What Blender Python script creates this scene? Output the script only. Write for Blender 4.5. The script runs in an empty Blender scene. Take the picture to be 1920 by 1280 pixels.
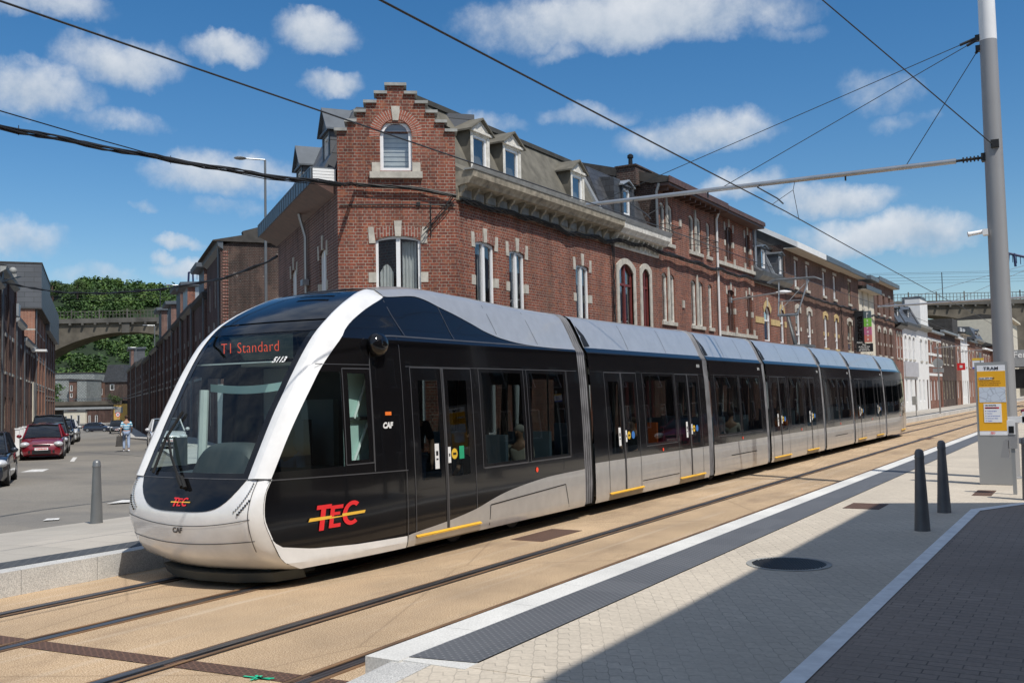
import bpy, bmesh, math, random
from mathutils import Vector, Matrix
R=math.radians; PI=math.pi
random.seed(7)
sc=bpy.context.scene; COL=sc.collection
# ---------------------------------------------------------------- camera geometry
YAW,PIT,ROL,F,CH=R(30.6485),R(3.2278),.021,1867.,2.12
R0=Vector((math.cos(YAW),math.sin(YAW),0)); FW=Vector((-math.sin(YAW)*math.cos(PIT),math.cos(YAW)*math.cos(PIT),math.sin(PIT))); U0=R0.cross(FW)
CR=(R0*math.cos(ROL)-U0*math.sin(ROL)).normalized(); CU=(R0*math.sin(ROL)+U0*math.cos(ROL)).normalized()
CAM=Vector((0,0,CH))
def ray(px,py): return FW*F+CR*(px-960)-CU*(py-640)
def at(px,py,depth):
    r=ray(px,py); return CAM+r*(depth/F)
def atz(px,py,z):
    r=ray(px,py); return CAM+r*((z-CH)/r.z)
def atx(px,py,x):
    r=ray(px,py); return CAM+r*(x/r.x)
def aty(px,py,y):
    r=ray(px,py); return CAM+r*(y/r.y)
# ---------------------------------------------------------------- materials
MATS={}
def newmat(n):
    m=bpy.data.materials.new(n); m.use_nodes=True; nt=m.node_tree; b=nt.nodes['Principled BSDF']; MATS[n]=m
    return m,nt,b
def N(nt,t,**k):
    n=nt.nodes.new(t)
    for a,v in k.items():
        if a in n.inputs.keys(): n.inputs[a].default_value=v
        else: setattr(n,a,v)
    return n
def lk(nt,a,b): nt.links.new(a,b)
def rgb(c): return (c[0],c[1],c[2],1)
def coord(nt,kind='Object',scale=(1,1,1),rot=(0,0,0)):
    tc=N(nt,'ShaderNodeTexCoord'); mp=N(nt,'ShaderNodeMapping'); lk(nt,tc.outputs[kind],mp.inputs[0]); mp.inputs['Scale'].default_value=scale; mp.inputs['Rotation'].default_value=rot
    return mp.outputs[0]
def noise(nt,co,scale,detail=4,rough=.55):
    n=N(nt,'ShaderNodeTexNoise'); lk(nt,co,n.inputs['Vector']); n.inputs['Scale'].default_value=scale; n.inputs['Detail'].default_value=detail; n.inputs['Roughness'].default_value=rough
    return n.outputs[0]
def ramp(nt,f,stops):
    r=N(nt,'ShaderNodeValToRGB'); lk(nt,f,r.inputs[0]); e=r.color_ramp.elements
    while len(e)<len(stops): e.new(.5)
    for i,(p,c) in enumerate(stops):
        e[i].position=p; e[i].color=rgb(c) if len(c)==3 else c
    return r.outputs[0]
def mix(nt,a,b,f,mode='MIX'):
    m=N(nt,'ShaderNodeMix',data_type='RGBA',blend_type=mode)
    for s,v in ((m.inputs[0],f),(m.inputs[6],a),(m.inputs[7],b)):
        if hasattr(v,'is_output') or isinstance(v,bpy.types.NodeSocket): lk(nt,v,s)
        else: s.default_value=v if isinstance(v,(int,float)) else rgb(v)
    return m.outputs[2]
def bump(nt,b,h,strength=.3,dist=.01):
    n=N(nt,'ShaderNodeBump'); n.inputs['Strength'].default_value=strength; n.inputs['Distance'].default_value=dist; lk(nt,h,n.inputs['Height']); lk(nt,n.outputs[0],b.inputs['Normal'])
def plain(n,c,rough=.6,metal=0,var=.12,vs=3,coat=0,bs=0,emit=0,spec=.5):
    m,nt,b=newmat(n); co=coord(nt)
    f=noise(nt,co,vs,5)
    cc=ramp(nt,f,[(.3,[x*(1-var) for x in c]),(.7,[min(1,x*(1+var)) for x in c])])
    lk(nt,cc,b.inputs['Base Color']); b.inputs['Roughness'].default_value=rough; b.inputs['Metallic'].default_value=metal
    b.inputs['Coat Weight'].default_value=coat; b.inputs['Coat Roughness'].default_value=.03; b.inputs['Specular IOR Level'].default_value=spec
    if bs: bump(nt,b,noise(nt,co,bs,3),.25,.01)
    if emit: b.inputs['Emission Color'].default_value=rgb(c); b.inputs['Emission Strength'].default_value=emit
    return m
def brick(n,c1,c2,mortar,bw=.24,rh=.0815,ms=.010,squash=.5,dirt=.25,dark=(.02,.016,.014),rot=0,orange=None,stain=0):
    m,nt,b=newmat(n); uv=coord(nt,'UV',rot=(0,0,rot))
    # slight wobble of the courses
    br=N(nt,'ShaderNodeTexBrick'); lk(nt,uv,br.inputs['Vector']); br.inputs['Scale'].default_value=1; br.inputs['Brick Width'].default_value=bw; br.inputs['Row Height'].default_value=rh
    br.inputs['Mortar Size'].default_value=ms; br.inputs['Mortar Smooth'].default_value=.15; br.inputs['Bias'].default_value=-.1
    br.squash=squash; br.squash_frequency=2; br.offset=.5
    br.inputs['Color1'].default_value=rgb(c1); br.inputs['Color2'].default_value=rgb(c2); br.inputs['Mortar'].default_value=rgb(mortar)
    big=noise(nt,coord(nt,'Object'),.55,5,.6); fine=noise(nt,uv,14,4)
    col=mix(nt,br.outputs['Color'],dark,ramp(nt,fine,[(.45,(0,0,0)),(.8,(dirt*2,)*3)]),'MIX')
    stk=noise(nt,coord(nt,'Object',scale=(1.6,1.6,.22)),1.3,5,.65)
    col=mix(nt,col,ramp(nt,stk,[(.36,(.58,.56,.55)),(.56,(1.0,1.0,1.0)),(.74,(1.14,1.1,1.06))]),.85,'MULTIPLY')
    pat=noise(nt,coord(nt,'Object'),.9,2,.5); col=mix(nt,col,(.30,.20,.15),ramp(nt,pat,[(.60,(0,)*3),(.66,(.16,)*3)]))
    if orange: col=mix(nt,col,orange,ramp(nt,noise(nt,uv,5.5,2),[(.55,(0,0,0)),(.68,(.55,)*3)]))
    col=mix(nt,col,(1,1,1),1.0,'MULTIPLY')
    col=mix(nt,col,ramp(nt,big,[(.3,(.62,.6,.58)),(.7,(1.1,1.05,1.02))]),.8,'MULTIPLY')
    if stain: col=mix(nt,col,(.55,.53,.5),ramp(nt,noise(nt,coord(nt,'Object'),1.7,6,.75),[(.62,(0,0,0)),(.7,(stain,)*3)]))
    lk(nt,col,b.inputs['Base Color']); b.inputs['Roughness'].default_value=.88
    inv=N(nt,'ShaderNodeMath',operation='SUBTRACT'); inv.inputs[0].default_value=1; lk(nt,br.outputs['Fac'],inv.inputs[1]); bump(nt,b,inv.outputs[0],.55,.012)
    return m
def tiles(n,c1,c2,mortar,bw,rh,ms=.004,rough=.7,offset=.5,bs=.4,mixn=.2,metal=0,kind='UV',rot=0,grad=None,zig=0,patchy=0):
    m,nt,b=newmat(n); uv=coord(nt,kind,rot=(0,0,rot))
    if zig:
        sp=N(nt,'ShaderNodeSeparateXYZ'); lk(nt,uv,sp.inputs[0]); cb=N(nt,'ShaderNodeCombineXYZ')
        def pp(src,dst,amp,per):
            g=N(nt,'ShaderNodeMath',operation='PINGPONG'); lk(nt,src,g.inputs[0]); g.inputs[1].default_value=per
            q=N(nt,'ShaderNodeMath',operation='MULTIPLY_ADD'); lk(nt,g.outputs[0],q.inputs[0]); q.inputs[1].default_value=amp; lk(nt,dst,q.inputs[2]); return q.outputs[0]
        lk(nt,pp(sp.outputs[1],sp.outputs[0],zig,rh/2),cb.inputs[0]); lk(nt,pp(sp.outputs[0],sp.outputs[1],zig,bw/4),cb.inputs[1]); uv=cb.outputs[0]
    br=N(nt,'ShaderNodeTexBrick'); lk(nt,uv,br.inputs['Vector']); br.inputs['Scale'].default_value=1
    br.inputs['Brick Width'].default_value=bw; br.inputs['Row Height'].default_value=rh; br.inputs['Mortar Size'].default_value=ms; br.inputs['Mortar Smooth'].default_value=.1; br.offset=offset
    br.inputs['Color1'].default_value=rgb(c1); br.inputs['Color2'].default_value=rgb(c2); br.inputs['Mortar'].default_value=rgb(mortar)
    co=coord(nt,'Object'); base_=br.outputs['Color']
    if patchy: base_=mix(nt,base_,c1,ramp(nt,noise(nt,co,1.4,5,.7),[(.42,(patchy,)*3),(.62,(0,)*3)]))
    col=mix(nt,base_,ramp(nt,noise(nt,co,.7,6,.65),[(.3,(.78,)*3),(.7,(1.12,)*3)]),mixn*3,'MULTIPLY')
    col=mix(nt,col,ramp(nt,noise(nt,co,35,3),[(.3,(.8,)*3),(.7,(1.15,)*3)]),mixn*2,'MULTIPLY')
    lk(nt,col,b.inputs['Base Color']); b.inputs['Roughness'].default_value=rough; b.inputs['Metallic'].default_value=metal
    inv=N(nt,'ShaderNodeMath',operation='SUBTRACT'); inv.inputs[0].default_value=1; lk(nt,br.outputs['Fac'],inv.inputs[1]); bump(nt,b,inv.outputs[0],bs,.008)
    return m
def glassmat(n,tint,rough=.01,refl=1.0,ior=1.5,base=(.02,.025,.03),op=.0,wave=0):
    m=bpy.data.materials.new(n); m.use_nodes=True; nt=m.node_tree; nt.nodes.clear(); MATS[n]=m
    o=N(nt,'ShaderNodeOutputMaterial'); tr=N(nt,'ShaderNodeBsdfTransparent'); tr.inputs[0].default_value=rgb(tint)
    gl=N(nt,'ShaderNodeBsdfGlossy'); gl.inputs['Roughness'].default_value=rough; gl.inputs[0].default_value=(.95,.97,1,1)
    df=N(nt,'ShaderNodeBsdfDiffuse'); df.inputs[0].default_value=rgb(base)
    ge=N(nt,'ShaderNodeNewGeometry'); dt=N(nt,'ShaderNodeVectorMath',operation='DOT_PRODUCT'); lk(nt,ge.outputs['Normal'],dt.inputs[0]); lk(nt,ge.outputs['Incoming'],dt.inputs[1])
    ab=N(nt,'ShaderNodeMath',operation='ABSOLUTE'); lk(nt,dt.outputs['Value'],ab.inputs[0]); om=N(nt,'ShaderNodeMath',operation='SUBTRACT'); om.inputs[0].default_value=1; lk(nt,ab.outputs[0],om.inputs[1]); om.use_clamp=True
    pw=N(nt,'ShaderNodeMath',operation='POWER'); lk(nt,om.outputs[0],pw.inputs[0]); pw.inputs[1].default_value=5; fr=N(nt,'ShaderNodeMath',operation='MULTIPLY_ADD'); lk(nt,pw.outputs[0],fr.inputs[0]); fr.inputs[1].default_value=.95; fr.inputs[2].default_value=((ior-1)/(ior+1))**2
    m1=N(nt,'ShaderNodeMixShader'); m1.inputs[0].default_value=op; lk(nt,tr.outputs[0],m1.inputs[1]); lk(nt,df.outputs[0],m1.inputs[2])
    mm=N(nt,'ShaderNodeMath',operation='MULTIPLY'); lk(nt,fr.outputs[0],mm.inputs[0]); mm.inputs[1].default_value=refl; mm.use_clamp=True
    m2=N(nt,'ShaderNodeMixShader'); lk(nt,mm.outputs[0],m2.inputs[0]); lk(nt,m1.outputs[0],m2.inputs[1]); lk(nt,gl.outputs[0],m2.inputs[2]); lk(nt,m2.outputs[0],o.inputs[0])
    if wave:
        bn=N(nt,'ShaderNodeBump'); bn.inputs['Strength'].default_value=wave; bn.inputs['Distance'].default_value=.02; lk(nt,noise(nt,coord(nt),1.6,1,.4),bn.inputs['Height'])
        lk(nt,bn.outputs[0],gl.inputs['Normal'])
    return m
def paint(n,c,rough=.2,metal=0,coat=1,wave=0,ws=1.4):
    m,nt,b=newmat(n); co=coord(nt)
    cc=ramp(nt,noise(nt,co,5,4),[(.3,[x*.93 for x in c]),(.7,[min(1,x*1.05) for x in c])]); lk(nt,cc,b.inputs['Base Color'])
    b.inputs['Roughness'].default_value=rough; b.inputs['Metallic'].default_value=metal; b.inputs['Coat Weight'].default_value=coat; b.inputs['Coat Roughness'].default_value=.02
    if wave:
        bn=N(nt,'ShaderNodeBump'); bn.inputs['Strength'].default_value=wave; bn.inputs['Distance'].default_value=.02; lk(nt,noise(nt,coord(nt,scale=(1,.6,2.2)),ws,2,.4),bn.inputs['Height'])
        lk(nt,bn.outputs[0],b.inputs['Normal']); lk(nt,bn.outputs[0],b.inputs['Coat Normal'])
    return m
brick('brick_red',(.315,.088,.050),(.165,.050,.036),(.40,.34,.275),orange=(.36,.135,.065),ms=.008,dirt=.35)
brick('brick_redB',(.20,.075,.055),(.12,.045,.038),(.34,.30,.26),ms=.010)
brick('brick_brown',(.19,.075,.05),(.11,.05,.038),(.26,.22,.18),ms=.009)
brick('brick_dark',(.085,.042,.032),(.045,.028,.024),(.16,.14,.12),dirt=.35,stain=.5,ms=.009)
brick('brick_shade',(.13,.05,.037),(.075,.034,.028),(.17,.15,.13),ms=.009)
brick('brick_orange',(.36,.12,.06),(.26,.09,.05),(.4,.34,.28))
brick('brick_soldier',(.30,.085,.055),(.2,.055,.04),(.46,.40,.34),rot=PI/2,squash=1)
brick('brick_soldierD',(.18,.06,.045),(.12,.045,.035),(.3,.27,.23),rot=PI/2,squash=1)
plain('stone',(.46,.43,.37),.85,var=.22,vs=5,bs=20)
plain('stone_yellow',(.50,.37,.17),.85,var=.2,vs=4)
plain('stone_grey',(.30,.30,.28),.8,var=.25,vs=4)
plain('render_white',(.74,.74,.72),.85,var=.06,vs=2)
plain('render_cream',(.62,.57,.46),.85,var=.08,vs=2)
plain('render_grey',(.42,.42,.44),.85,var=.08,vs=2)
plain('pvc',(.80,.80,.79),.3,var=.03)
plain('wood_white',(.66,.63,.56),.7,var=.25,vs=6)
plain('wood_old',(.30,.26,.195),.8,var=.45,vs=5)
plain('wood_dark',(.10,.05,.035),.5,var=.3,vs=5)
plain('wood_redbrown',(.16,.035,.03),.4,var=.2)
plain('zinc',(.20,.215,.225),.45,.6,var=.2,vs=2)
plain('zinc_light',(.42,.44,.45),.4,.5,var=.2,vs=2)
plain('white_trim',(.78,.78,.76),.5,var=.05)
plain('soffit_beige',(.55,.50,.42),.7,var=.1)
tiles('slate',(.075,.078,.085),(.045,.047,.052),(.015,.015,.016),.30,.22,.008,.5,bs=.5)
tiles('slate_grey',(.11,.115,.125),(.085,.09,.10),(.03,.03,.03),1.4,.42,.012,.5,bs=.5)
tiles('slate_diamond',(.34,.36,.34),(.26,.28,.27),(.08,.08,.08),.5,.5,.03,.7,offset=0,rot=PI/4)
plain('felt',(.135,.125,.10),.9,var=.3,vs=2.5,bs=8)
plain('black_metal',(.012,.012,.013),.4,.3)
plain('cable',(.012,.012,.012),.55,var=.3)
plain('wire',(.045,.05,.055),.5,.3)
plain('grey_paint',(.30,.30,.305),.42,.1,var=.05,vs=1)
plain('totem_grey',(.33,.335,.34),.35,.3,var=.05,vs=1)
plain('white_paint',(.78,.78,.78),.4,var=.04)
plain('bollard_dark',(.13,.132,.138),.45,.2,var=.15)
plain('bollard_light',(.20,.205,.205),.42,.5,var=.1)
plain('concrete',(.115,.10,.078),.9,var=.35,vs=.35,bs=2)
plain('concrete_dark',(.10,.095,.085),.9,var=.4,vs=.3)
plain('galv',(.42,.43,.44),.35,.7,var=.1)
plain('stripe_white',(.80,.80,.78),.7,var=.12,vs=8)
plain('curtain',(.80,.80,.77),.9,var=.08,vs=6)
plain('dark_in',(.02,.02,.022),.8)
glassmat('win_glass',(.8,.84,.85),refl=3.2,op=.12,base=(.05,.06,.07))
glassmat('pane_far',(.2,.2,.2),refl=2.4,op=.8,base=(.05,.055,.06))
def ob_(name,me,parent=None,loc=None):
    o=bpy.data.objects.new(name,me); COL.objects.link(o)
    if parent is not None: o.parent=parent
    if loc is not None: o.location=loc
    return o
def tag(o,label=None,cat=None,group=None,kind=None):
    if label: o['label']=label
    if cat: o['category']=cat
    if group: o['group']=group
    if kind: o['kind']=kind
    return o
def thing(name,loc,label,cat,group=None):
    o=ob_(name,None,None,loc); o.empty_display_size=.2; return tag(o,label,cat,group)
def rootloc(p):
    l=Vector((0,0,0))
    while p is not None: l+=p.location; p=p.parent
    return l
class MB:
    """collects faces in a local frame: u along, w outward, z up"""
    def __init__(s,o=(0,0,0),d=(1,0,0),n=(0,1,0)):
        s.o=Vector(o); s.d=Vector(d).normalized(); s.n=Vector(n).normalized(); s.v=[]; s.f=[]; s.m=[]; s.mi=0; s.sm=False
    def P(s,u,w,z): return s.o+s.d*u+s.n*w+Vector((0,0,z))
    def add(s,pts,faces,mi=None):
        b=len(s.v); s.v+= [s.P(*p) for p in pts]
        for f in faces: s.f.append([b+i for i in f]); s.m.append(s.mi if mi is None else mi)
    def box(s,u0,u1,w0,w1,z0,z1,mi=None):
        s.add([(u0,w0,z0),(u1,w0,z0),(u1,w1,z0),(u0,w1,z0),(u0,w0,z1),(u1,w0,z1),(u1,w1,z1),(u0,w1,z1)],
              [(0,3,2,1),(4,5,6,7),(0,1,5,4),(1,2,6,5),(2,3,7,6),(3,0,4,7)],mi)
    def poly(s,pts,mi=None): s.add(pts,[tuple(range(len(pts)))],mi)
    def prism_w(s,uz,w0,w1,mi=None):     # polygon in (u,z) extruded along w
        n=len(uz); s.add([(u,w0,z) for u,z in uz]+[(u,w1,z) for u,z in uz],[tuple(range(n)),tuple(range(2*n-1,n-1,-1))]+[(i,(i+1)%n,n+(i+1)%n,n+i) for i in range(n)],mi)
    def prism_u(s,wz,u0,u1,mi=None):     # profile in (w,z) extruded along u
        n=len(wz); s.add([(u0,w,z) for w,z in wz]+[(u1,w,z) for w,z in wz],[tuple(range(n)),tuple(range(2*n-1,n-1,-1))]+[(i,(i+1)%n,n+(i+1)%n,n+i) for i in range(n)],mi)
    def prism_z(s,uw,z0,z1,mi=None):
        n=len(uw); s.add([(u,w,z0) for u,w in uw]+[(u,w,z1) for u,w in uw],[tuple(range(n)),tuple(range(2*n-1,n-1,-1))]+[(i,(i+1)%n,n+(i+1)%n,n+i) for i in range(n)],mi)
    def tube(s,pts,r,n=8,cap=True,mi=None):
        pts=[Vector(p) for p in pts]; rs=r if isinstance(r,(list,tuple)) else [r]*len(pts); V=[];Fc=[]
        up=Vector((0,0,1)); prev=None
        for i,p in enumerate(pts):
            t=(pts[min(i+1,len(pts)-1)]-pts[max(i-1,0)]).normalized()
            if prev is None: a=t.cross(up) if abs(t.z)<.95 else t.cross(Vector((1,0,0)))
            else: a=prev-t*prev.dot(t)
            a.normalize(); prev=a; b=t.cross(a)
            for k in range(n):
                q=2*PI*k/n; V.append(tuple(p+a*math.cos(q)*rs[i]+b*math.sin(q)*rs[i]))
        for i in range(len(pts)-1):
            for k in range(n): Fc.append((i*n+k,i*n+(k+1)%n,(i+1)*n+(k+1)%n,(i+1)*n+k))
        if cap: Fc+= [tuple(range(n-1,-1,-1)),tuple(range((len(pts)-1)*n,len(pts)*n))]
        s.add(V,Fc,mi)
    def lathe(s,prof,c=(0,0),n=20,mi=None): # (r,z)
        V=[];Fc=[]
        for r,z in prof:
            for k in range(n): V.append((c[0]+r*math.cos(2*PI*k/n),c[1]+r*math.sin(2*PI*k/n),z))
        for i in range(len(prof)-1):
            for k in range(n): Fc.append((i*n+k,i*n+(k+1)%n,(i+1)*n+(k+1)%n,(i+1)*n+k))
        Fc+= [tuple(range(n-1,-1,-1)),tuple(range((len(prof)-1)*n,len(prof)*n))]
        s.add(V,Fc,mi)
    def grid(s,fn,nu,nv,mi=None,close=False):
        V=[fn(i/nu,j/nv) for j in range(nv+1) for i in range(nu+1)]
        s.add(V,[(j*(nu+1)+i,j*(nu+1)+i+1,(j+1)*(nu+1)+i+1,(j+1)*(nu+1)+i) for j in range(nv) for i in range(nu)],mi)
    def sphere(s,c,r,nu=12,nv=8,mi=None):
        r=r if isinstance(r,(list,tuple)) else (r,r,r)
        s.grid(lambda a,b:(c[0]+r[0]*math.cos(2*PI*a)*math.sin(PI*b),c[1]+r[1]*math.sin(2*PI*a)*math.sin(PI*b),c[2]+r[2]*math.cos(PI*b)),nu,nv,mi)
    def build(s,name,mats,parent=None,loc=None,smooth=0,label=None,fixn=True):
        if not s.v: return None
        me=bpy.data.meshes.new(name)
        if loc is None: L=rootloc(parent)
        else: L=Vector(loc)
        me.from_pydata([tuple(v-L) for v in s.v],[],s.f)
        mats=mats if isinstance(mats,(list,tuple)) else [mats]
        for m in mats: me.materials.append(MATS[m])
        me.polygons.foreach_set('material_index',s.m)
        if fixn or smooth:
            bm=bmesh.new(); bm.from_mesh(me); bmesh.ops.remove_doubles(bm,verts=bm.verts,dist=1e-5)
            if fixn: bmesh.ops.recalc_face_normals(bm,faces=bm.faces)
            bm.to_mesh(me); bm.free()
        uv=me.uv_layers.new(name='UVMap'); Z=Vector((0,0,1)); vs=me.vertices
        for p in me.polygons:
            n=p.normal
            if abs(n.z)>.75:
                for li in p.loop_indices: c=vs[me.loops[li].vertex_index].co+L; uv.data[li].uv=(c.x,c.y)
            else:
                t=Z.cross(n).normalized(); b=n.cross(t)
                k=1/max(.3,math.sqrt(1-n.z*n.z))
                for li in p.loop_indices: c=vs[me.loops[li].vertex_index].co+L; uv.data[li].uv=(c.dot(t),c.z*k)
        if smooth:
            for p in me.polygons: p.use_smooth=True
            me.set_sharp_from_angle(angle=R(smooth))
        me.update()
        o=ob_(name,me,parent,None if parent is not None else L)
        if label: o['label']=label
        return o
FONT=None
def textmesh(txt,size=1,bold=0,space=1,align='LEFT',shear=0,extr=0):
    cu=bpy.data.curves.new('t','FONT'); cu.body=txt; cu.size=size; cu.offset=bold; cu.space_character=space; cu.align_x=align; cu.shear=shear; cu.extrude=extr; cu.resolution_u=3
    o=bpy.data.objects.new('t',cu); COL.objects.link(o); dg=bpy.context.evaluated_depsgraph_get(); dg.update()
    me=bpy.data.meshes.new_from_object(o.evaluated_get(dg)); bpy.data.objects.remove(o)
    V=[tuple(v.co) for v in me.vertices]; Fc=[tuple(p.vertices) for p in me.polygons]; bpy.data.meshes.remove(me); return V,Fc
def put_text(mb,txt,fn,size,bold=0,space=1,align='LEFT',shear=0,mi=None):
    V,Fc=textmesh(txt,size,bold,space,align,shear); mb.add([fn(x,y) for x,y,_ in V],Fc,mi)
def split_loose(o):
    me=o.data; n=len(me.vertices); par=list(range(n))
    def fd(a):
        while par[a]!=a: par[a]=par[par[a]]; a=par[a]
        return a
    for e in me.edges: a,b=fd(e.vertices[0]),fd(e.vertices[1]); par[a]=b
    gr={}
    for p in me.polygons: gr.setdefault(fd(p.vertices[0]),[]).append(p.index)
    if len(gr)<2 or len(gr)>70: return
    keep=list(gr.values())
    for k,ids in enumerate(keep):
        bm=bmesh.new(); bm.from_mesh(me); bm.faces.ensure_lookup_table(); s=set(ids)
        bmesh.ops.delete(bm,geom=[f for f in bm.faces if f.index not in s],context='FACES'); m2=me.copy(); bm.to_mesh(m2); bm.free()
        q=o.copy(); q.data=m2; COL.objects.link(q); q.name=o.name.split('.')[0]
        if k==0:
            for ch in list(o.children): ch.parent=q
    bpy.data.objects.remove(o)
def copy_tree(o,loc=None,rot=None,label=None,group=None,parent=None):
    c=o.copy(); COL.objects.link(c)
    if parent is not None: c.parent=parent
    if loc is not None: c.location=loc
    if rot is not None: c.rotation_euler=(0,0,rot)
    if label: c['label']=label
    if group: c['group']=group
    for ch in list(o.children): copy_tree(ch,parent=c)
    return c
# ================================================================ GROUND
def speckle(n,c1,c2,c3,scale=70,rough=.9,big=.5,bs=.4):
    m,nt,b=newmat(n); co=coord(nt); f=noise(nt,co,scale,2,.7); f2=noise(nt,co,big,6,.65)
    col=ramp(nt,f,[(.32,c1),(.5,c2),(.68,c3)])
    col=mix(nt,col,ramp(nt,f2,[(.32,(.80,.79,.77)),(.68,(1.14,1.12,1.08))]),1.0,'MULTIPLY')
    lk(nt,col,b.inputs['Base Color']); b.inputs['Roughness'].default_value=rough; bump(nt,b,f,bs,.006); return m
m=speckle('tan_aggregate',(.17,.10,.055),(.46,.325,.195),(.74,.60,.43),85,big=.6,bs=.7)
# pale scuffs running along the rails
nt=m.node_tree; b=nt.nodes['Principled BSDF']; src=b.inputs['Base Color'].links[0].from_socket
sc_=noise(nt,coord(nt,scale=(3.2,.12,1)),1.3,6,.7)
lk(nt,mix(nt,src, (.62,.53,.42),ramp(nt,sc_,[(.55,(0,0,0)),(.72,(.45,)*3)])),b.inputs['Base Color'])
src=b.inputs['Base Color'].links[0].from_socket
st_=noise(nt,coord(nt,scale=(1.1,.35,1)),1.0,7,.72); src=mix(nt,src,(.20,.135,.085),ramp(nt,st_,[(.55,(0,)*3),(.68,(.42,)*3)]))
xs_=N(nt,'ShaderNodeSeparateXYZ'); lk(nt,coord(nt),xs_.inputs[0])
for xc in (-9.17,-6.02):
    dx=N(nt,'ShaderNodeMath',operation='ADD'); lk(nt,xs_.outputs[0],dx.inputs[0]); dx.inputs[1].default_value=-xc; ab=N(nt,'ShaderNodeMath',operation='ABSOLUTE'); lk(nt,dx.outputs[0],ab.inputs[0])
    src=mix(nt,src,(.26,.19,.13),mix(nt,(0,0,0),ramp(nt,ab.outputs[0],[(.05,(.30,)*3),(.42,(0,)*3)]),noise(nt,coord(nt,scale=(1,.25,1)),1.6,5)))
vc=N(nt,'ShaderNodeTexVoronoi',feature='DISTANCE_TO_EDGE'); lk(nt,coord(nt,scale=(.35,.22,1)),vc.inputs['Vector']); vc.inputs['Scale'].default_value=1.0; lk(nt,mix(nt,src,(.14,.09,.05),ramp(nt,vc.outputs['Distance'],[(.0,(.35,)*3),(.006,(0,)*3)])),b.inputs['Base Color'])
m=speckle('asphalt',(.15,.14,.125),(.215,.20,.175),(.29,.27,.24),55,big=.25)
nt=m.node_tree; b=nt.nodes['Principled BSDF']; src=b.inputs['Base Color'].links[0].from_socket
lk(nt,mix(nt,src,(.11,.11,.11),ramp(nt,noise(nt,coord(nt,scale=(.35,.9,1)),.3,6,.6),[(.5,(0,0,0)),(.62,(.5,)*3)])),b.inputs['Base Color'])
speckle('granite',(.34,.34,.335),(.54,.54,.53),(.72,.72,.70),95,.75,bs=.6)
speckle('kerb_top',(.56,.56,.54),(.66,.66,.64),(.76,.76,.74),60,.8,bs=.2)
speckle('earth',(.10,.09,.06),(.14,.12,.08),(.18,.16,.1),5)
tiles('paver_pale',(.58,.51,.41),(.50,.44,.355),(.36,.32,.26),.24,.12,.005,.85,rot=.3,mixn=.26,bs=.7,zig=.8,patchy=.75)
tiles('paver_left',(.46,.42,.36),(.40,.37,.32),(.30,.27,.24),.9,.6,.006,.85,mixn=.15)
tiles('paver_brown',(.33,.265,.215),(.27,.22,.18),(.14,.115,.095),.22,.11,.005,.85,rot=0,mixn=.28,bs=.7,patchy=.6)
tiles('kerbstone',(.50,.49,.46),(.44,.43,.41),(.25,.25,.24),1.0,.6,.008,.85,mixn=.15)
# tactile strip: dark slabs with studs
m,nt,b=newmat('tactile'); co=coord(nt); vt=N(nt,'ShaderNodeTexVoronoi'); lk(nt,coord(nt,rot=(0,0,PI/4)),vt.inputs['Vector']); vt.inputs['Scale'].default_value=19; vt.inputs['Randomness'].default_value=.0
dots=ramp(nt,vt.outputs['Distance'],[(.22,(1,)*3),(.38,(0,)*3)])
bt=N(nt,'ShaderNodeTexBrick'); lk(nt,coord(nt,'UV',rot=(0,0,PI/2)),bt.inputs['Vector']); bt.inputs['Scale'].default_value=1; bt.inputs['Brick Width'].default_value=.53; bt.inputs['Row Height'].default_value=.265; bt.inputs['Mortar Size'].default_value=.004; bt.offset=0
bt.inputs['Color1'].default_value=(.115,.12,.128,1); bt.inputs['Color2'].default_value=(.095,.10,.108,1); bt.inputs['Mortar'].default_value=(.11,.11,.12,1)
col=mix(nt,bt.outputs['Color'],(.20,.205,.215),dots); col=mix(nt,col,(.25,.25,.24),ramp(nt,noise(nt,co,9,6,.7),[(.6,(0,)*3),(.8,(.35,)*3)]))
lk(nt,col,b.inputs['Base Color']); b.inputs['Roughness'].default_value=.62; bump(nt,b,dots,.8,.01)
tiles('strip_left',(.075,.08,.085),(.055,.06,.065),(.12,.12,.12),.3,.1,.005,.7,rot=PI/4)
m,nt,b=newmat('rail_steel'); f=noise(nt,coord(nt,scale=(20,.6,1)),2,4); lk(nt,ramp(nt,f,[(.35,(.055,.055,.058)),(.6,(.13,.13,.135)),(.8,(.20,.13,.08))]),b.inputs['Base Color']); b.inputs['Metallic'].default_value=.6; b.inputs['Roughness'].default_value=.38
m,nt,b=newmat('rail_rust'); f=noise(nt,coord(nt,scale=(6,.5,1)),3,5); lk(nt,ramp(nt,f,[(.35,(.09,.055,.035)),(.65,(.25,.14,.065))]),b.inputs['Base Color']); b.inputs['Roughness'].default_value=.85
m,nt,b=newmat('drain_iron'); w=N(nt,'ShaderNodeTexBrick'); lk(nt,coord(nt),w.inputs['Vector']); w.inputs['Scale'].default_value=1; w.inputs['Brick Width'].default_value=.09; w.inputs['Row Height'].default_value=.028; w.inputs['Mortar Size'].default_value=.008
w.inputs['Color1'].default_value=(.012,.01,.01,1); w.inputs['Color2'].default_value=(.02,.015,.012,1); w.inputs['Mortar'].default_value=(.16,.085,.055,1); lk(nt,w.outputs['Color'],b.inputs['Base Color']); b.inputs['Roughness'].default_value=.75; bump(nt,b,w.outputs['Fac'],.6,.01)
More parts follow.
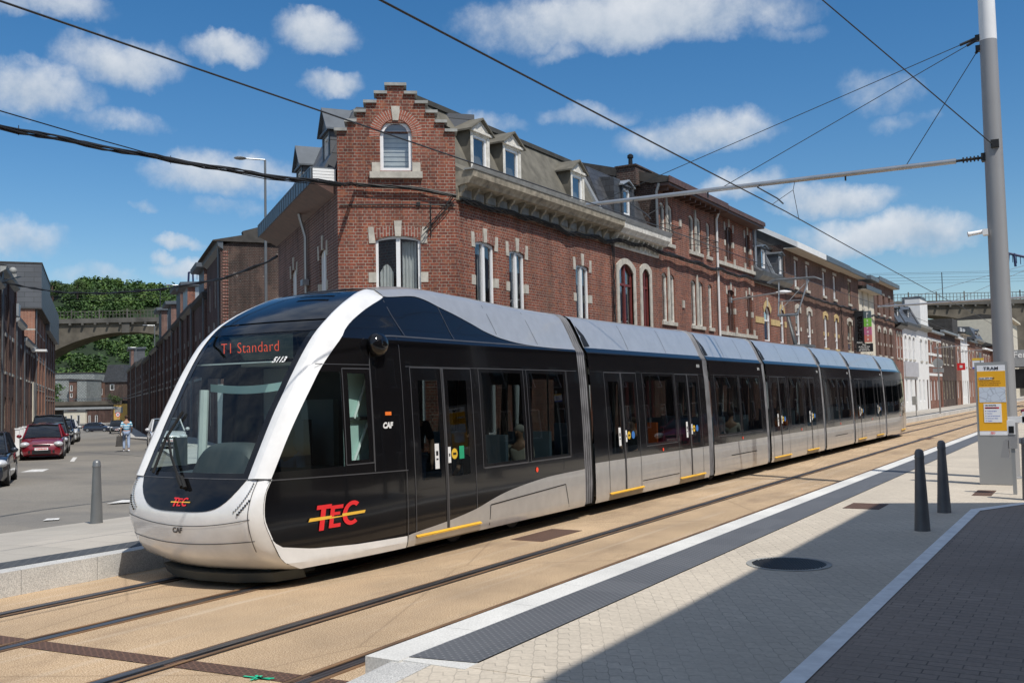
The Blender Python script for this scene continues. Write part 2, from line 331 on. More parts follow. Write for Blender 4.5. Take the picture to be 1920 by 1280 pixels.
def sheet(name,mat,pts,label=None,kind='structure',thick=0):
    mb=MB(); mb.poly(pts)
    if thick:
        mb=MB(); n=len(pts); mb.add(list(pts)+[(x,y,z-thick) for x,y,z in pts],[tuple(range(n)),tuple(range(2*n-1,n-1,-1))]+[(i,(i+1)%n,n+(i+1)%n,n+i) for i in range(n)])
    o=mb.build(name,mat,loc=(0,0,0)); o['kind']=kind
    if label: o['label']=label
    return o
C1=Vector((-14.5,21.71,0)); C2=Vector((-16.97,19.86,0)); A53=R(53.3)
dB=Vector((-math.sin(A53),math.cos(A53),0)); nB=Vector((-dB.y,dB.x,0))
def zB(u): return -.1-1.65*min(1,max(0,(u-42)/62))**1.0 if u>42 else -.1
def UB(u,v,z=0): p=C2+dB*u+nB*v; return (p.x,p.y,z)
mb=MB(); mb.poly([(-900,-300,-2.6),(900,-300,-2.6),(900,1500,-2.6),(-900,1500,-2.6)]); mb.build('ground','earth',loc=(0,0,0))['kind']='structure'
sheet('trackbed','tan_aggregate',[(-10.75,-40,0),(-4.0,-40,0),(-4.0,400,0),(-10.75,400,0)],thick=.3)
# side street asphalt: main sheet near the junction, then the descending street
mb=MB()
mb.add([(-15.8,-60,-.06),(-15.8,24,-.06),UB(5,-.3,-.1),UB(42,-.3,-.1),UB(42,11,-.1),UB(0,11,-.1),UB(-8,40,-.1),(-80,-60,-.1)],[(0,1,2,3,4,5,6,7)])
prev=42
for u in (55,70,85,104,150,260):
    mb.add([UB(prev,-.3,zB(prev)),UB(u,-.3,zB(u)),UB(u,11 if u<200 else 60,zB(u)),UB(prev,11 if prev<140 else 60,zB(prev))],[(0,1,2,3)]); prev=u
mb.build('side_street','asphalt',loc=(0,0,0),fixn=False)['kind']='structure'
sheet('track_drain','drain_iron',[(-9.75,5.36,.006),(-4.7,5.77,.006),(-4.7,5.97,.006),(-9.75,5.60,.006)],label='rusty slotted drain channel across the tram tracks')
for k,x in enumerate((-9.89,-8.455,-6.74,-5.30)):
    sgn=1 if k%2==0 else -1
    mb=MB(); y0,y1=-30,300
    mb.mi=0; mb.box(x-.045,x+.045,y0,y1,-.02,.013)
    mb.mi=2; mb.box(min(x+sgn*.046,x+sgn*.095),max(x+sgn*.046,x+sgn*.095),y0,y1,-.03,.005)
    mb.mi=1; mb.box(min(x+sgn*.096,x+sgn*.14),max(x+sgn*.096,x+sgn*.14),y0,y1,-.02,.011); mb.mi=2; mb.box(min(x+sgn*.141,x+sgn*.16),max(x+sgn*.141,x+sgn*.16),y0,y1,-.02,.006)
    mb.mi=1; mb.box(min(x-sgn*.046,x-sgn*.085),max(x-sgn*.046,x-sgn*.085),y0,y1,-.02,.009)
    o=mb.build('rail',['rail_steel','rail_rust','black_metal'],loc=(x,y0,0)); o['kind']='structure'; o['label']=['outer rail of the far track','inner rail of the far track','inner rail of the near track','outer rail of the near track beside the platform'][k]
plain('spray_green',(.02,.55,.30),.8,var=.3)
g0=atz(480,1270,.012); mb=MB()
for a,b_ in ((( -.22,.0),(.2,.05)),((-.02,.12),(.03,-.05)),((-.1,.1),(.04,.02)),((.03,.02),(.22,.10)),((.0,0),(.0,-.1))): 
    pa=g0+Vector((a[0]*.6,a[1]*.6,0)); pb=g0+Vector((b_[0]*.6,b_[1]*.6,0)); dd=(pb-pa).normalized(); q=Vector((-dd.y,dd.x,0))*.012; mb.poly([tuple(pa-q),tuple(pb-q),tuple(pb+q),tuple(pa+q)])
o=mb.build('spray_mark','spray_green',loc=(0,0,0),fixn=False); o['kind']='structure'; o['label']='small green spray mark on the drain grating'
# right platform
sheet('platform','paver_pale',[(-3.80,5.75,.30),(-1.80,5.75,.30),(-1.80,16.5,.30),(-.9,18.2,.30),(6,18.9,.30),(12,400,.30),(-3.80,400,.30)],thick=.5)
sheet('platform_ramp','paver_pale',[(-4.08,5.75,.296),(-1.80,5.75,.296),(-1.80,2.2,.12),(-4.08,2.2,.12)],thick=.5)
sheet('ramp_kerb','granite',[(-4.40,5.74,.292),(-4.085,5.745,.297),(-4.085,2.2,.127),(-4.40,2.2,.11)],thick=.5)
sheet('tactile_strip','tactile',[(-4.33,5.78,.304),(-3.81,5.86,.304),(-3.81,300,.304),(-4.33,300,.304)])
mb=MB(); y=5.66
while y<300:
    L=1.0; mb.box(-4.63,-4.33,y+.003,y+L-.003,-.2,.302); y+=L
mb.mi=1
o=mb.build('platform_kerb','kerb_top',loc=(-4.63,5.66,0)); o['kind']='structure'
mb=MB(); mb.box(-4.335,-3.8,5.7,5.87,.0,.299); mb.build('kerb_end','kerb_top',loc=(-4.3,5.7,0))['kind']='structure'
sheet('forecourt','paver_brown',[(-1.72,-6,.296),(-1.72,16.45,.296),(-.86,18.08,.296),(12,18.9,.296),(12,-6,.296)],thick=.5)
mb=MB()
mb.add([(-1.87,-6,.303),(-1.73,-6,.303),(-1.67,16.35,.303),(-1.81,16.5,.303),(-.83,18.12,.303),(-.88,18.32,.303),(8,18.75,.303),(8,18.95,.303)],[(0,1,2,3),(3,2,4,5),(5,4,6,7)])
mb.build('white_stripe','stripe_white',loc=(0,0,0),fixn=False)['kind']='structure'
# strip between ramp and stripe near camera
sheet('near_pavement','paver_pale',[(-4.08,2.2,.12),(-1.8,2.2,.12),(-1.8,-20,.12),(-4.08,-20,.12)],thick=.4)
# left platform and pavement
mb=MB(); y=-30
while y<330:
    L=1.0; mb.box(-10.98,-10.72,y+.004,y+L-.004,-.2,.28); y+=L
mb.build('far_kerb','granite',loc=(-10.8,0,0))['kind']='structure'
sheet('far_strip','strip_left',[(-11.42,-30,.284),(-10.98,-30,.284),(-10.98,330,.284),(-11.42,330,.284)])
mb=MB(); mb.add([(-10.99,-30,.279),(-13,-30,.24),(-15.85,-30,.05),(-10.99,19,.279),(-13,19,.24),(-15.85,19,.05)],[(0,3,4,1),(1,4,5,2)])
mb.add([(-10.99,19,.279),(-14.3,21.2,.2),(-15.85,19,.05),(-10.99,330,.279),(-14.9,330,.2),(-13.0,19,.24)],[(0,3,4,1),(0,1,2,5)])
mb.add([(-15.85,-30,.05),(-15.85,19,.05),(-15.85,19,-.2),(-15.85,-30,-.2)],[(0,1,2,3)])
mb.build('far_pavement','paver_left',loc=(0,0,0),fixn=False)['kind']='structure'
sheet('side_pavement','kerbstone',[UB(-1.6,2.6,.04),UB(2,2.9,.02),UB(42,2.9,.02),UB(42,-.3,.02),UB(0,-.3,.02),(-14.3,21.3,.06),(-15.85,18.9,.046)],thick=.3)
mb=MB(); prev=42
for u in (60,80,104,190):
    mb.add([UB(prev,-.3,zB(prev)+.12),UB(u,-.3,zB(u)+.12),UB(u,2.9,zB(u)+.12),UB(prev,2.9,zB(prev)+.12),UB(u,2.9,zB(u)-.1),UB(prev,2.9,zB(prev)-.1)],[(0,1,2,3),(3,2,4,5)]); prev=u
mb.build('side_pavement_lower','kerbstone',loc=(0,0,0),fixn=False)['kind']='structure'
sheet('left_pavement','kerbstone',[UB(8,8.9,.03),UB(190,8.9,-1.6),UB(190,11,-1.6),UB(8,11,.03)],thick=.3) if False else None
mb=MB(); prev=9
for u in (42,60,80,104,150):
    mb.add([UB(prev,9.0,zB(prev)+.12),UB(u,9.0,zB(u)+.12),UB(u,11,zB(u)+.12),UB(prev,11,zB(prev)+.12),UB(u,9.0,zB(u)-.1),UB(prev,9.0,zB(prev)-.1)],[(0,1,2,3),(0,1,4,5)]); prev=u
mb.build('left_pavement','kerbstone',loc=(0,0,0),fixn=False)['kind']='structure'
# covers
def cover(x0,x1,y0,y1,z,label):
    mb=MB(); mb.box(x0,x1,y0,y1,z-.02,z+.006)
    tag(mb.build('access_cover','drain_iron',loc=((x0+x1)/2,(y0+y1)/2,z)),label,'cover')
cover(-7.74,-7.2,12.9,14.2,.0,'rusty square metal cover with grey patch in the tan track bed beside the tram')
cover(-3.58,-3.04,16.0,16.8,.3,'rusty rectangular metal cover in the pale paving near the two dark bollards')
cover(-2.02,-1.72,18.6,19.6,.3,'small dark metal cover in the pale paving in front of the tram stop totem')
cover(-6.9,-6.4,45,46.5,.0,'distant metal cover in the tan track bed beyond the tram front half')
mb=MB(o=(-2.96,10.65,0)); mb.lathe([(.44,.28),(.44,.307),(.385,.307),(.385,.303)],n=40,mi=0)
for k in range(-14,15):
    h=math.sqrt(max(0,.375**2-(k*.026)**2)); mb.box(k*.026-.006,k*.026+.006,-h,h,.303,.311,mi=1)
tag(mb.build('manhole_cover',['stone_grey','black_metal'],loc=(-2.96,10.65,.3)),'round ribbed iron manhole cover half in the building shadow','manhole cover')
# road paint and stains
plain('road_paint',(.62,.61,.58),.8,var=.3,vs=9)
def mark(pts,label):
    mb=MB(); mb.poly([(p.x,p.y,p.z+.006) for p in pts]); o=mb.build('road_marking','road_paint',loc=(0,0,0)); o['kind']='structure'; o['label']=label
def gpt(px,py,z=-.1): return atz(px,py,z)
mark([gpt(131,865),gpt(139,865),gpt(145,857),gpt(137,857)],'short white parking mark beside the red car')
mark([gpt(200,944,-.06),gpt(247,941,-.06),gpt(249,937,-.06),gpt(230,937,-.06)],'white dash on the junction asphalt')
mark([gpt(38,885),gpt(80,884),gpt(92,879),gpt(60,880)],'worn white mark in front of the red car')
mark([gpt(80,976,-.06),gpt(110,974,-.06),gpt(112,971,-.06),gpt(88,972,-.06)],'faint white patch near the pavement edge')
# ================================================================ TRAM
paint('tram_black',(.006,.006,.007),.10,0,.25,wave=.05); MATS['tram_black'].node_tree.nodes['Principled BSDF'].inputs['Specular IOR Level'].default_value=.42
paint('tram_white',(.78,.78,.765),.25,0,.8)
paint('tram_silver',(.56,.555,.54),.30,.5,.6,wave=.10,ws=1.0)
plain('seam',(.006,.006,.006),.6)
plain('seam_grey',(.10,.10,.105),.4,.4)
plain('rubber',(.006,.006,.006),.8)
m,nt,b=newmat('bellows'); wv=N(nt,'ShaderNodeTexNoise'); lk(nt,coord(nt),wv.inputs['Vector']); wv.inputs['Scale'].default_value=3; lk(nt,ramp(nt,wv.outputs[0],[(.3,(.11,.11,.115)),(.7,(.24,.24,.25))]),b.inputs['Base Color']); b.inputs['Roughness'].default_value=.6
glassmat('tram_glass',(.30,.34,.34),refl=.8,ior=1.45)
glassmat('cab_glass',(.10,.12,.12),refl=.9,ior=1.5)
glassmat('windscreen',(.80,.88,.87),refl=1.0,ior=1.5)
plain('step_yellow',(.75,.42,.03),.5,var=.1)
plain('step_brass',(.30,.26,.19),.45,.4,var=.2)
plain('lamp_red',(.8,.06,.02),.3,emit=.25)
plain('lamp_orange',(.8,.18,.03),.3,emit=.15)
plain('logo_red',(.78,.03,.035),.35,var=.02)
plain('logo_yellow',(.85,.50,.06),.35,var=.02)
plain('sticker_white',(.8,.8,.78),.4,var=.03)
plain('sticker_yellow',(.75,.48,.04),.4,var=.03)
plain('sticker_blue',(.04,.18,.5),.4,var=.03)
plain('sticker_green',(.02,.35,.17),.4,var=.03)
plain('interior_light',(.60,.66,.64),.6,var=.05)
plain('interior_grey',(.28,.31,.31),.6,var=.1)
plain('interior_teal',(.50,.70,.64),.6,var=.05)
plain('seat_blue',(.16,.22,.27),.8,var=.15)
plain('seat_orange',(.7,.14,.02),.7,var=.1)
plain('dash_dark',(.05,.06,.06),.6,var=.15)
m,nt,b=newmat('led_red'); b.inputs['Base Color'].default_value=(.3,.02,.01,1); b.inputs['Emission Color'].default_value=(1,.10,.03,1); b.inputs['Emission Strength'].default_value=.95
def interp(x,t):
    if x<=t[0][0]: return t[0][1]
    for (a,p),(b_,q) in zip(t,t[1:]):
        if x<=b_: return p+(q-p)*(x-a)/(b_-a)
    return t[-1][1]
SEC=[(.22,1.32),(.30,1.345),(.6,1.35),(.93,1.345),(1.58,1.325),(2.33,1.285),(2.9,1.235),(2.99,1.17),(3.2,1.08),(3.4,.98),(3.51,.91),(3.58,.80),(3.62,.6),(3.64,.3),(3.645,0)]
TX=-9.17; YT=49.6
def smth(z,t):  # catmull-rom through table
    xs=[a for a,_ in t]
    if z<=xs[0] or z>=xs[-1]: return interp(z,t)
    i=max(k for k in range(len(xs)) if xs[k]<=z); i=min(i,len(xs)-2)
    x0,x1=xs[i],xs[i+1]; p1,p2=t[i][1],t[i+1][1]
    m1=(p2-t[i-1][1])/(x1-xs[i-1]) if i>0 else (p2-p1)/(x1-x0); m2=(t[i+2][1]-p1)/(xs[i+2]-x0) if i+2<len(t) else (p2-p1)/(x1-x0)
    h=x1-x0; q=(z-x0)/h
    return (2*q**3-3*q*q+1)*p1+(q**3-2*q*q+q)*h*m1+(-2*q**3+3*q*q)*p2+(q**3-q*q)*h*m2
YO=[(.22,8.64),(.33,8.40),(.5,8.28),(.66,8.20),(.85,8.13),(1.11,8.16),(1.27,8.25),(1.73,8.50),(2.22,8.82),(2.6,9.11),(3.06,9.62),(3.31,10.09),(3.47,10.50),(3.58,10.75),(3.66,10.9)]
YL=[(.22,8.50),(.33,8.28),(.45,8.14),(.6,8.06),(.74,8.01),(.9,7.99),(1.1,8.05),(1.26,8.135),(1.44,8.23),(1.78,8.415),(2.0,8.54),(2.21,8.67),(2.42,8.80),(2.74,9.02),(2.95,9.20),(3.13,9.41),(3.3,9.68),(3.45,9.98),(3.55,10.22),(3.60,10.40),(3.66,10.75)]
WL=[(.2,.88),(1.26,.87),(1.78,.88),(2.0,.885),(2.42,.905),(2.78,.92),(3.13,.925),(3.3,.88),(3.45,.82),(3.55,.77),(3.66,.70)]
def yO(z): return smth(z,YO)
def yL(z): return smth(z,YL)
def wL(z): return interp(z,WL)
def wS(y,z):
    w=interp(z,SEC)
    if y<10.6: w-=.26*min(1,max(0,(10.6-y)/2.6))**1.7
    if y>46.5: w-=.22*min(1,(y-46.5)/3.2)**1.8
    return w
def bul(z): return interp(z,[(.22,.22),(.6,.11),(1.0,.06),(1.26,.07),(3.1,.09),(3.6,.10)])
def FY(l,z):    # front surface
    a=abs(l); W=wL(z); yo=yO(z); wo=max(W+.03,wS(yo,min(z,3.60)) if z<3.6 else W+.08)
    if a<=W: return yL(z)-bul(z)*(1-(a/W)**2)
    t=min(1,(a-W)/(wo-W)); y1=yL(z); sl=2*bul(z)/W
    d=yo-y1; return y1+t*d+t*(1-t)*min(sl*(wo-W)-d,.06)*0.9-.012*math.sin(PI*t)
def lift(y,z): return .12*max(0,(z-3.15)/.49)*interp(y,[(10.45,0),(10.75,.35),(11.3,.9),(11.8,1),(12.8,.75),(14.2,.25),(15.6,0)])
def side(s,y,z,off=0): return (TX+s*(wS(y,z)+off),y,z+lift(y,z))
def front(l,z,off=0):
    y=FY(l,z); return (TX+l,y-off*.85,z+off*.5)
tram=thing('tram',(TX,28,0),'long modern tram in black, silver and white standing in the street','tram')
carr=[]
J=[(8.0,15.60),(16.02,21.95),(22.3,26.55),(26.9,32.85),(33.15,37.25),(37.55,43.35),(43.65,YT)]
zline=[.22,.30,.45,.6,.75,.93,1.1,1.3,1.58,1.9,2.2,2.33,2.6,2.9,2.905,2.99,3.1,3.2,3.3,3.4,3.51,3.58,3.62,3.64,3.645]
def uniq(l):
    l=sorted(l); o=[l[0]]
    for x in l[1:]:
        if x-o[-1]>2e-3: o.append(x)
    return o
def shell(k,y0,y1,holes):
    mb=MB()
    zs=uniq(zline+[h[2] for h in holes]+[h[3] for h in holes]); ys=[y0,y1]+[h[0] for h in holes]+[h[1] for h in holes]
    n=int((y1-y0)/.45); ys+= [y0+(y1-y0)*i/n for i in range(1,n)]; ys=uniq(ys)
    def yy(y,z):
        if k==0: return max(y,yO(min(z,3.6))+ (y-8)*.004)
        if k==6: return min(y, interp(z,[(.22,49.0),(.6,49.5),(1.3,49.6),(2.0,49.5),(2.9,49.05),(3.4,48.6),(3.64,48.2)])+(y-YT)*.004)
        return y
    for s in (-1,1):
        V=[];idx={}
        for j,z in enumerate(zs):
            for i,y in enumerate(ys):
                q=yy(y,z); V.append(side(s,q,z))
        nY=len(ys)
        b=len(mb.v); mb.v+= [Vector(v) for v in V]
        for j in range(len(zs)-1):
            zc=(zs[j]+zs[j+1])/2
            for i in range(nY-1):
                yc=(ys[i]+ys[i+1])/2
                if any(h[0]-1e-3<yc<h[1]+1e-3 and h[2]<zc<h[3] for h in holes): continue
                mi=0
                if k>0: mi=1 if (zc>2.95 or zc<.93) else 0
                else:
                    if zc<.22: mi=0
                if k==6 and zc>2.95 and yc>48.0: mi=0
                mb.f.append([b+j*nY+i,b+j*nY+i+1,b+(j+1)*nY+i+1,b+(j+1)*nY+i]); mb.m.append(mi)
    if k==6:   # tail cap
        zc=zs; 
        for j in range(len(zs)-1):
            a=yy(YT,zs[j]); c=yy(YT,zs[j+1]); mb.mi=0 if zs[j]>.6 else 1
            mb.add([side(-1,a,zs[j]),side(1,a,zs[j]),side(1,c,zs[j+1]),side(-1,c,zs[j+1])],[(0,1,2,3)])
    o=mb.build('carriage' if k else 'front_carriage',['tram_black','tram_silver'],tram,smooth=28)
    carr.append(o)
    mb=MB(); f=y0+(1.0 if k==0 else .02); mb.box(TX-1.0,TX+1.0,f+(.6 if k==0 else 0),y1-(.9 if k==6 else .02),.14,.30); mb.build('underframe','rubber',o)
    # black bulkhead rings closing each end of a module
    return o
def line(mb,pts,w=.012,off=.004,s=1,n=6):
    for (ya,za),(yb,zb) in zip(pts,pts[1:]):
        L=math.hypot(yb-ya,zb-za); ny,nz=-(zb-za)/L*w/2,(yb-ya)/L*w/2
        k=max(1,int(L/.12)); 
        for i in range(k):
            a=i/k;b=(i+1)/k; p=[(ya+(yb-ya)*t,za+(zb-za)*t) for t in (a,b)]
            mb.add([side(s,p[0][0]-ny,p[0][1]-nz,off),side(s,p[1][0]-ny,p[1][1]-nz,off),side(s,p[1][0]+ny,p[1][1]+nz,off),side(s,p[0][0]+ny,p[0][1]+nz,off)],[(0,1,2,3)])
def rect(mb,y0,y1,z0,z1,off=.004,s=1,mi=None):
    ny=max(1,int((y1-y0)/.25)); nz=max(1,int((z1-z0)/.12))
    mb.grid(lambda a,b:side(s,y0+(y1-y0)*a,z0+(z1-z0)*b,off),ny,nz,mi)
def disc(mb,y,z,r,off=.006,s=1,mi=None,n=14): mb.add([side(s,y+r*math.cos(2*PI*k/n),z+r*math.sin(2*PI*k/n),off) for k in range(n)],[tuple(range(n))],mi)
def window(car,y0,y1,z0=1.16,z1=2.5,name='window',s=1):
    mb=MB(); rect(mb,y0,y1,z0,z1,-.004,s); g=mb.build(name,'tram_glass',car,smooth=30)
    mb=MB(); e=.09; line(mb,[(y0-e,z0-.05),(y1+e,z0-.05),(y1+e,z1+.06),(y0-e,z1+.06),(y0-e,z0-.05)],.014,.003,s); mb.build('window_frame','seam_grey',g)
    return g
def door(car,y0,y1,s=1,lowsilver=True,handle=True,blue=True):
    ym=(y0+y1)/2; mb=MB(); 
    for a,b_ in ((y0+.16,ym-.13),(ym+.13,y1-.14)): rect(mb,a,b_,1.05,2.38,-.004,s)
    d=mb.build('door','tram_glass',car,smooth=30)
    mb=MB(); line(mb,[(y0,.36),(y0,2.55),(y1,2.55),(y1,.36)],.016,.004,s); line(mb,[(ym,.36),(ym,2.55)],.07,.006,s); mb.build('door_frame','seam_grey',d)
    mb=MB(); line(mb,[(ym-.012,.37),(ym-.012,2.53)],.012,.008,s)
    mb.build('door_seal','seam',d)
    mb=MB(); n=6
    mb.grid(lambda a,b:side(s,y0-.03+(y1-y0+.1)*a,.335+.022*b,.04-.03*b),n,1,0); mb.grid(lambda a,b:side(s,y0-.03+(y1-y0+.1)*a,.325+.008*b,.0+.05*(1-b)*1),n,1,0); mb.grid(lambda a,b:side(s,y0-.02+(y1-y0+.08)*a,.22+.10*b,.006),n,1,1)
    mb.build('door_step',['step_yellow','step_brass'],d)
    mb=MB(); rect(mb,y0+.46,y0+.56,1.18,1.52,.006,s,0); rect(mb,ym+.03,ym+.10,1.24,1.46,.012,s,0); disc(mb,ym+.19,1.36,.075,.012,s,1)
    if blue: disc(mb,ym+.40,1.36,.075,.006,s,2)
    else: rect(mb,ym+.32,ym+.44,1.28,1.46,.006,s,3)
    mb.build('door_sticker',['sticker_white','sticker_yellow','sticker_blue','sticker_green'],d)
    mb=MB()
    rect(mb,y0+.485,y0+.535,1.30,1.32,.009,s); rect(mb,y0+.485,y0+.535,1.36,1.42,.009,s); rect(mb,ym+.15,ym+.23,1.345,1.375,.015,s); rect(mb,ym+.05,ym+.08,1.33,1.37,.015,s); mb.build('sticker_print','seam',d)
mods=[
 dict(win=[(12.42,13.55),(13.83,15.0)],door=[(10.65,12.12)]),
 dict(win=[(18.45,19.95)],door=[(16.60,18.05),(20.1,21.55)]),
 dict(win=[(22.7,24.3),(24.55,26.1)],door=[]),
 dict(win=[(29.05,30.4)],door=[(27.15,28.75),(30.65,32.0)]),
 dict(win=[(33.45,35.0),(35.3,36.85)],door=[]),
 dict(win=[(39.6,41.2)],door=[(37.95,39.3),(41.4,42.75)]),
 dict(win=[(44.0,45.2),(45.4,46.7)],door=[(46.95,48.5)]),
]
for k,(y0,y1) in enumerate(J):
    holes=[]; M=mods[k]
    for a,b_ in M['win']: holes.append((a,b_,1.16,2.5))
    for a,b_ in M['door']:
        ym=(a+b_)/2; holes+= [(a+.16,ym-.13,1.05,2.38),(ym+.13,b_-.14,1.05,2.38)]
    if k==0: holes+= [(9.46,9.76,1.40,2.46),(8.0,9.34,1.34,2.48)]
    car=shell(k,y0,y1,holes)
    for s in (1,-1):
        for a,b_ in M['win']: window(car,a,b_,s=s)
        for a,b_ in M['door']: door(car,a,b_,s=s,blue=k>0)
    if k==0:
        for s in (1,-1):
            g=window(car,9.46,9.76,1.40,2.46,'cab_window',s)
            g.data.materials[0]=MATS['windscreen']
            mb=MB(); mb.grid(lambda a,b,s=s:(lambda z:side(s,max(8.0,yO(z)+.004)+(9.34-max(8.0,yO(z)+.004))*a,z,-.004))(1.34+1.14*b),8,14); mb.build('cab_side_window','windscreen' if s<0 else 'cab_glass',car,smooth=40)
    # panel seams
    mb=MB(); 
    if k>0: line(mb,[(y0+.02,2.90),(y1-.02,2.90)],.02,.003); line(mb,[(y0+.02,2.56),(y1-.02,2.56)],.010,.003)
    lo=[d for d in M['door']]
    if not lo and k: line(mb,[(y0+1.2,.62),(y1-1.0,.62)],.02,.004)
    elif k==1: line(mb,[(18.1,.45),(20.05,.45)],.016,.004)
    if k: 
        for f in (.33,.66): line(mb,[(y0+(y1-y0)*f,3.0),(y0+(y1-y0)*f,3.5)],.012,.003)
    mb.build('panel_seam','seam',car)
    mb=MB()
    if k:
        ym=(y0+y1)/2; disc(mb,ym+(.2 if M['door'] else 0),1.0,.035,.01,mi=0)
        put_text(mb,'5113',lambda x,y:side(1,(y1-.42)+x,2.72+y,.006),.09,.003,mi=1)
        mb.build('side_marker',['lamp_red','sticker_white'],car)
    # dark scoop at the head of each roof fairing
    if k:
        mb=MB(); V=[(y0+.02,3.0),(y0+.26,3.02),(y0+.20,3.22),(y0+.02,3.40)]; mb.add([side(1,a,z,.006) for a,z in V],[(0,1,2,3)]); mb.add([side(-1,a,z,.006) for a,z in V],[(0,1,2,3)]); mb.build('roof_vent','seam',car)
    # interior
    mb=MB(); ya=y0+(1.9 if k==0 else 0); yb=y1-(1.2 if k==6 else 0)
    mb.box(TX-1.2,TX+1.2,ya,yb,.32,.36,1); mb.box(TX-1.05,TX+1.05,ya,yb,2.62,2.66,0)
    for s in (-1,1): mb.box(TX+s*1.24-.02,TX+s*1.24+.02,ya,yb,.36,1.0,1)
    mb.build('cabin_lining',['interior_light','interior_grey'],car)
    if M['win']:
        for (a,b_) in M['win']:
            for s in (-1,1):
                mb=MB(); x=TX+s*.8; yc=a+.35
                mb.box(x-.4,x+.4,yc,yc+.45,.75,.85); mb.box(x-.4,x+.4,yc+.42,yc+.5,.80,1.55)
                mb.build('passenger_seat','seat_blue' if not (k==1 and s==1) else 'seat_orange',car)
    mb=MB()
    for (a,b_) in M['door']:
        for s in (-1,1):
            for q in (a-.1,b_+.1): mb.tube([(TX+s*.75,q,.36),(TX+s*.75,q,2.62)],.018,6)
    mb.build('grab_pole','galv',car)
# gangway bellows
for k in range(6):
    ya=J[k][1]; yb=J[k+1][0]; mb=MB(); n=4 if k<2 else 3; rng=(ya-.03,ya+(.29 if k<2 else .2))
    prof=[(z,interp(z,SEC)) for z in (.25,.6,.93,1.58,2.33,2.9,3.05,3.2,3.4,3.51,3.58,3.62,3.64)]
    loop=[(TX+w-.01,z) for z,w in prof]+[(TX-w+.01,z) for z,w in reversed(prof)]
    for i in range(n):
        y=rng[0]+(rng[1]-rng[0])*(i+.5)/n
        mb.tube([(x,y,z) for x,z in loop],.019,6,mi=0)
    cx=[(TX+(x-TX)*.965,z*.985+.02) for x,z in loop]; N_=len(cx)
    mb.add([(x,ya-.05,z) for x,z in cx]+[(x,yb+.05,z) for x,z in cx],[(i,i+1,N_+i+1,N_+i) for i in range(N_-1)],1)
    mb.build('gangway_bellows',['bellows','rubber'],tram,smooth=40)
fc=carr[0]
# ---- nose: white hoop, bumper, cap
mb=MB(); zr=[.22,.27,.33,.4,.5,.6,.7,.8,.9,1.0,1.1,1.18,1.262]
def frow(z,full=True,n=16):
    W=wL(z); wo=wS(yO(z),z); return [-wo+(wo-W)*i/5 for i in range(5)]+[-W+2*W*i/n for i in range(n+1)]+[W+(wo-W)*(i+1)/5 for i in range(5)]
def fsurf(mb,zs,sel,mi=0,off=0):
    rows=[[front(l,z,off) for l in frow(z)] for z in zs]; n=len(rows[0]); b=len(mb.v)
    for r in rows: mb.v+= [Vector(p) for p in r]
    for j in range(len(zs)-1):
        for i in range(n-1):
            if sel(i): mb.f.append([b+j*n+i,b+j*n+i+1,b+(j+1)*n+i+1,b+(j+1)*n+i]); mb.m.append(mi)
fsurf(mb,zr,lambda i:True)
bot=[front(l,.22) for l in frow(.22)]; mb.add(bot+[(p[0],p[1]+.25,.2) for p in bot],[(i,i+1,len(bot)+i+1,len(bot)+i) for i in range(len(bot)-1)])
mb.build('front_bumper','tram_white',fc,smooth=40)
zu=[1.268]+[1.35+.075*i for i in range(29)]+[3.51,3.55,3.58,3.595]
mb=MB()
def hoopmap(v,z,l):
    W=wL(z); wo=wS(yO(z),z) if z<3.6 else W+.08; t=min(1,max(0,(abs(l)-W)/max(.03,wo-W))); bm_=.030*min(1,t/.42,(1-t)/.58)
    s_=1 if l>0 else -1; k=min(1,(3.64-z)/.3)
    return (v[0]+s_*bm_*(.35+.65*t)*k+s_*.006*t,v[1]-bm_*(1-.5*t)*k,v[2]+bm_*.3)
for s_ in (-1,1):
    rows=[]
    for z in zu:
        W=wL(z); wo=max(W+.03,wS(yO(z),z)) if z<3.6 else W+.08; rows.append([hoopmap(front(s_*(W+(wo-W)*i/8),z,.006),z,s_*(W+(wo-W)*i/8)) for i in range(9)])
    mb.add([p for r_ in rows for p in r_],[(j*9+i,j*9+i+1,(j+1)*9+i+1,(j+1)*9+i) for j in range(len(rows)-1) for i in range(8)])
# lower return of the hoop under the black side panel
zbo=[(8.0,1.26),(8.02,.66),(8.37,.50),(8.8,.43),(9.5,.39),(10.45,.37)]
def zb(y): return interp(y,[(8.0,.80),(8.06,.72),(8.15,.63),(8.37,.50),(8.8,.43),(9.5,.39),(10.45,.37)])
for s in (1,-1):
    for z0,z1 in [(.22+.0*i,0) for i in range(0)]: pass
    ny=26; nz=6
    def fn(a,b,s=s):
        y=8.0+(10.44-8.0)*a; z=.22+(zb(y)-.22)*b; y2=max(y,yO(z)+.002); return side(s,y2,z,.012)
    mb.grid(fn,ny,nz,0)
    # narrow white return up the corner
    mb.grid(lambda a,b,s=s:side(s,yO(.6+.67*b)+.0+(.02*(1-b*.6))*a,.6+.67*b,.007),2,10,0)
mb.build('white_hoop','tram_white',fc,smooth=14)
mb=MB(); fsurf(mb,[z for z in zu if 3.12<z<3.6]+[3.602,3.61,3.62],lambda i:5<=i<21,0,.004); 
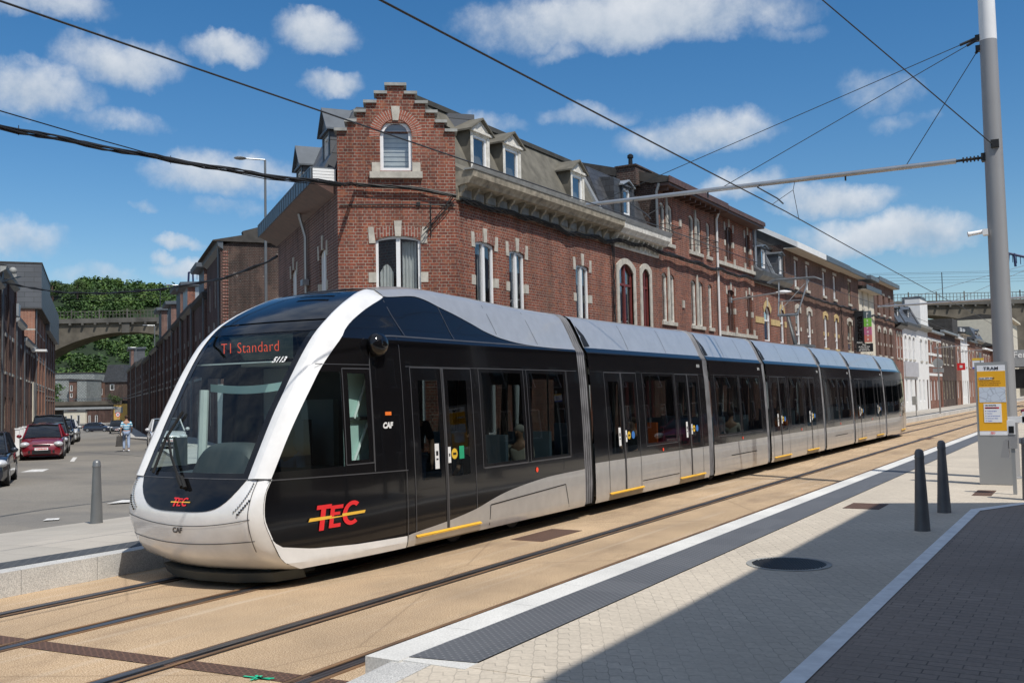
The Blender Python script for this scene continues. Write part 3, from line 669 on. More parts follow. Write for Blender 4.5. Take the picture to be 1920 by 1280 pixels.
# join the nose cap to the flat roof
cap=[front(l,3.62,.004) for l in frow(3.62)][5:22]
mb.add(cap+[(p[0],10.9,3.645) for p in cap],[(i,i+1,17+i+1,17+i) for i in range(16)])
mb.build('roof_cap','tram_black',fc,smooth=40)
mb=MB()
for q in range(5):
    y0=9.95+.13*q; 
    def zt(y): return interp(y,[(9.4,3.28),(9.7,3.43),(10.0,3.52),(10.3,3.60),(10.6,3.63),(11,3.65)])
    mb.add([(TX-.1-.05*q,y0,zt(y0)+.02),(TX+.45,y0,zt(y0)+.02),(TX+.45,y0+.05,zt(y0)+.035),(TX-.1-.05*q,y0+.05,zt(y0)+.035)],[(0,1,2,3)])
mb.build('roof_grille','seam',fc)
mb=MB(); zw=[z for z in zu if z<=3.13]; fsurf(mb,zw,lambda i:5<=i<21,0,-.004); ws_=mb.build('windscreen','windscreen',fc,smooth=40)
# black frit border round the screen
mb=MB()
def fpatch(mb,l0,l1,z0,z1,off=.003,nl=12,nz=8,mi=None): mb.grid(lambda a,b:front((l0+(l1-l0)*a)*wL(z0+(z1-z0)*b),z0+(z1-z0)*b,off),nl,nz,mi)
fpatch(mb,-1,-.90,1.27,3.1,.001); fpatch(mb,.90,1,1.27,3.1,.001); fpatch(mb,-1,1,3.0,3.13,.001); fpatch(mb,-.9,.9,1.265,1.33,.001)
mb.build('screen_border','tram_black',ws_,smooth=40)
# lower black U panel with badge
mb=MB(); zbu=lambda q:.90+.36*abs(q)**4.5
mb.grid(lambda a,b:front((2*a-1)*.86,zbu(2*a-1)+(1.262-zbu(2*a-1))*b,.005),28,6); up=mb.build('lower_front_panel','tram_black',fc,smooth=40)
def seamf(mb,zf,l0,l1,w=.014,off=.006,n=30):
    for i in range(n):
        a=l0+(l1-l0)*i/n; b=l0+(l1-l0)*(i+1)/n; mb.add([front(a,zf(a)-w/2,off),front(b,zf(b)-w/2,off),front(b,zf(b)+w/2,off),front(a,zf(a)+w/2,off)],[(0,1,2,3)])
mb=MB(); seamf(mb,lambda l:.735+.12*(l/1.1)**2,-1.12,1.0,.009); seamf(mb,lambda l:.53+.07*(l/1.1)**2,-1.14,1.0,.009); seamf(mb,lambda l:1.264,-1.12,1.14,.010,.010)
for i in range(18):
    z0=.46+.80*i/18; z1=.46+.80*(i+1)/18; L=lambda z:.97+.03*(z-.46)/.8
    mb.add([front(L(z0)-.004,z0,.008),front(L(z0)+.004,z0,.008),front(L(z1)+.004,z1,.008),front(L(z1)-.004,z1,.008)],[(0,1,2,3)])
mb.build('bumper_seam','seam_grey',fc)
# light clusters: rows of small lamps in the bumper corners
mb=MB()
for s in (1,-1):
    for i in range(13):
        t=i/12; l=s*(.97-.16*t**2-.0); z=1.22-.30*t
        c=Vector(front(l,z,.008)); mb.sphere(c,(.014,.008,.012),6,4,0)
        if i>5: c=Vector(front(l+s*.05,z-.03,.008)); mb.sphere(c,(.016,.008,.013),6,4,1)
mb.build('headlight',['galv','seam'],fc,smooth=40)
# mirrors / camera pod
mb=MB(); c=Vector(side(1,9.98,2.83,.06)); mb.sphere(c,(.12,.17,.15),14,10); c=Vector(side(-1,9.98,2.83,.06)); mb.sphere(c,(.12,.17,.15),14,10); mb.build('camera_pod','tram_black',fc,smooth=40)
# raised fascia round the pod and cab door seams
mb=MB(); line(mb,[(9.86,1.24),(9.86,2.6),(9.89,2.78),(9.98,2.90),(10.12,2.95),(10.40,2.96),(15.5,2.95)],.018,.004); line(mb,[(8.2,1.255),(10.5,1.21)],.014,.004); line(mb,[(10.46,1.2),(10.46,.24)],.012,.014); line(mb,[(10.46,2.94),(10.46,1.2)],.010,.004)
line(mb,[(8.95,2.57),(9.86,2.57)],.010,.004)
line(mb,[(10.68,2.95),(10.55,3.25),(10.52,3.45)],.014,.004); line(mb,[(11.85,2.95),(11.78,3.2),(11.72,3.42)],.012,.004)
line(mb,[(10.56,2.56),(15.5,2.56)],.010,.004)
line(mb,[(12.36,1.1),(15.1,1.1)],.012,.004); line(mb,[(15.12,1.1),(15.12,2.56)],.012,.004)
mb.build('panel_seam','seam_grey',fc)
mb=MB(); disc(mb,10.16,1.95,.001); rect(mb,10.09,10.21,1.93,1.975,.006,mi=0); disc(mb,13.9,.97,.04,.008,mi=1); mb.build('marker_lamp',['lamp_orange','lamp_red'],fc)
# silver swooshes on the front carriage
BZ=[(10.46,.372),(10.6,.39),(11.34,.45),(12.07,.54),(12.6,.65),(13.03,.72),(13.6,.78),(14.3,.83),(15.6,.86)]
TZ=[(10.5,3.50),(10.66,3.485),(11.2,3.49),(11.49,3.45),(11.76,3.38),(12.1,3.31),(12.5,3.21),(12.85,3.11),(13.18,3.04),(13.73,2.975),(14.47,2.94),(15.6,2.93)]
mb=MB()
for s in (1,-1):
    mb.grid(lambda a,b,s=s:side(s,10.46+5.13*a,.222+(smth(10.46+5.13*a,BZ)-.222)*b,.005),50,8,0)
    def fn(a,b,s=s):
        y=10.55+5.04*a; z0=smth(y,TZ); z=z0+(3.645-z0)*b; return (TX+s*(wS(y,z)+.006),y,z+.005+lift(y,z))
    mb.grid(fn,50,22,0)
mb.build('silver_panel','tram_silver',fc,smooth=30)
mb=MB(); line(mb,[(12.45,.27),(12.48,.56),(14.85,.66),(14.97,.28)],.016,.009); line(mb,[(13.1,3.1),(13.0,3.5)],.01,.01); line(mb,[(14.3,2.98),(14.2,3.5)],.01,.01); mb.build('hatch_seam','seam',fc)
# badges
def tec(mb,fn,s,red=0,yel=1):
    def P(pts,mi,o=0): mb.add([fn(x*s,y*s,o) for x,y in pts],[tuple(range(len(pts)))],mi)
    sh=.12
    def q(pts): return [(x+sh*y,y) for x,y in pts]
    P(q([(.10,.80),(.62,.80),(.62,.97),(.10,.97)]),red,.002); P(q([(.26,-.05),(.43,-.05),(.43,.80),(.26,.80)]),red,.002)
    P(q([(.60,0),(.75,0),(.75,.90),(.60,.90)]),red,.002); P(q([(.75,0),(1.02,0),(1.02,.15),(.75,.15)]),red,.002); P(q([(.75,.75),(1.05,.75),(1.05,.90),(.75,.90)]),red,.002); P(q([(.75,.50),(.96,.50),(.96,.62),(.75,.62)]),red,.002)
    n=16; A=[R(50+260*i/n) for i in range(n+1)]
    for a,b_ in zip(A,A[1:]): P(q([(1.42+.36*math.cos(a),.50+.50*math.sin(a)),(1.42+.36*math.cos(b_),.50+.50*math.sin(b_)),(1.42+.20*math.cos(b_),.50+.33*math.sin(b_)),(1.42+.20*math.cos(a),.50+.33*math.sin(a))]),red,.002)
    P([(-.10,.36),(.70,.38),(.72,.50),(-.05,.50)],yel,.004); P([(1.10,.40),(1.96,.42),(2.0,.54),(1.10,.52)],yel,.004); P([(.70,.38),(1.10,.40),(1.10,.44),(.72,.44)],yel,.005)
mb=MB(); tec(mb,lambda x,y,o:side(1,8.78+x,.635+y*.66,.012+o),.435); mb.build('side_badge',['logo_red','logo_yellow'],fc)
mb=MB(); tec(mb,lambda x,y,o:front(-.15+x,.955+y*.62,.012+o),.155); mb.build('front_badge',['logo_red','logo_yellow'],fc)
mb=MB(); put_text(mb,'CAF',lambda x,y:front(-.12+x,.655+y,.008),.085,.004,shear=.25,mi=0); put_text(mb,'CAF',lambda x,y:side(1,10.03+x,1.77+y,.008),.10,.006,shear=.2,mi=1); put_text(mb,'5113',lambda x,y:front(.54+x,2.60+y,.012),.095,.003,shear=.25,mi=1)
mb.build('maker_lettering',['seam_grey','sticker_white'],fc)
# destination display behind the screen
mb=MB(); mb.box(TX-1.0,TX+.42,9.36,9.46,2.68,3.0); dd=mb.build('destination_display','tram_black',fc)
mb=MB(); put_text(mb,'T1 Standard',lambda x,y:(-10.02+x*1.0,9.352,2.775+y),.20,-.0035,1.06); mb.build('display_text','led_red',dd)
mb=MB(); mb.box(TX-1.0,TX+.30,9.08,9.16,2.62,2.635); mb.build('display_edge','interior_light',dd)
# sun blind header band, dash, cab bits
mb=MB(); mb.grid(lambda a,b:(-10.05+.0+1.3*a,9.2,2.28+.04*math.sin(PI*a)*-1+.10*b),12,3); mb.build('cab_header','interior_teal',fc)
mb=MB(); mb.grid(lambda a,b:(TX-1.0+2.0*a,8.35+1.3*b,1.25+.06*b+.02*math.sin(PI*a)),10,4); mb.grid(lambda a,b:(TX-.62+1.0*a,8.66+.5*b,1.28+.36*(max(0,1-abs(2*a-1)**4)*max(0,1-abs(2*b-1)**4))**.5),20,12); mb.build('dashboard','dash_dark',fc,smooth=30)
mb=MB(); mb.box(TX+.05,TX+.6,9.9,10.0,.9,2.15,0);  mb.tube([(-10.0,9.0,1.3),(-10.0,9.05,2.3)],.06,8,mi=0); mb.box(-11.0,-10.6,10.2,10.25,1.3,2.4,0); mb.box(TX-.2,TX+.05,9.6,9.75,1.25,1.75,0); mb.box(TX-.72,TX-.52,8.45,8.5,1.38,1.72,1); mb.box(TX-.12,TX+.0,9.55,9.60,1.85,2.08,2); mb.box(TX-1.02,TX+1.02,10.3,10.34,.4,2.6,3)
mb.box(TX+1.0,TX+1.04,9.62,10.3,1.2,2.6,4); mb.tube([(TX+1.07,9.70,1.3),(TX+1.07,10.05,1.9)],.02,5,mi=0); mb.tube([(TX+1.07,9.75,1.9),(TX+1.07,10.0,2.4)],.02,5,mi=0); mb.box(TX+1.05,TX+1.08,9.62,10.3,1.88,1.92,1)
mb.build('cab_fittings',['interior_light','dash_dark','logo_red','interior_grey','interior_teal'],fc)
mb=MB(); mb.box(TX+.05,TX+.5,9.45,9.60,1.0,1.9); mb.box(TX+.05,TX+.5,9.1,9.6,.9,1.02); mb.build('driver_seat','seat_blue',fc)
# wipers
mb=MB()
def fp(l,z,o=.03): return front(l,z,o)
mb.tube([fp(-.12,1.24,.05),fp(-.40,1.48,.05),fp(-.66,1.74,.05)],.016,6); mb.tube([fp(-.08,1.22,.05),fp(-.36,1.46,.06),fp(-.63,1.72,.06)],.010,6)
mb.tube([fp(-.66,1.30,.03),fp(-.69,1.7,.03),fp(-.58,2.02,.03)],.018,6); mb.tube([fp(-.14,1.26,.05),fp(.0,1.15,.05)],.030,8); mb.tube([fp(-.08,1.26,.05),fp(.05,1.14,.05)],.024,8)
mb.build('wiper','rubber',fc,smooth=40)
# coupler cover / obstacle deflector below the bumper
mb=MB(); 
loop=[(-1.0,8.75),(-.92,8.35),(-.5,8.12),(0,8.05),(.5,8.12),(.9,8.35),(1.0,8.75)]
V=[(TX+x,y+.18,.07) for x,y in loop]+[(TX+x,y+.12,.18) for x,y in loop]; n=len(loop); mb.add(V,[(i,i+1,n+i+1,n+i) for i in range(n-1)]); mb.add([(TX+x,y+.18,.07) for x,y in loop]+[(TX+x,y+.12,.18) for x,y in loop],[tuple(range(n)),tuple(range(2*n-1,n-1,-1))])
mb.box(TX-.75,TX+.8,8.55,9.3,.08,.30); mb.build('deflector','dash_dark',fc,smooth=30)
# bogie wheels
for yc in (13.2,24.4,35.3,46.0):
    mb=MB()
    for s in (-1,1):
        for q in (-.85,.85):
            mb.o=Vector((TX+s*.72,yc+q,.30)); mb.d=Vector((0,1,0)); mb.n=Vector((0,0,1))
            # lathe around x: build via tube
            mb.o=Vector((0,0,0)); mb.d=Vector((1,0,0)); mb.n=Vector((0,1,0)); mb.tube([(TX+s*.72-.06,yc+q,.30),(TX+s*.72+.06,yc+q,.30)],.29,20)
    mb.build('bogie','seam_grey',tram,smooth=40)
# pantograph
mb=MB(); x=TX
mb.box(x-.5,x+.5,34.4,35.6,3.66,3.74); mb.tube([(x,34.9,3.7),(x,34.0,4.70)],[.07,.06],8)
mb.tube([(x-.35,34.0,4.74),(x+.35,34.0,4.74)],.045,8)
for s in (-1,1): mb.tube([(x+s*.32,34.0,4.74),(x+s*.52,34.9,6.0)],.028,6)
mb.tube([(x-.30,34.1,4.9),(x+.42,34.75,5.85)],.010,5); mb.tube([(x-.38,34.3,5.25),(x+.38,34.3,5.25)],.016,5)
for q in (34.85,35.1): mb.tube([(x-.92,q,5.98),(x-.72,q,6.07),(x+.72,q,6.07),(x+.92,q,5.98)],.028,6)
mb.build('pantograph','zinc',tram,smooth=40)
# ================================================================ BUILDINGS
def outline(u0,u1,z0,z1,rise,ins=0,n=10):
    a,b,c,d=u0+ins,u1-ins,z0+ins,z1-ins; um=(a+b)/2; h=(b-a)/2; pts=[(a,c),(b,c)]
    if rise<=0.001: return pts+[(b,d),(a,d)]
    r=rise*(h*2)/(u1-u0)
    for i in range(n+1):
        t=PI*i/n; 
        if rise>=(u1-u0)/2*.95: pts.append((um+h*math.cos(t),d-r+r*math.sin(t)))
        else: 
            x=h*math.cos(t); x=h*(1-2*i/n); k=x/h; pts.append((um+x,d-r*k*k))
    return pts
def wall_front(mb,u0,u1,z0,z1,ops,mi=0,depth=.16,w=0):
    us=uniq([u0,u1]+[v for o in ops for v in o[:2]]); zs=uniq([z0,z1]+[v for o in ops for v in o[2:4]])
    us=[u for u in us if u0-1e-6<=u<=u1+1e-6]; zs=[z for z in zs if z0-1e-6<=z<=z1+1e-6]
    b=len(mb.v); nU=len(us)
    for z in zs:
        for u in us: mb.v.append(mb.P(u,w,z))
    for j in range(len(zs)-1):
        for i in range(nU-1):
            uc=(us[i]+us[i+1])/2; zc=(zs[j]+zs[j+1])/2
            if any(o[0]<uc<o[1] and o[2]<zc<o[3] for o in ops): continue
            mb.f.append([b+j*nU+i,b+j*nU+i+1,b+(j+1)*nU+i+1,b+(j+1)*nU+i]); mb.m.append(mi)
    for o in ops:
        pts=outline(*o[:5]); n=len(pts)
        sk={'open':(2,),'open2':(0,2)}.get(o[5] if len(o)>5 else None,())
        mb.add([(u,w,z) for u,z in pts]+[(u,w-depth,z) for u,z in pts],[(i,(i+1)%n,n+(i+1)%n,n+i) for i in range(n) if i not in sk],mi)
        if o[4]>0.001:
            arc=pts[2:]; h=len(arc)//2
            for i in range(len(arc)-1):
                cu=o[1] if i<h else o[0]
                mb.add([(arc[i][0],w,arc[i][1]),(arc[i+1][0],w,arc[i+1][1]),(cu,w,o[3])],[(0,1,2)],mi)
            if len(arc)%2: mb.add([(arc[h][0],w,arc[h][1]),(o[1],w,o[3]),(o[0],w,o[3])],[(0,1,2)],mi)
def fit_window(mbF,mbG,o,w=-.06,mull=True,trans=None,t=.07,mi=0,gmi=0,th=.06):
    a=outline(*o[:5]); b=outline(*o[:5],ins=t); n=len(a)
    mbF.add([(u,w,z) for u,z in a]+[(u,w,z) for u,z in b]+[(u,w-th,z) for u,z in b],[(i,(i+1)%n,n+(i+1)%n,n+i) for i in range(n)]+[(n+i,n+(i+1)%n,2*n+(i+1)%n,2*n+i) for i in range(n)],mi)
    mbG.add([(u,w-th*.7,z) for u,z in b],[tuple(range(n))],gmi)
    um=(o[0]+o[1])/2
    if mull: mbF.box(um-.055,um+.055,w-th,w+.012,o[2]+t*.5,o[3]-.04,mi)
    if trans: mbF.box(o[0]+t*.5,o[1]-t*.5,w-th,w+.008,trans-.04,trans+.04,mi)
def house(name,label,o,d,n,W,zbase,zwall,ops,mat,depth=8,floors_mat=None,near=True,frame='pvc',sides=True,group=None,glass='win_glass',extra_mats=(),cat='house',mull=True,trans=None,reveal=None):
    """o origin at ground corner; ops list of (u0,u1,z0,z1,rise)"""
    r=thing(name,Vector(o)+Vector((0,0,zbase)),label,cat,group)
    mb=MB(o,d,n); wall_front(mb,0,W,zbase-.3,zwall,ops,0)
    mb.add([(0,0,zbase-.3),(0,-depth,zbase-.3),(0,-depth,zwall),(0,0,zwall)],[(0,1,2,3)]); mb.add([(W,0,zbase-.3),(W,-depth,zbase-.3),(W,-depth,zwall),(W,0,zwall)],[(0,1,2,3)])
    mb.add([(0,-depth,zbase-.3),(W,-depth,zbase-.3),(W,-depth,zwall),(0,-depth,zwall)],[(0,1,2,3)]); mb.add([(0,0,zwall),(W,0,zwall),(W,-depth,zwall),(0,-depth,zwall)],[(0,1,2,3)])
    # dark block well inside, its colour standing in for the shade of the rooms
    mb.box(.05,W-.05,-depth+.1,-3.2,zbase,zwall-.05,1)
    wall=mb.build('wall',[mat,'dark_in'],r,fixn=False)
    if near:
        for op in ops:
            f=MB(o,d,n); g=MB(o,d,n); fr=op[5] if len(op)>5 and op[5] else frame; ml=op[6] if len(op)>6 else mull; tr=op[7] if len(op)>7 else trans
            fit_window(f,g,op,mull=ml,trans=tr); fo=f.build('door' if len(op)>8 else 'window',fr,r); g.build('pane',glass,fo,fixn=False)
            if op[2]<3.2 and False: pass
    else:
        for op in ops:
            f=MB(o,d,n); fr=op[5] if len(op)>5 and op[5] else frame; fit_window(f,f,op,mull=op[6] if len(op)>6 else mull,trans=op[7] if len(op)>7 else trans,mi=0,gmi=1); f.build('window',[fr,'pane_far'],r)
    return r,wall
def part(r,name,mat,o,d,n,fn,smooth=0,fixn=True):
    mb=MB(o,d,n); fn(mb); return mb.build(name,mat,r,smooth=smooth,fixn=fixn)
def stones3(r,o,d,n,op,mat='stone',arch='brick_soldier',h=.24,quoin=True,proud=.02):
    u0,u1,z0,z1,rise=op[:5]; um=(u0+u1)/2
    mb=MB(o,d,n)
    pts=outline(u0,u1,z0,z1,rise)[2:]; 
    up=[(u0+(u1-u0)*0+ (u-um)*1.12+um-u0,z+h) if False else ((u-um)*1.12+um,z+h) for u,z in pts]
    if rise>.001:
        for i in range(len(pts)-1): mb.add([(pts[i][0],-.1,pts[i][1]),(pts[i+1][0],-.1,pts[i+1][1]),(pts[i+1][0],.008,pts[i+1][1]),(pts[i][0],.008,pts[i][1]),(up[i][0],.008,up[i][1]),(up[i+1][0],.008,up[i+1][1])],[(0,1,2,3),(3,2,5,4)])
    else: mb.box(u0,u1,-.02,.008,z1,z1+h)
    mb.build('window_arch',arch,r)
    mb=MB(o,d,n); k=.075
    mb.prism_w([(um-k,z1-.02),(um+k,z1-.02),(um+k*1.35,z1+h+.13),(um-k*1.35,z1+h+.13)],-.03,proud+.01)
    for s,u in ((-1,u0),(1,u1)):
        zz=z1-rise
        mb.prism_w([(u-s*.0,zz-.13),(u+s*.17,zz-.13),(u+s*.19,zz+h+.04),(u+s*.05,zz+h+.04)],-.03,proud)
        if quoin: zq=z0+(z1-z0)*.42; mb.box(min(u-s*.006,u+s*.19),max(u-s*.006,u+s*.19),-.1,proud-.005,zq,zq+.26)
    mb.build('window_stone',mat,r)
def sill(r,o,d,n,u0,u1,z,mat='stone',h=.14,out=.07,ex=.08): part(r,'window_sill',mat,o,d,n,lambda m:m.box(u0-ex,u1+ex,-.12,out,z-h,z))
def downpipe(r,o,d,n,u,z0,z1,mat='galv',rad=.045): part(r,'downpipe',mat,o,d,n,lambda m:(m.tube([(u,.08,z0),(u,.08,z1-.3),(u,.0+.2,z1)],rad,8)),smooth=40)
A_d=(0,1,0); A_n=(1,0,0)
FX=-14.5; plain('print_d',(.02,.02,.03),.5)
def fo(y): return (FX,y,0)
# ---------------- corner house (three faces)
Wc=9.6
cops=[(.89,1.89,4.3,6.42,.07),(2.69,3.59,4.3,6.37,.07),(6.89,7.84,4.3,6.40,.07)]
gops=[(.9,1.9,1.1,3.2,.12),(2.7,3.6,1.1,3.2,.12),(5.2,6.2,.25,3.2,.12,'wood_dark',False),(6.9,7.85,1.1,3.2,.12)]
ch,_=house('corner_house','red brick corner house with stepped gable over its cut corner facing the tram',fo(21.71),A_d,A_n,Wc,.1,7.75,[tuple(list(o)+[None,True]) for o in cops]+gops,'brick_red',depth=4.5)
for op in cops: stones3(ch,fo(21.71),A_d,A_n,op); sill(ch,fo(21.71),A_d,A_n,op[0],op[1],op[2])
for op in cops:
    part(ch,'curtain','curtain',fo(21.71),A_d,A_n,lambda m,op=op:m.grid(lambda a,b:(op[0]+.5+(.4)*a,-.26+.03*math.sin(a*30),op[2]+.1+(op[3]-op[2]-.3)*b),20,1))
cd=Vector((.8,.6,0)); cn=Vector((.6,-.8,0)); CO=C2; CW=3.087
cw=[(.97,2.14,4.3,6.42,.07),(1.12,1.95,8.14,9.50,.415),(.9,2.2,1.0,3.3,.12,'pvc',True)]
mb=MB(CO,cd,cn); wall_front(mb,0,CW,-.2,9.12,[(c[0],c[1],c[2],min(c[3],9.12),.12 if k!=1 else 0)+(('open',) if k==1 else ()) for k,c in enumerate(cw)],0)
mb.build('wall','brick_red',ch,fixn=False)
# stepped gable above: columns of brick with coping
mb=MB(CO,cd,cn); cp=MB(CO,cd,cn)
steps=[(1.543-.22,1.543+.22,10.40),(1.543-.5,1.543+.5,10.18),(1.543-.78,1.543+.78,9.93),(1.543-1.03,1.543+1.03,9.68),(1.543-1.28,1.543+1.28,9.42),(0,CW,9.18)]
for (a,b_,z),nz in zip(steps,[s[2] for s in steps[1:]]+[9.12]):
    if b_-a>.9 or True:
        # leave the arched window head open
        if z<=9.5:
            wall_front(mb,a,b_,nz,z,[(1.12,1.95,nz,z,0,'open2')] if nz>=9.1 else [],0)
        else: wall_front(mb,a,b_,nz,z,[],0)
# spandrels of the arched head
arc=[(1.535+.415*math.cos(PI*i/14),9.085+.415*math.sin(PI*i/14)) for i in range(15)]
for i in range(14):
    cu=1.95 if i<7 else 1.12
    mb.add([(arc[i][0],0,arc[i][1]),(arc[i+1][0],0,arc[i+1][1]),(cu,0,9.68)],[(0,1,2)])
    mb.add([(arc[i][0],0,arc[i][1]),(arc[i+1][0],0,arc[i+1][1]),(arc[i+1][0],-.16,arc[i+1][1]),(arc[i][0],-.16,arc[i][1])],[(0,1,2,3)])
mb.add([(arc[7][0],0,9.5),(1.95,0,9.68),(1.12,0,9.68)],[(0,1,2)])
mb.box(0,CW,-.36,-.34,7.6,9.1); 
for (a,b_,z),nz in zip(steps,[s[2] for s in steps[1:]]+[9.0]): mb.add([(a,-.35,nz),(b_,-.35,nz),(b_,-.35,z),(a,-.35,z),(a,0,nz),(b_,0,nz),(b_,0,z),(a,0,z)],[(0,1,2,3),(0,3,7,4),(1,2,6,5),(2,3,7,6)])
mb.add([(0,0,7.7),(0,-.35,7.7),(0,-.35,9.18),(0,0,9.18),(CW,0,7.7),(CW,-.35,7.7),(CW,-.35,9.18),(CW,0,9.18)],[(0,1,2,3),(4,5,6,7)])
mb.build('stepped_gable','brick_red',ch,fixn=False)
for k,(a,b_,z) in enumerate(steps):
    pa=steps[k-1] if k else None
    for (q0,q1) in ([(a,b_)] if k==0 else [(a,pa[0]),(pa[1],b_)]): cp.box(q0-.07,q1+.07 if k==0 or q1==b_ else q1,-.42,.08,z,z+.075) if k==0 else cp.box(q0-(.07 if q0==a else 0),q1+(.07 if q1==b_ else 0),-.42,.08,z,z+.075)
cp.build('coping','stone_grey',ch)
for k,op in enumerate(cw):
    f=MB(CO,cd,cn); g=MB(CO,cd,cn); fit_window(f,g,op[:5],mull=k!=1,t=.085 if k==1 else .07); fo_=f.build('window','pvc',ch); g.build('pane','win_glass',fo_,fixn=False)
stones3(ch,CO,cd,cn,cw[0],h=.26); sill(ch,CO,cd,cn,.97,2.14,4.3)
part(ch,'curtain','curtain',CO,cd,cn,lambda m:(m.grid(lambda a,b:(1.06+.36*a,-.26+.03*math.sin(a*26),4.4+(1.05+.25*math.sin(a*3))*b),20,1),m.grid(lambda a,b:(1.65+.42*a,-.28+.03*math.sin(a*30),4.4+1.9*b),20,1)))
part(ch,'window_blind','curtain',CO,cd,cn,lambda m:[m.box(1.16,1.91,-.26,-.25,8.2+.125*i,8.2+.125*i+.095) for i in range(10)])
plain('blind_grey',(.45,.5,.56),.8,var=.03)
part(ch,'window_blind_back','blind_grey',CO,cd,cn,lambda m:m.box(1.13,1.94,-.285,-.275,8.16,9.42))
def stone_arch(m):
    for i in range(15):
        a0=PI*(-.02+1.04*i/15)+.0; a1=PI*(-.02+1.04*(i+1)/15); r0,r1=.43,.70
        m.add([(1.535+r0*math.cos(a0),.006,9.085+r0*math.sin(a0)),(1.535+r0*math.cos(a1),.006,9.085+r0*math.sin(a1)),(1.535+r1*math.cos(a1),.006,9.085+r1*math.sin(a1)),(1.535+r1*math.cos(a0),.006,9.085+r1*math.sin(a0))],[(0,1,2,3)])
plain('arch_brick',(.30,.09,.055),.88,var=.35,vs=13)
part(ch,'window_arch','arch_brick',CO,cd,cn,stone_arch,fixn=False)
mb=MB(CO,cd,cn)
for i in range(30):
    a=PI*(-.02+1.04*i/29); 
    for r0,r1 in ((.435,.555),(.575,.70)):
        mb.add([(1.535+r0*math.cos(a-.012),.009,9.085+r0*math.sin(a-.012)),(1.535+r1*math.cos(a-.010),.009,9.085+r1*math.sin(a-.010)),(1.535+r1*math.cos(a+.010),.009,9.085+r1*math.sin(a+.010)),(1.535+r0*math.cos(a+.012),.009,9.085+r0*math.sin(a+.012))],[(0,1,2,3)])
mb.build('arch_joints','stone',ch,fixn=False)
part(ch,'window_stone','stone',CO,cd,cn,lambda m:(m.prism_w([(1.46,9.48),(1.61,9.48),(1.65,9.86),(1.42,9.86)],-.02,.03),m.box(.84,2.22,-.02,.10,7.93,8.10),m.box(.90,1.115,-.1,.025,8.10,8.36),m.box(1.955,2.17,-.1,.025,8.10,8.36)))
# face on the side street
sops=[(1.45,2.35,4.3,6.35,.12),(5.85,6.75,4.3,6.35,.12),(1.45,2.35,1.1,3.2,.12),(5.85,6.75,1.1,3.2,.12),(3.9,4.8,.1,3.0,0,'wood_dark',False)]
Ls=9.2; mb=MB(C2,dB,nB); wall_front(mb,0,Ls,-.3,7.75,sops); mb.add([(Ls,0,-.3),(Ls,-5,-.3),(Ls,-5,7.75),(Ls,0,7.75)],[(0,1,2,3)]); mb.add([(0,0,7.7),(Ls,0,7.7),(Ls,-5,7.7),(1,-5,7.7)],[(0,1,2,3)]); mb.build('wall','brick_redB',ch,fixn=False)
for k,op in enumerate(sops):
    f=MB(C2,dB,nB); g=MB(C2,dB,nB); fit_window(f,g,op[:5],mull=k<4); fo_=f.build('window' if k<4 else 'door','pvc' if k<4 else 'wood_dark',ch); g.build('pane','win_glass',fo_,fixn=False)
    if k<2: stones3(ch,C2,dB,nB,op,arch='brick_soldierD'); sill(ch,C2,dB,nB,op[0],op[1],op[2])
part(ch,'downpipe','galv',C2,dB,nB,lambda m:(m.tube([(3.9,.09,.2),(3.9,.09,7.0),(3.9,.28,7.68)],.05,8),m.box(3.72,4.08,.03,.22,5.55,5.72)),smooth=40)
# slate fascia box eaves (side street)
part(ch,'cornice','wood_dark',C2,dB,nB,lambda m:m.prism_u([(0,7.55),(.62,7.86),(.62,7.90),(0,8.22)],.25,Ls+.3))
plain('fascia_zinc',(.12,.135,.15),.45,.4,var=.12)
def fas(m):
    m.box(.25,Ls+.3,.62,.65,7.84,8.22,0); m.box(.25,Ls+.3,-.2,.66,8.22,8.26,0)
    for i in range(24): m.box(.4+.39*i,.415+.39*i,.65,.662,7.84,8.22,0)
part(ch,'fascia','fascia_zinc',C2,dB,nB,fas)
part(ch,'fascia_end','white_trim',C2,dB,nB,lambda m:[m.box(.20,.248,.0,.6,7.9+.08*i,7.9+.08*i+.07) for i in range(4)])
part(ch,'mansard_roof','slate_grey',C2,dB,nB,lambda m:m.prism_u([(.25,8.22),(-.75,10.15),(-4.2,10.25),(-4.2,8.22)],.9,Ls-.2))
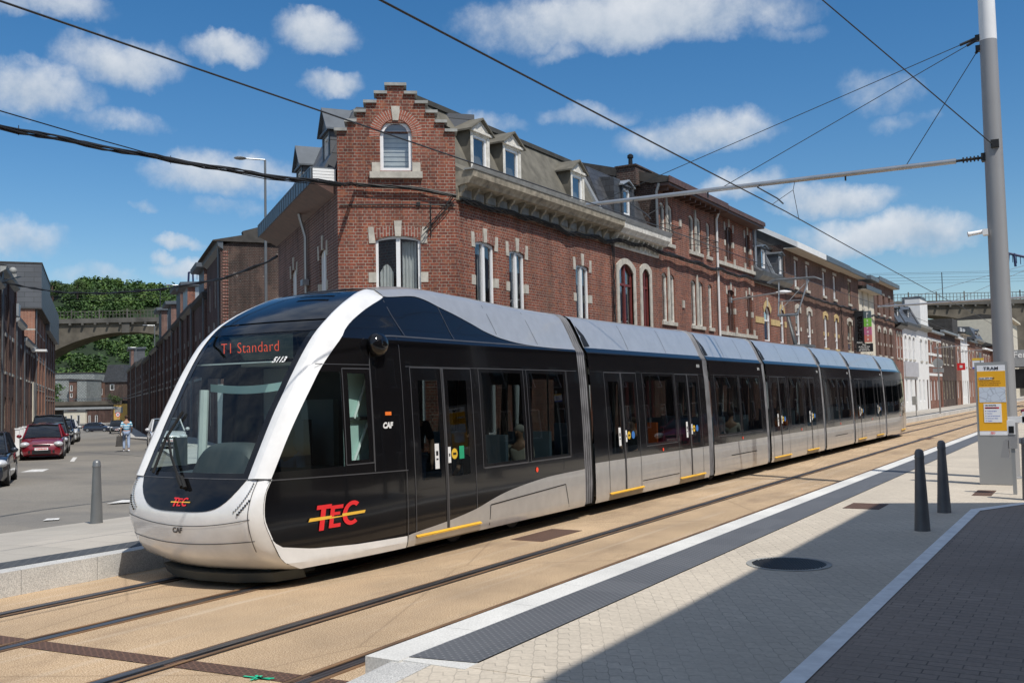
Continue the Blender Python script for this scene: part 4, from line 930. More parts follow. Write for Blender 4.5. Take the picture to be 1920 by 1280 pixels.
def dormer(r,o,d,n,u0,u1,z0,z1,za,wf,wb,wallm,roofm,framem='pvc',gable='wood_white',ov=.12):
    """u0..u1 window opening, z0..z1, apex za; front at wf, running back to wb"""
    e=.13; m=MB(o,d,n)
    for a,b_ in ((u0-e,u0-e+.02),(u1+e-.02,u1+e)): m.box(a,b_,wb,wf-.02,z0-.25,z1+.1)
    dm=m.build('dormer',wallm,r)
    m=MB(o,d,n); wall_front(m,u0-e,u1+e,z0-.25,z1+.12,[(u0,u1,z0,z1,0)],depth=.1,w=wf); um=(u0+u1)/2
    m.prism_w([(u0-e-.05,z1+.12),(u1+e+.05,z1+.12),(um,za-.03)],wf-.05,wf+.02); m.box(u0-e-.06,u1+e+.06,wf,wf+.07,z1+.06,z1+.13)
    m.build('dormer_front',gable,dm)
    m=MB(o,d,n); h=z1+.06
    for s in (-1,1):
        ue=um+s*((u1-u0)/2+e+ov); t=.05; m.add([(ue,wf+ov,h),(um,wf+ov,za),(um,wb,za),(ue,wb,h),(ue,wf+ov,h+t),(um,wf+ov,za+t),(um,wb,za+t),(ue,wb,h+t)],[(0,1,2,3),(4,5,6,7),(0,1,5,4),(1,2,6,5),(2,3,7,6),(3,0,4,7)])
    m.build('dormer_roof',roofm,dm)
    f=MB(o,d,n); g=MB(o,d,n); 
    fit_window(f,g,(u0,u1,z0,z1,0),w=wf-.04,mull=False,t=.08); fo_=f.build('dormer_window',framem,dm); g.build('pane' ,'win_glass',fo_,fixn=False) if False else g.build('dormer_pane','win_glass',dm,fixn=False)
    return dm
dormer(ch,C2,dB,nB,1.25,1.95,8.55,9.45,10.2,-.05,-1.3,'slate_grey','fascia_zinc',gable='slate_grey')
dormer(ch,C2,dB,nB,5.2,5.9,8.45,9.35,10.1,-.05,-1.3,'slate_grey','fascia_zinc',gable='slate_grey')
# main street roof and cornice
o1=fo(21.71)
def mans(m): m.prism_u([(.30,8.10),(-.45,8.55),(-1.25,10.30),(-4.45,10.4),(-4.45,8.1)],.02,Wc)
part(ch,'mansard_roof','felt',o1,A_d,A_n,mans)
plain('felt_dark',(.05,.05,.045),.9,var=.3)
part(ch,'roof_ridge','felt_dark',o1,A_d,A_n,lambda m:(m.prism_u([(-1.15,10.22),(-1.15,10.36),(-1.4,10.40),(-1.4,10.25)],-.8,Wc),m.add([(-.05,-.1,9.3),(-.9,-1.3,10.1),(-.4,-1.6,10.44),(.3,-1.2,10.32),(.25,-.35,9.15)],[(0,1,2,3,4)])),fixn=True)
def cornice1(m,W,z=7.42,dent=True,step=.62):
    m.prism_u([(0,z-.05),(.05,z-.05),(.07,z),(.07,z+.30),(.13,z+.33),(.42,z+.36),(.46,z+.42),(.56,z+.52),(.58,z+.70),(0,z+.70)],.0,W,0)
    k=int(W/step)
    for i in range(k+1):
        u=.1+(W-.25)*i/k; m.prism_u([(.06,z+.04),(.12,z+.04),(.15,z+.15),(.27,z+.26),(.30,z+.36),(.06,z+.36)],u-.045,u+.045,0)
        if i<k and dent:
            for j in range(7): q=u+.12+(step-.26)*j/6.; m.box(q,q+.035,.07,.10,z+.06,z+.26,1)
    
part(ch,'cornice',['wood_old','stone_grey'],o1,A_d,A_n,lambda m:cornice1(m,Wc-.02))
part(ch,'gutter','stone_grey',o1,A_d,A_n,lambda m:m.prism_u([(.30,8.12),(.60,8.12),(.64,8.24),(.60,8.24),(.56,8.16),(.30,8.17)],-.05,Wc-.02))
for u0,u1 in ((1.55,2.30),(3.30,4.10),(7.65,8.4)): dormer(ch,o1,A_d,A_n,u0,u1,8.62,9.55,10.02,-.42,-1.5,'felt','felt',gable='wood_white')
part(ch,'chimney_pot','black_metal',o1,A_d,A_n,lambda m:[m.lathe([(.09,10.2),(.09,10.62),(.15,10.66),(.15,10.78),(.05,10.84)],(u,-2.6)) for u in (3.6,4.2,5.6,6.3,6.9)],smooth=40)
part(ch,'chimney_pot','stone',o1,A_d,A_n,lambda m:m.lathe([(.16,10.1),(.16,10.9),(.13,10.9)],(12.1-2.9,-3.0)),smooth=40)
# wall brackets and small conduit on the corner
part(ch,'conduit','cable',CO,cd,cn,lambda m:(m.tube([(.05,.03,7.22),(1.5,.04,7.24),(2.6,.04,7.22),(CW,.05,7.2)],.018,6),m.tube([(2.42,.03,7.3),(2.42,.03,6.4)],.015,6),m.box(2.05,2.15,.0,.06,7.2,7.3)))
# ---------------- second house
o2=fo(31.31); W2=4.25
h2ops=[(.6,1.85,4.6,6.80,.30,'wood_redbrown',True,6.05),(2.65,3.35,4.6,6.80,.22,'wood_redbrown',True,6.1),(.6,1.9,1.0,3.2,.2,'wood_redbrown'),(2.7,3.6,.2,3.2,.2,'wood_redbrown')]
h2,_=house('terraced_house','narrow brick house with pale stone surrounds and red window frames next to the corner house',o2,A_d,A_n,W2,.1,7.75,h2ops,'brick_red',depth=8)
for k,op in enumerate(h2ops[:2]):
    a=outline(*op[:5]); b_=outline(op[0]-.2,op[1]+.2,op[2]-.05,op[3]+.2,op[4]); n_=len(a)
    mb=MB(o2,A_d,A_n); idx=list(range(1,n_))+[0]
    for i in range(1,n_):
        j=(i+1)%n_; mb.add([(a[i][0],.04,a[i][1]),(a[j][0],.04,a[j][1]),(b_[j][0],.04,b_[j][1]),(b_[i][0],.04,b_[i][1]),(a[i][0],-.1,a[i][1]),(a[j][0],-.1,a[j][1]),(b_[j][0],-.0,b_[j][1]),(b_[i][0],-.0,b_[i][1])],[(0,1,2,3),(0,1,5,4),(2,3,7,6)])
    mb.build('window_surround','stone',h2)
part(h2,'cornice',['wood_white','stone_grey'],o2,A_d,A_n,lambda m:cornice1(m,W2-.02,z=7.38,dent=False,step=.45))
part(h2,'gutter','zinc_light',o2,A_d,A_n,lambda m:m.prism_u([(.30,8.08),(.60,8.08),(.66,8.22),(.60,8.22),(.56,8.13),(.30,8.13)],0,W2-.02))
part(h2,'mansard_roof','slate',o2,A_d,A_n,lambda m:m.prism_u([(.30,8.08),(-.30,8.5),(-1.0,10.3),(-5.5,10.6),(-5.5,8.08)],.25,W2-.05))
part(h2,'roof_hip','zinc_light',o2,A_d,A_n,lambda m:(m.prism_u([(.32,8.1),(-.30,8.55),(-1.15,10.14),(-1.3,10.14),(-.45,8.55),(.2,8.1)],.0,.24),m.prism_u([(-1.1,10.08),(-1.1,10.2),(-1.35,10.2)],.2,W2)))
dormer(h2,o2,A_d,A_n,1.85,2.45,8.72,9.70,9.98,-.28,-1.5,'slate','zinc_light',gable='slate')
part(h2,'dormer_side','slate',o2,A_d,A_n,lambda m:(m.prism_u([(-.34,8.45),(-.34,9.98),(-1.6,10.15),(-1.6,8.6)],1.15,1.72),m.prism_u([(-.34,8.45),(-.34,9.98),(-1.6,10.15),(-1.6,8.6)],2.58,2.95)))
# ---------------- third: three storeys, paired windows
o3=fo(35.56); W3=6.75
def pair(u0,u1,z0,z1): m_=(u0+u1)/2; return [(u0,m_-.10,z0,z1,.12),(m_+.10,u1,z0,z1,.12)]
h3ops=pair(.35,1.7,4.95,6.85)+pair(3.5,4.95,4.95,6.85)+[(5.6,6.1,4.95,6.85,.1)]+pair(.35,1.7,8.05,9.62)+pair(3.5,4.95,8.05,9.58)+[(5.6,6.1,8.05,9.55,.1)]+[(.4,1.7,1.1,3.2,.12),(2.3,3.2,.2,3.2,.12,'wood_dark'),(3.6,5.0,1.1,3.2,.12)]
h3,_=house('terraced_house','tall three-storey brick house with paired windows, stone mullions and small iron window balconies',o3,A_d,A_n,W3,.1,10.2,h3ops,'brick_red',depth=9,frame='wood_white',mull=False)
for (a,b_) in ((.35,1.7),(3.5,4.95)):
    for z0,z1 in ((4.95,7.1),(8.05,9.85)):
        m_=(a+b_)/2; part(h3,'mullion','stone',o3,A_d,A_n,lambda m:m.prism_w([(m_-.10,z0),(m_+.10,z0),(m_+.09,z1-.4),(m_+.02,z1),(m_-.02,z1),(m_-.09,z1-.4)],-.1,.05))
        sill(h3,o3,A_d,A_n,a,b_,z0)
for z0 in (4.95,8.05): sill(h3,o3,A_d,A_n,5.6,6.1,z0)
def balc(m,a,b_,z):
    for q in (z+.12,z+.55): m.tube([(a,.0,q),(a,.32,q),(b_,.32,q),(b_,.0,q)],.014,5)
    k=int((b_-a)/.13)
    for i in range(k+1): u=a+(b_-a)*i/k; m.tube([(u,.32,z+.12),(u,.32,z+.55)],.008,4)
for a,b_ in ((.3,1.75),(3.45,5.0),(5.55,6.2)): part(h3,'balcony_rail','black_metal',o3,A_d,A_n,lambda m:balc(m,a,b_,8.15))
part(h3,'wall_stone','stone',o3,A_d,A_n,lambda m:(m.box(2.35,2.55,0,.05,8.9,9.2),m.box(2.45,2.65,0,.05,5.6,5.9)))
plain('roof_dark',(.055,.05,.045),.85,var=.3)
def eave(m,W,z,out=.62,rise=1.2,dep=4.5,th=.2,ext=.15):
    m.prism_u([(out,z),(out,z+th),(-dep,z+th+rise),(-2*dep,z+th),(-2*dep,z),(-dep,z+rise-.1),(-.1,z+.02)],-ext,W+ext*.2,0)
part(h3,'roof','roof_dark',o3,A_d,A_n,lambda m:eave(m,W3,10.22,out=.62,rise=1.05,dep=3.1))
part(h3,'fascia','wood_dark',o3,A_d,A_n,lambda m:m.box(-.2,W3,.62,.66,10.2,10.44))
part(h3,'soffit','wood_dark',o3,A_d,A_n,lambda m:(m.box(-.1,W3,0,.60,10.1,10.2),[m.box(u_*.6+.1,u_*.6+.2,.02,.45,9.95,10.1) for u_ in range(11)]))
czz=10.93
part(h3,'chimney','brick_dark',o3,A_d,A_n,lambda m:(m.box(-.5,2.6,-1.4,-.6,10.2,czz),m.box(-.56,1.7,-1.45,-.55,czz,czz+.06)))
part(h3,'chimney_pot','black_metal',o3,A_d,A_n,lambda m:m.lathe([(.09,czz),(.08,czz+.38),(.12,czz+.40),(.12,czz+.50),(.05,czz+.56)],(-.15,-.95)),smooth=40)
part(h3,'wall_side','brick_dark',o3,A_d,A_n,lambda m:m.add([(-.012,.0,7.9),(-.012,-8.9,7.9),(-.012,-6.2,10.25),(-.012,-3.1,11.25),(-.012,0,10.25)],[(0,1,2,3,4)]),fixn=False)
downpipe(h3,o3,A_d,A_n,-.12,7.9,10.2,'zinc',.06); downpipe(h3,o3,A_d,A_n,W3,1.0,10.1,'white_trim',.055)
# ---------------- fourth
o4=fo(42.36); W4=5.5
h4ops=[(1.35,2.35,4.95,6.85,.12,'wood_dark'),(4.25,5.0,4.95,6.85,.12,'wood_dark'),(1.35,2.35,8.15,9.75,.1,'wood_dark'),(4.25,5.0,8.15,9.75,.1,'wood_dark'),(1.3,2.4,1.1,3.2,.12,'wood_dark'),(4.1,5.0,.2,3.2,.12,'wood_dark')]
h4,_=house('terraced_house','three-storey brick house with pale stone string course, dark window frames and a wall lamp',o4,A_d,A_n,W4,.1,10.2,h4ops,'brick_red',depth=9)
for op in h4ops[:4]: stones3(h4,o4,A_d,A_n,op,h=.2)
part(h4,'string_course','stone',o4,A_d,A_n,lambda m:(m.box(0,W4,0,.09,7.86,8.02),m.box(0,W4,0,.09,4.72,4.88),[m.box(u,u+.18,0,.05,8.02,8.3) for u in (1.1,2.4,4.0,5.1)],[m.box(u,u+.18,0,.05,4.88,5.15) for u in (1.1,2.4,4.0,5.1)]))
part(h4,'roof','roof_dark',o4,A_d,A_n,lambda m:eave(m,W4,10.2,out=.62,rise=1.0,dep=3.1,ext=0)); part(h4,'fascia','wood_dark',o4,A_d,A_n,lambda m:m.box(0,W4,.62,.66,10.18,10.36)); part(h4,'soffit','wood_dark',o4,A_d,A_n,lambda m:m.box(0,W4,0,.60,10.08,10.18))
downpipe(h4,o4,A_d,A_n,W4+.1,8.4,10.6,'galv',.08)
# ---------------- fifth: slate mansard, yellow stone
o5=fo(47.86); W5=5.5
h5ops=[(1.45,2.55,4.7,6.5,.4,'pvc',False,5.75),(4.3,5.1,4.7,6.5,.38,'pvc',False,5.75),(1.4,2.6,1.1,3.2,.3),(4.1,5.0,.2,3.2,.3,'wood_dark')]
h5,_=house('terraced_house','low brick house with yellow stone arches and a grey slate mansard with two dormers',o5,A_d,A_n,W5,.1,7.75,h5ops,'brick_red',depth=8)
for op in h5ops[:2]:
    part(h5,'window_arch','stone_yellow',o5,A_d,A_n,lambda m:[m.add([(( (u-(op[0]+op[1])/2)*k1+(op[0]+op[1])/2),.03,z+dz) for (u,z,k1,dz) in ((p0[0],p0[1],1,0),(p1[0],p1[1],1,0),(p1[0],p1[1],1.35,.28),(p0[0],p0[1],1.35,.28))],[(0,1,2,3)]) for p0,p1 in zip(outline(*op[:5])[2:],outline(*op[:5])[3:])],fixn=False)
    part(h5,'keystone','stone',o5,A_d,A_n,lambda m:m.prism_w([((op[0]+op[1])/2-.08,op[3]-.05),((op[0]+op[1])/2+.08,op[3]-.05),((op[0]+op[1])/2+.11,op[3]+.42),((op[0]+op[1])/2-.11,op[3]+.42)],-.02,.05))
part(h5,'stone_band','stone_yellow',o5,A_d,A_n,lambda m:[m.box(a,b_,0,.03,5.55,5.85) for a,b_ in ((0,1.4),(2.6,4.25),(5.15,W5))])
part(h5,'cornice','zinc',o5,A_d,A_n,lambda m:m.prism_u([(0,7.5),(.12,7.55),(.45,7.85),(.5,8.05),(0,8.05)],0,W5)); part(h5,'mansard_roof','slate_grey',o5,A_d,A_n,lambda m:m.prism_u([(.35,8.05),(-.1,8.3),(-.75,9.85),(-5,10.1),(-5,8.05)],.02,W5-.02))
part(h5,'roof_edge','zinc_light',o5,A_d,A_n,lambda m:(m.prism_u([(-.70,9.80),(-.55,9.9),(-.8,9.98),(-1,9.9)],0,W5),[m.prism_u([(.2,8.1),(-.05,8.3),(-.72,9.85),(-.62,9.9),(.08,8.3),(.35,8.1)],u,u+.10) for u in (.25,3.3)]))
for u0,u1 in ((1.2,1.9),(4.3,4.9)): dormer(h5,o5,A_d,A_n,u0,u1,8.35,9.3,9.5,.05,-1.0,'slate_grey','zinc',gable='slate_grey')
part(h5,'chimney','brick_dark',o5,A_d,A_n,lambda m:m.box(1.2,2.2,-3.4,-2.4,9.8,11.3))
# ---------------- generic builder for the rest of the row
def rowhouse(y0,y1,label,mat,eavez,f1,f2=None,frame='pvc',roof='flat',corn='zinc',ground=True,lint='stone',near=False,base=.08,xo=0,extra=None,out=.6,soff='soffit_beige',w_=.95,name='terraced_house',depthh=8):
    o=(FX+xo,y0,0); W=y1-y0; ops=[]
    for (c,wd) in f1: ops.append((c-wd/2,c+wd/2,4.75,6.75,.12 if lint!='flat' else 0,frame,False,5.3 if near else None))
    for (c,wd) in (f2 or []): ops.append((c-wd/2,c+wd/2,7.95,9.45,.1 if lint!='flat' else 0,frame,False))
    if ground:
        k=max(2,int(W/2.2)); 
        for i in range(k):
            c=(i+.5)*W/k; ops.append((c-.5,c+.5,.2 if i==k-1 else 1.0,3.0,0,'wood_dark' if i==k-1 else frame,False))
    r,_=house(name,label,o,A_d,A_n,W-.01,base,eavez,ops,mat,depth=depthh,near=near,frame=frame,mull=False)
    for (c,wd) in f1:
        part(r,'window_sill',lint if lint!='flat' else 'stone',o,A_d,A_n,lambda m:m.box(c-wd/2-.08,c+wd/2+.08,-.1,.07,4.6,4.75))
        part(r,'lintel',lint if lint!='flat' else mat,o,A_d,A_n,lambda m:(m.prism_w([(c-wd/2-.16,6.5),(c-wd/2,6.5),(c-wd/2+.1,6.72),(c,6.76),(c+wd/2-.1,6.72),(c+wd/2,6.5),(c+wd/2+.16,6.5),(c+wd/2+.18,6.85),(c+.1,7.0),(c-.1,7.0),(c-wd/2-.18,6.85)],-.02,.04),m.box(c-wd/2-.2,c-wd/2,0,.03,5.5,5.72),m.box(c+wd/2,c+wd/2+.2,0,.03,5.5,5.72)))
    for (c,wd) in (f2 or []): part(r,'window_sill','stone',o,A_d,A_n,lambda m:m.box(c-wd/2-.08,c+wd/2+.08,-.1,.07,7.8,7.95)); part(r,'lintel','stone',o,A_d,A_n,lambda m:m.box(c-wd/2-.1,c+wd/2+.1,-.02,.035,9.46,9.62)) if lint!='flat' else None
    if roof=='flat':
        part(r,'roof','roof_dark',o,A_d,A_n,lambda m:m.prism_u([(out-.05,eavez+.02),(out-.05,eavez+.2),(-4,eavez+.9),(-8,eavez+.2),(-8,eavez+.0)],0,W-.01)); part(r,'fascia',corn,o,A_d,A_n,lambda m:m.box(-.05,W,out-.05,out,eavez-.02,eavez+.30)); part(r,'soffit',soff,o,A_d,A_n,lambda m:m.box(-.05,W,0,out-.06,eavez-.04,eavez+.0))
    elif roof=='mansard':
        part(r,'cornice',corn,o,A_d,A_n,lambda m:m.prism_u([(0,eavez-.25),(.1,eavez-.2),(.45,eavez),(.5,eavez+.22),(0,eavez+.22)],0,W)); part(r,'mansard_roof','slate_grey',o,A_d,A_n,lambda m:m.prism_u([(.3,eavez+.2),(-.6,eavez+1.9),(-5,eavez+2.1),(-5,eavez+.2)],.02,W-.02))
        c=W/2; dormer(r,o,A_d,A_n,c-.4,c+.4,eavez+.5,eavez+1.4,eavez+1.7,.0,-1.0,'slate_grey','zinc',gable=corn)
    elif roof=='pitch':
        part(r,'cornice',corn,o,A_d,A_n,lambda m:m.box(0,W-.01,0,.4,eavez-.05,eavez+.18)); part(r,'roof','roof_dark',o,A_d,A_n,lambda m:m.prism_u([(.42,eavez+.18),(-3.6,eavez+1.7),(-7.9,eavez+.18)],0,W-.01))
    if extra: extra(r,o,W)
    return r
def chim(u,w,z0,z1,mat='brick_dark'): return lambda r,o,W: part(r,'chimney',mat,o,A_d,A_n,lambda m:(m.box(u,u+.9,w-.6,w,z0,z1),m.box(u-.06,u+.96,w-.66,w+.06,z1,z1+.1)))
vg=aty(1411,423,53.4)
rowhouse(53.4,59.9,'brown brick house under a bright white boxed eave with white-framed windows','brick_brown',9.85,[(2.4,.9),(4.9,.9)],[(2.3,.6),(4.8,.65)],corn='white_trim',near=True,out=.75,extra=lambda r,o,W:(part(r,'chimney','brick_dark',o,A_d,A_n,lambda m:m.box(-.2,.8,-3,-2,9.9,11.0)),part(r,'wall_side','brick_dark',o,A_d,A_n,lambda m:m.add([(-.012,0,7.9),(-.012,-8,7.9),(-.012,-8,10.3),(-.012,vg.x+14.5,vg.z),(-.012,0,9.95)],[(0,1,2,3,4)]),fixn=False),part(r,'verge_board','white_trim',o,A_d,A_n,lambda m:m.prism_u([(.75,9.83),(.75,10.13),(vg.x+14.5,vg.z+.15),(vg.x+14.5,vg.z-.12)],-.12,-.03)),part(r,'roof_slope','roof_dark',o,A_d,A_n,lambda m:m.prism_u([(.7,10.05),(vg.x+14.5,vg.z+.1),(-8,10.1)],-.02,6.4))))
rowhouse(59.91,66.4,'brown brick house with a grey boxed eave and narrow white windows beside the white eave','brick_brown',9.85,[(2.3,.9),(5.2,.85)],[(2.3,.7),(5.1,.75)],corn='fascia_zinc',near=True,out=.75,lint='stone_yellow')
rowhouse(66.41,72.2,'brown brick house with grey stone lintels left of the vertical pizza sign','brick_brown',9.9,[(2.6,1.3)],[(2.9,.8)],frame='wood_old',corn='fascia_zinc',lint='stone',near=True,extra=chim(1.5,-2.5,10,11.4))
rowhouse(72.21,77.6,'narrow house with cream rendered front behind the vertical pizza sign','render_cream',9.2,[(1.6,.7),(3.6,.7)],[(1.4,.6),(3.4,.6)],corn='fascia_zinc',frame='wood_white',lint='flat',extra=lambda r,o,W:part(r,'balcony','zinc',o,A_d,A_n,lambda m:m.box(.5,3.5,0,.8,9.9,10.2)))
rowhouse(77.61,86.0,'three-storey red-brown brick house with six narrow openings right of the pizza sign','brick_brown',10.3,[(1.6,.8),(3.9,.8),(6.3,.8)],[(1.6,.7),(3.9,.7),(6.3,.7)],frame='wood_dark',corn='zinc',out=.5,lint='stone')
rowhouse(86.01,89.4,'small red brick house with a dark slate mansard beside the white front','brick_red',7.4,[(.9,.6),(2.3,.6)],None,roof='mansard',corn='black_metal')
rowhouse(89.41,96.6,'white rendered house with a grey panel over its shopfront and a balcony at roof level','render_white',7.6,[(1.3,1.0),(3.5,1.0),(5.6,1.0)],None,roof='mansard',corn='fascia_zinc',lint='flat',extra=lambda r,o,W:part(r,'shop_panel','render_grey',o,A_d,A_n,lambda m:m.box(.1,W-.1,0,.14,3.2,4.5)))
rowhouse(96.61,103.6,'tall white house with a white attic storey and one narrow upper window','render_white',7.8,[(2.6,1.1),(5.6,.9)],None,roof='mansard',corn='stone_grey',lint='flat',extra=lambda r,o,W:part(r,'attic','render_white',o,A_d,A_n,lambda m:m.box(1.0,5.5,-1.0,.3,8.0,10.4)))
rowhouse(103.61,112.6,'red brick house striped with white stone bands along the far row','brick_red',7.7,[(2,1.2),(6.3,1.2)],None,roof='pitch',corn='zinc_light',extra=lambda r,o,W:(part(r,'stone_band','render_white',o,A_d,A_n,lambda m:[m.box(0,W-.02,0,.03,z,z+.25) for z in (3.4,4.3,5.4,6.9)]),part(r,'chimney','fascia_zinc',o,A_d,A_n,lambda m:m.box(5.0,8.4,-3.0,-1.2,7.9,11.6))))
rowhouse(112.61,124.4,'wide dark brown brick house behind the round traffic sign','brick_dark',8.1,[(2,1.1),(4.6,1.1),(8.5,1.1)],None,roof='pitch',corn='zinc_light',frame='wood_old')
rowhouse(124.41,129.4,'slim red and white house with dark timber attic box above','brick_orange',7.9,[(2.4,1.2)],None,roof='pitch',corn='render_white',extra=lambda r,o,W:(part(r,'attic','roof_dark',o,A_d,A_n,lambda m:m.box(0,4.8,-5,-.2,8.1,10.2)),part(r,'shop_sign',['logo_red','white_trim','print_d'],o,A_d,A_n,lambda m:(m.box(.0,.1,.1,.95,4.2,5.0,0),m.lathe([(.0,.0)],(0,0),3) if False else m.box(-.01,0,.38,.68,4.45,4.75,1)))))
rowhouse(129.41,136.4,'white house with a flat-topped attic storey near the far end','render_white',8.6,[(1.8,1.1),(5,1.1)],[(2,.9),(5,.9)],roof='flat',corn='black_metal',lint='flat',)
rowhouse(136.41,145,'orange brick house near the end of the visible row','brick_orange',8.0,[(2,1),(6,1)],None,roof='pitch',corn='zinc')
rowhouse(145.01,154,'dark red brick house near the far end of the row','brick_brown',8.4,[(2,1),(6,1)],[(2,1),(6,1)],roof='mansard',corn='stone_grey')
rowhouse(154.01,166,'red brick house striped in white at the far end of the row','brick_red',7.6,[(2,1),(5,1),(9,1)],None,roof='pitch',corn='render_white')
rowhouse(166.01,182,'brown brick house closing the far end of the row','brick_brown',8.2,[(2,1),(6,1),(10,1)],None,roof='pitch',corn='zinc',xo=.6)
rowhouse(182.01,205,'tall pale rendered block at the far end of the street','render_cream',13.5,[(3,1),(8,1),(13,1),(18,1)],[(3,1),(8,1),(13,1),(18,1)],roof='flat',corn='render_cream',xo=1.2,lint='flat')
# steps and bins by far houses
# ---------------- pizza sign
sr=thing('shop_sign',(-14.38,70,4.7),'tall vertical sign reading pizarena with green and pink panels above a black address board','sign')
plain('sign_black',(.02,.022,.025),.4); plain('sign_slate',(.10,.14,.16),.4); plain('sign_green',(.22,.55,.08),.4,var=.03); plain('sign_pink',(.55,.16,.28),.4,var=.03); plain('sign_coral',(.62,.19,.15),.4,var=.03); plain('sign_gloss',(.0,.0,.0),.15); plain('sign_text',(.85,.85,.82),.5,var=.02)
def sb(name,mats,fn,par=None): mb=MB((-14.38,70,0),(1,0,0),(0,-1,0)); fn(mb); return mb.build(name,mats,par or sr)
sb('sign_board','sign_black',lambda m:m.box(0,.60,-.16,.0,5.28,7.5)); sb('letter_panel',['sign_slate','sign_green','sign_pink','sign_coral'],lambda m:(m.box(.605,1.08,-.16,.01,6.98,7.46,0),m.box(.605,1.08,-.16,.01,6.40,6.97,1),m.box(.605,1.08,-.16,.01,5.85,6.39,2),m.box(.605,1.08,-.16,.01,5.36,5.84,3)))
sb('address_board','sign_black',lambda m:m.box(.05,1.12,-.16,.02,4.72,5.27))
def lett(m):
    for i,c_ in enumerate('pizarena'): put_text(m,c_,lambda x,y,i=i:(.78+x,.016,7.24-i*.25+y),.27,.004,mi=0)
    for i,t in enumerate(['Plats','du feu de bois','à emporter','04 253 53 53']): put_text(m,t,lambda x,y,i=i:(.58+x,.028,5.15-i*.125+y),.13,.003,align='CENTER',mi=0)
    put_text(m,'Pizzeria',lambda x,y:(.1+x,.006,5.32+y),.12,.003,mi=0)
    put_text(m,'zarena',lambda x,y:(.48-y,.006,5.5+x),.62,.01,mi=1)
sb('sign_lettering',['sign_text','sign_gloss'],lett)
sb('sign_bracket','black_metal',lambda m:(m.box(-.15,.05,-.1,-.05,7.2,7.26),m.box(-.15,.05,-.1,-.05,4.9,4.96)))
# ---------------- side street right row
def bhouse(u0,u1,label,mat,eavez,nf=2,frame='wood_white',roof='flat',dorm=None,corn='fascia_zinc',vo=0,sidem=None,three=False,dr='slate_grey',name='terraced_house',grp=None):
    zb=zB((u0+u1)/2); o=C2+dB*u0+nB*vo; W=u1-u0; ops=[]
    k=max(1,int(W/2.4)); 
    for i in range(k):
        c=(i+.5)*W/k; ops.append((c-.45,c+.45,4.2,6.1,.1,frame,False)); ops.append((c-.45,c+.45,(.1 if i%2 else 1.0)+zb,2.9+zb,.1,'wood_dark' if i%2 else frame,False))
        if three: ops.append((c-.4,c+.4,7.2,8.8,.08,frame,False))
    r,_=house(name,label,o,dB,nB,W-.01,zb,eavez,ops,mat,depth=8.5,near=False,frame=frame,mull=False,group=grp)
    for i in range(k):
        c=(i+.5)*W/k; part(r,'window_stone','stone_grey',o,dB,nB,lambda m:(m.box(c-.55,c+.55,-.1,.06,4.06,4.2),m.box(c-.1,c+.1,0,.05,6.08,6.45),m.box(c-.65,c-.45,0,.04,5.1,5.35),m.box(c+.45,c+.65,0,.04,5.1,5.35)))
    part(r,'pilaster',mat,o,dB,nB,lambda m:[m.box(u_,u_+.4,0,.12,zb,eavez-.2) for u_ in [i*W/max(1,int(W/4)) for i in range(max(1,int(W/4)))]]); part(r,'downpipe','zinc',o,dB,nB,lambda m:m.tube([(.6,.16,zb),(.6,.16,eavez)],.05,6))
    part(r,'string_course','stone_grey',o,dB,nB,lambda m:m.box(0,W-.02,0,.05,3.55,3.7))
    part(r,'cornice',corn,o,dB,nB,lambda m:m.prism_u([(0,eavez-.2),(.25,eavez-.02),(.3,eavez+.2),(0,eavez+.2)],-.1,W-.02))
    if roof=='mono': part(r,'roof','roof_dark',o,dB,nB,lambda m:m.prism_u([(.5,eavez+.2),(.5,eavez+.25),(-1.2,eavez+.6),(-7.5,eavez+2.6),(-8.5,eavez+.2)],-.15,W))
    else: part(r,'roof','slate',o,dB,nB,lambda m:m.prism_u([(.3,eavez+.2),(-4,eavez+1.9),(-8.4,eavez+.2)],0,W-.01))
    if dorm:
        a,b_,h,ov=dorm; 
        part(r,'dormer',[dr,'brick_red' if dr=='zinc_light' else 'brick_redB'],o,dB,nB,lambda m:(m.box(a+.02,b_,-2.4,.05,eavez+.2,h,0),m.box(a,a+.02,-.45,.06,eavez+.2,h-.1,1))); part(r,'dormer_roof','fascia_zinc',o,dB,nB,lambda m:m.prism_u([(.5,h-.05),(.55,h+.2),(-2.6,h+.35),(-2.6,h)],a-.25,b_+.2))
    return r,o
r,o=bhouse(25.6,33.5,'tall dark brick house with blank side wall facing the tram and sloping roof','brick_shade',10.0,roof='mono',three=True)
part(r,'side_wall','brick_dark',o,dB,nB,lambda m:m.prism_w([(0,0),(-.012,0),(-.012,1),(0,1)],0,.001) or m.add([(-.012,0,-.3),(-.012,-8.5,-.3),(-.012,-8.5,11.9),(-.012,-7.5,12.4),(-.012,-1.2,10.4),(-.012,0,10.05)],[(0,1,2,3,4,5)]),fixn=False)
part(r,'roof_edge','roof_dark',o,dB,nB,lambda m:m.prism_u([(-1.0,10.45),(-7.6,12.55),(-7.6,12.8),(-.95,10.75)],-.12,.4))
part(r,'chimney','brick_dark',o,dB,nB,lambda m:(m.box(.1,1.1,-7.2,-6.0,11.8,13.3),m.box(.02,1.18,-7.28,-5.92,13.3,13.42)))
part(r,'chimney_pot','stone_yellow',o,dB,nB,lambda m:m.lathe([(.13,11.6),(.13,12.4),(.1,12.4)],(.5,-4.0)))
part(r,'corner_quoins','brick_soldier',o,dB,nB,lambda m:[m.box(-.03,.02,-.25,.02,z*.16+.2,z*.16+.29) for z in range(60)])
bhouse(33.51,41.5,'brick terrace house with slate dormer just behind the tall blank wall','brick_shade',8.3,dorm=(1.0,4.2,10.1,0),corn='roof_dark')
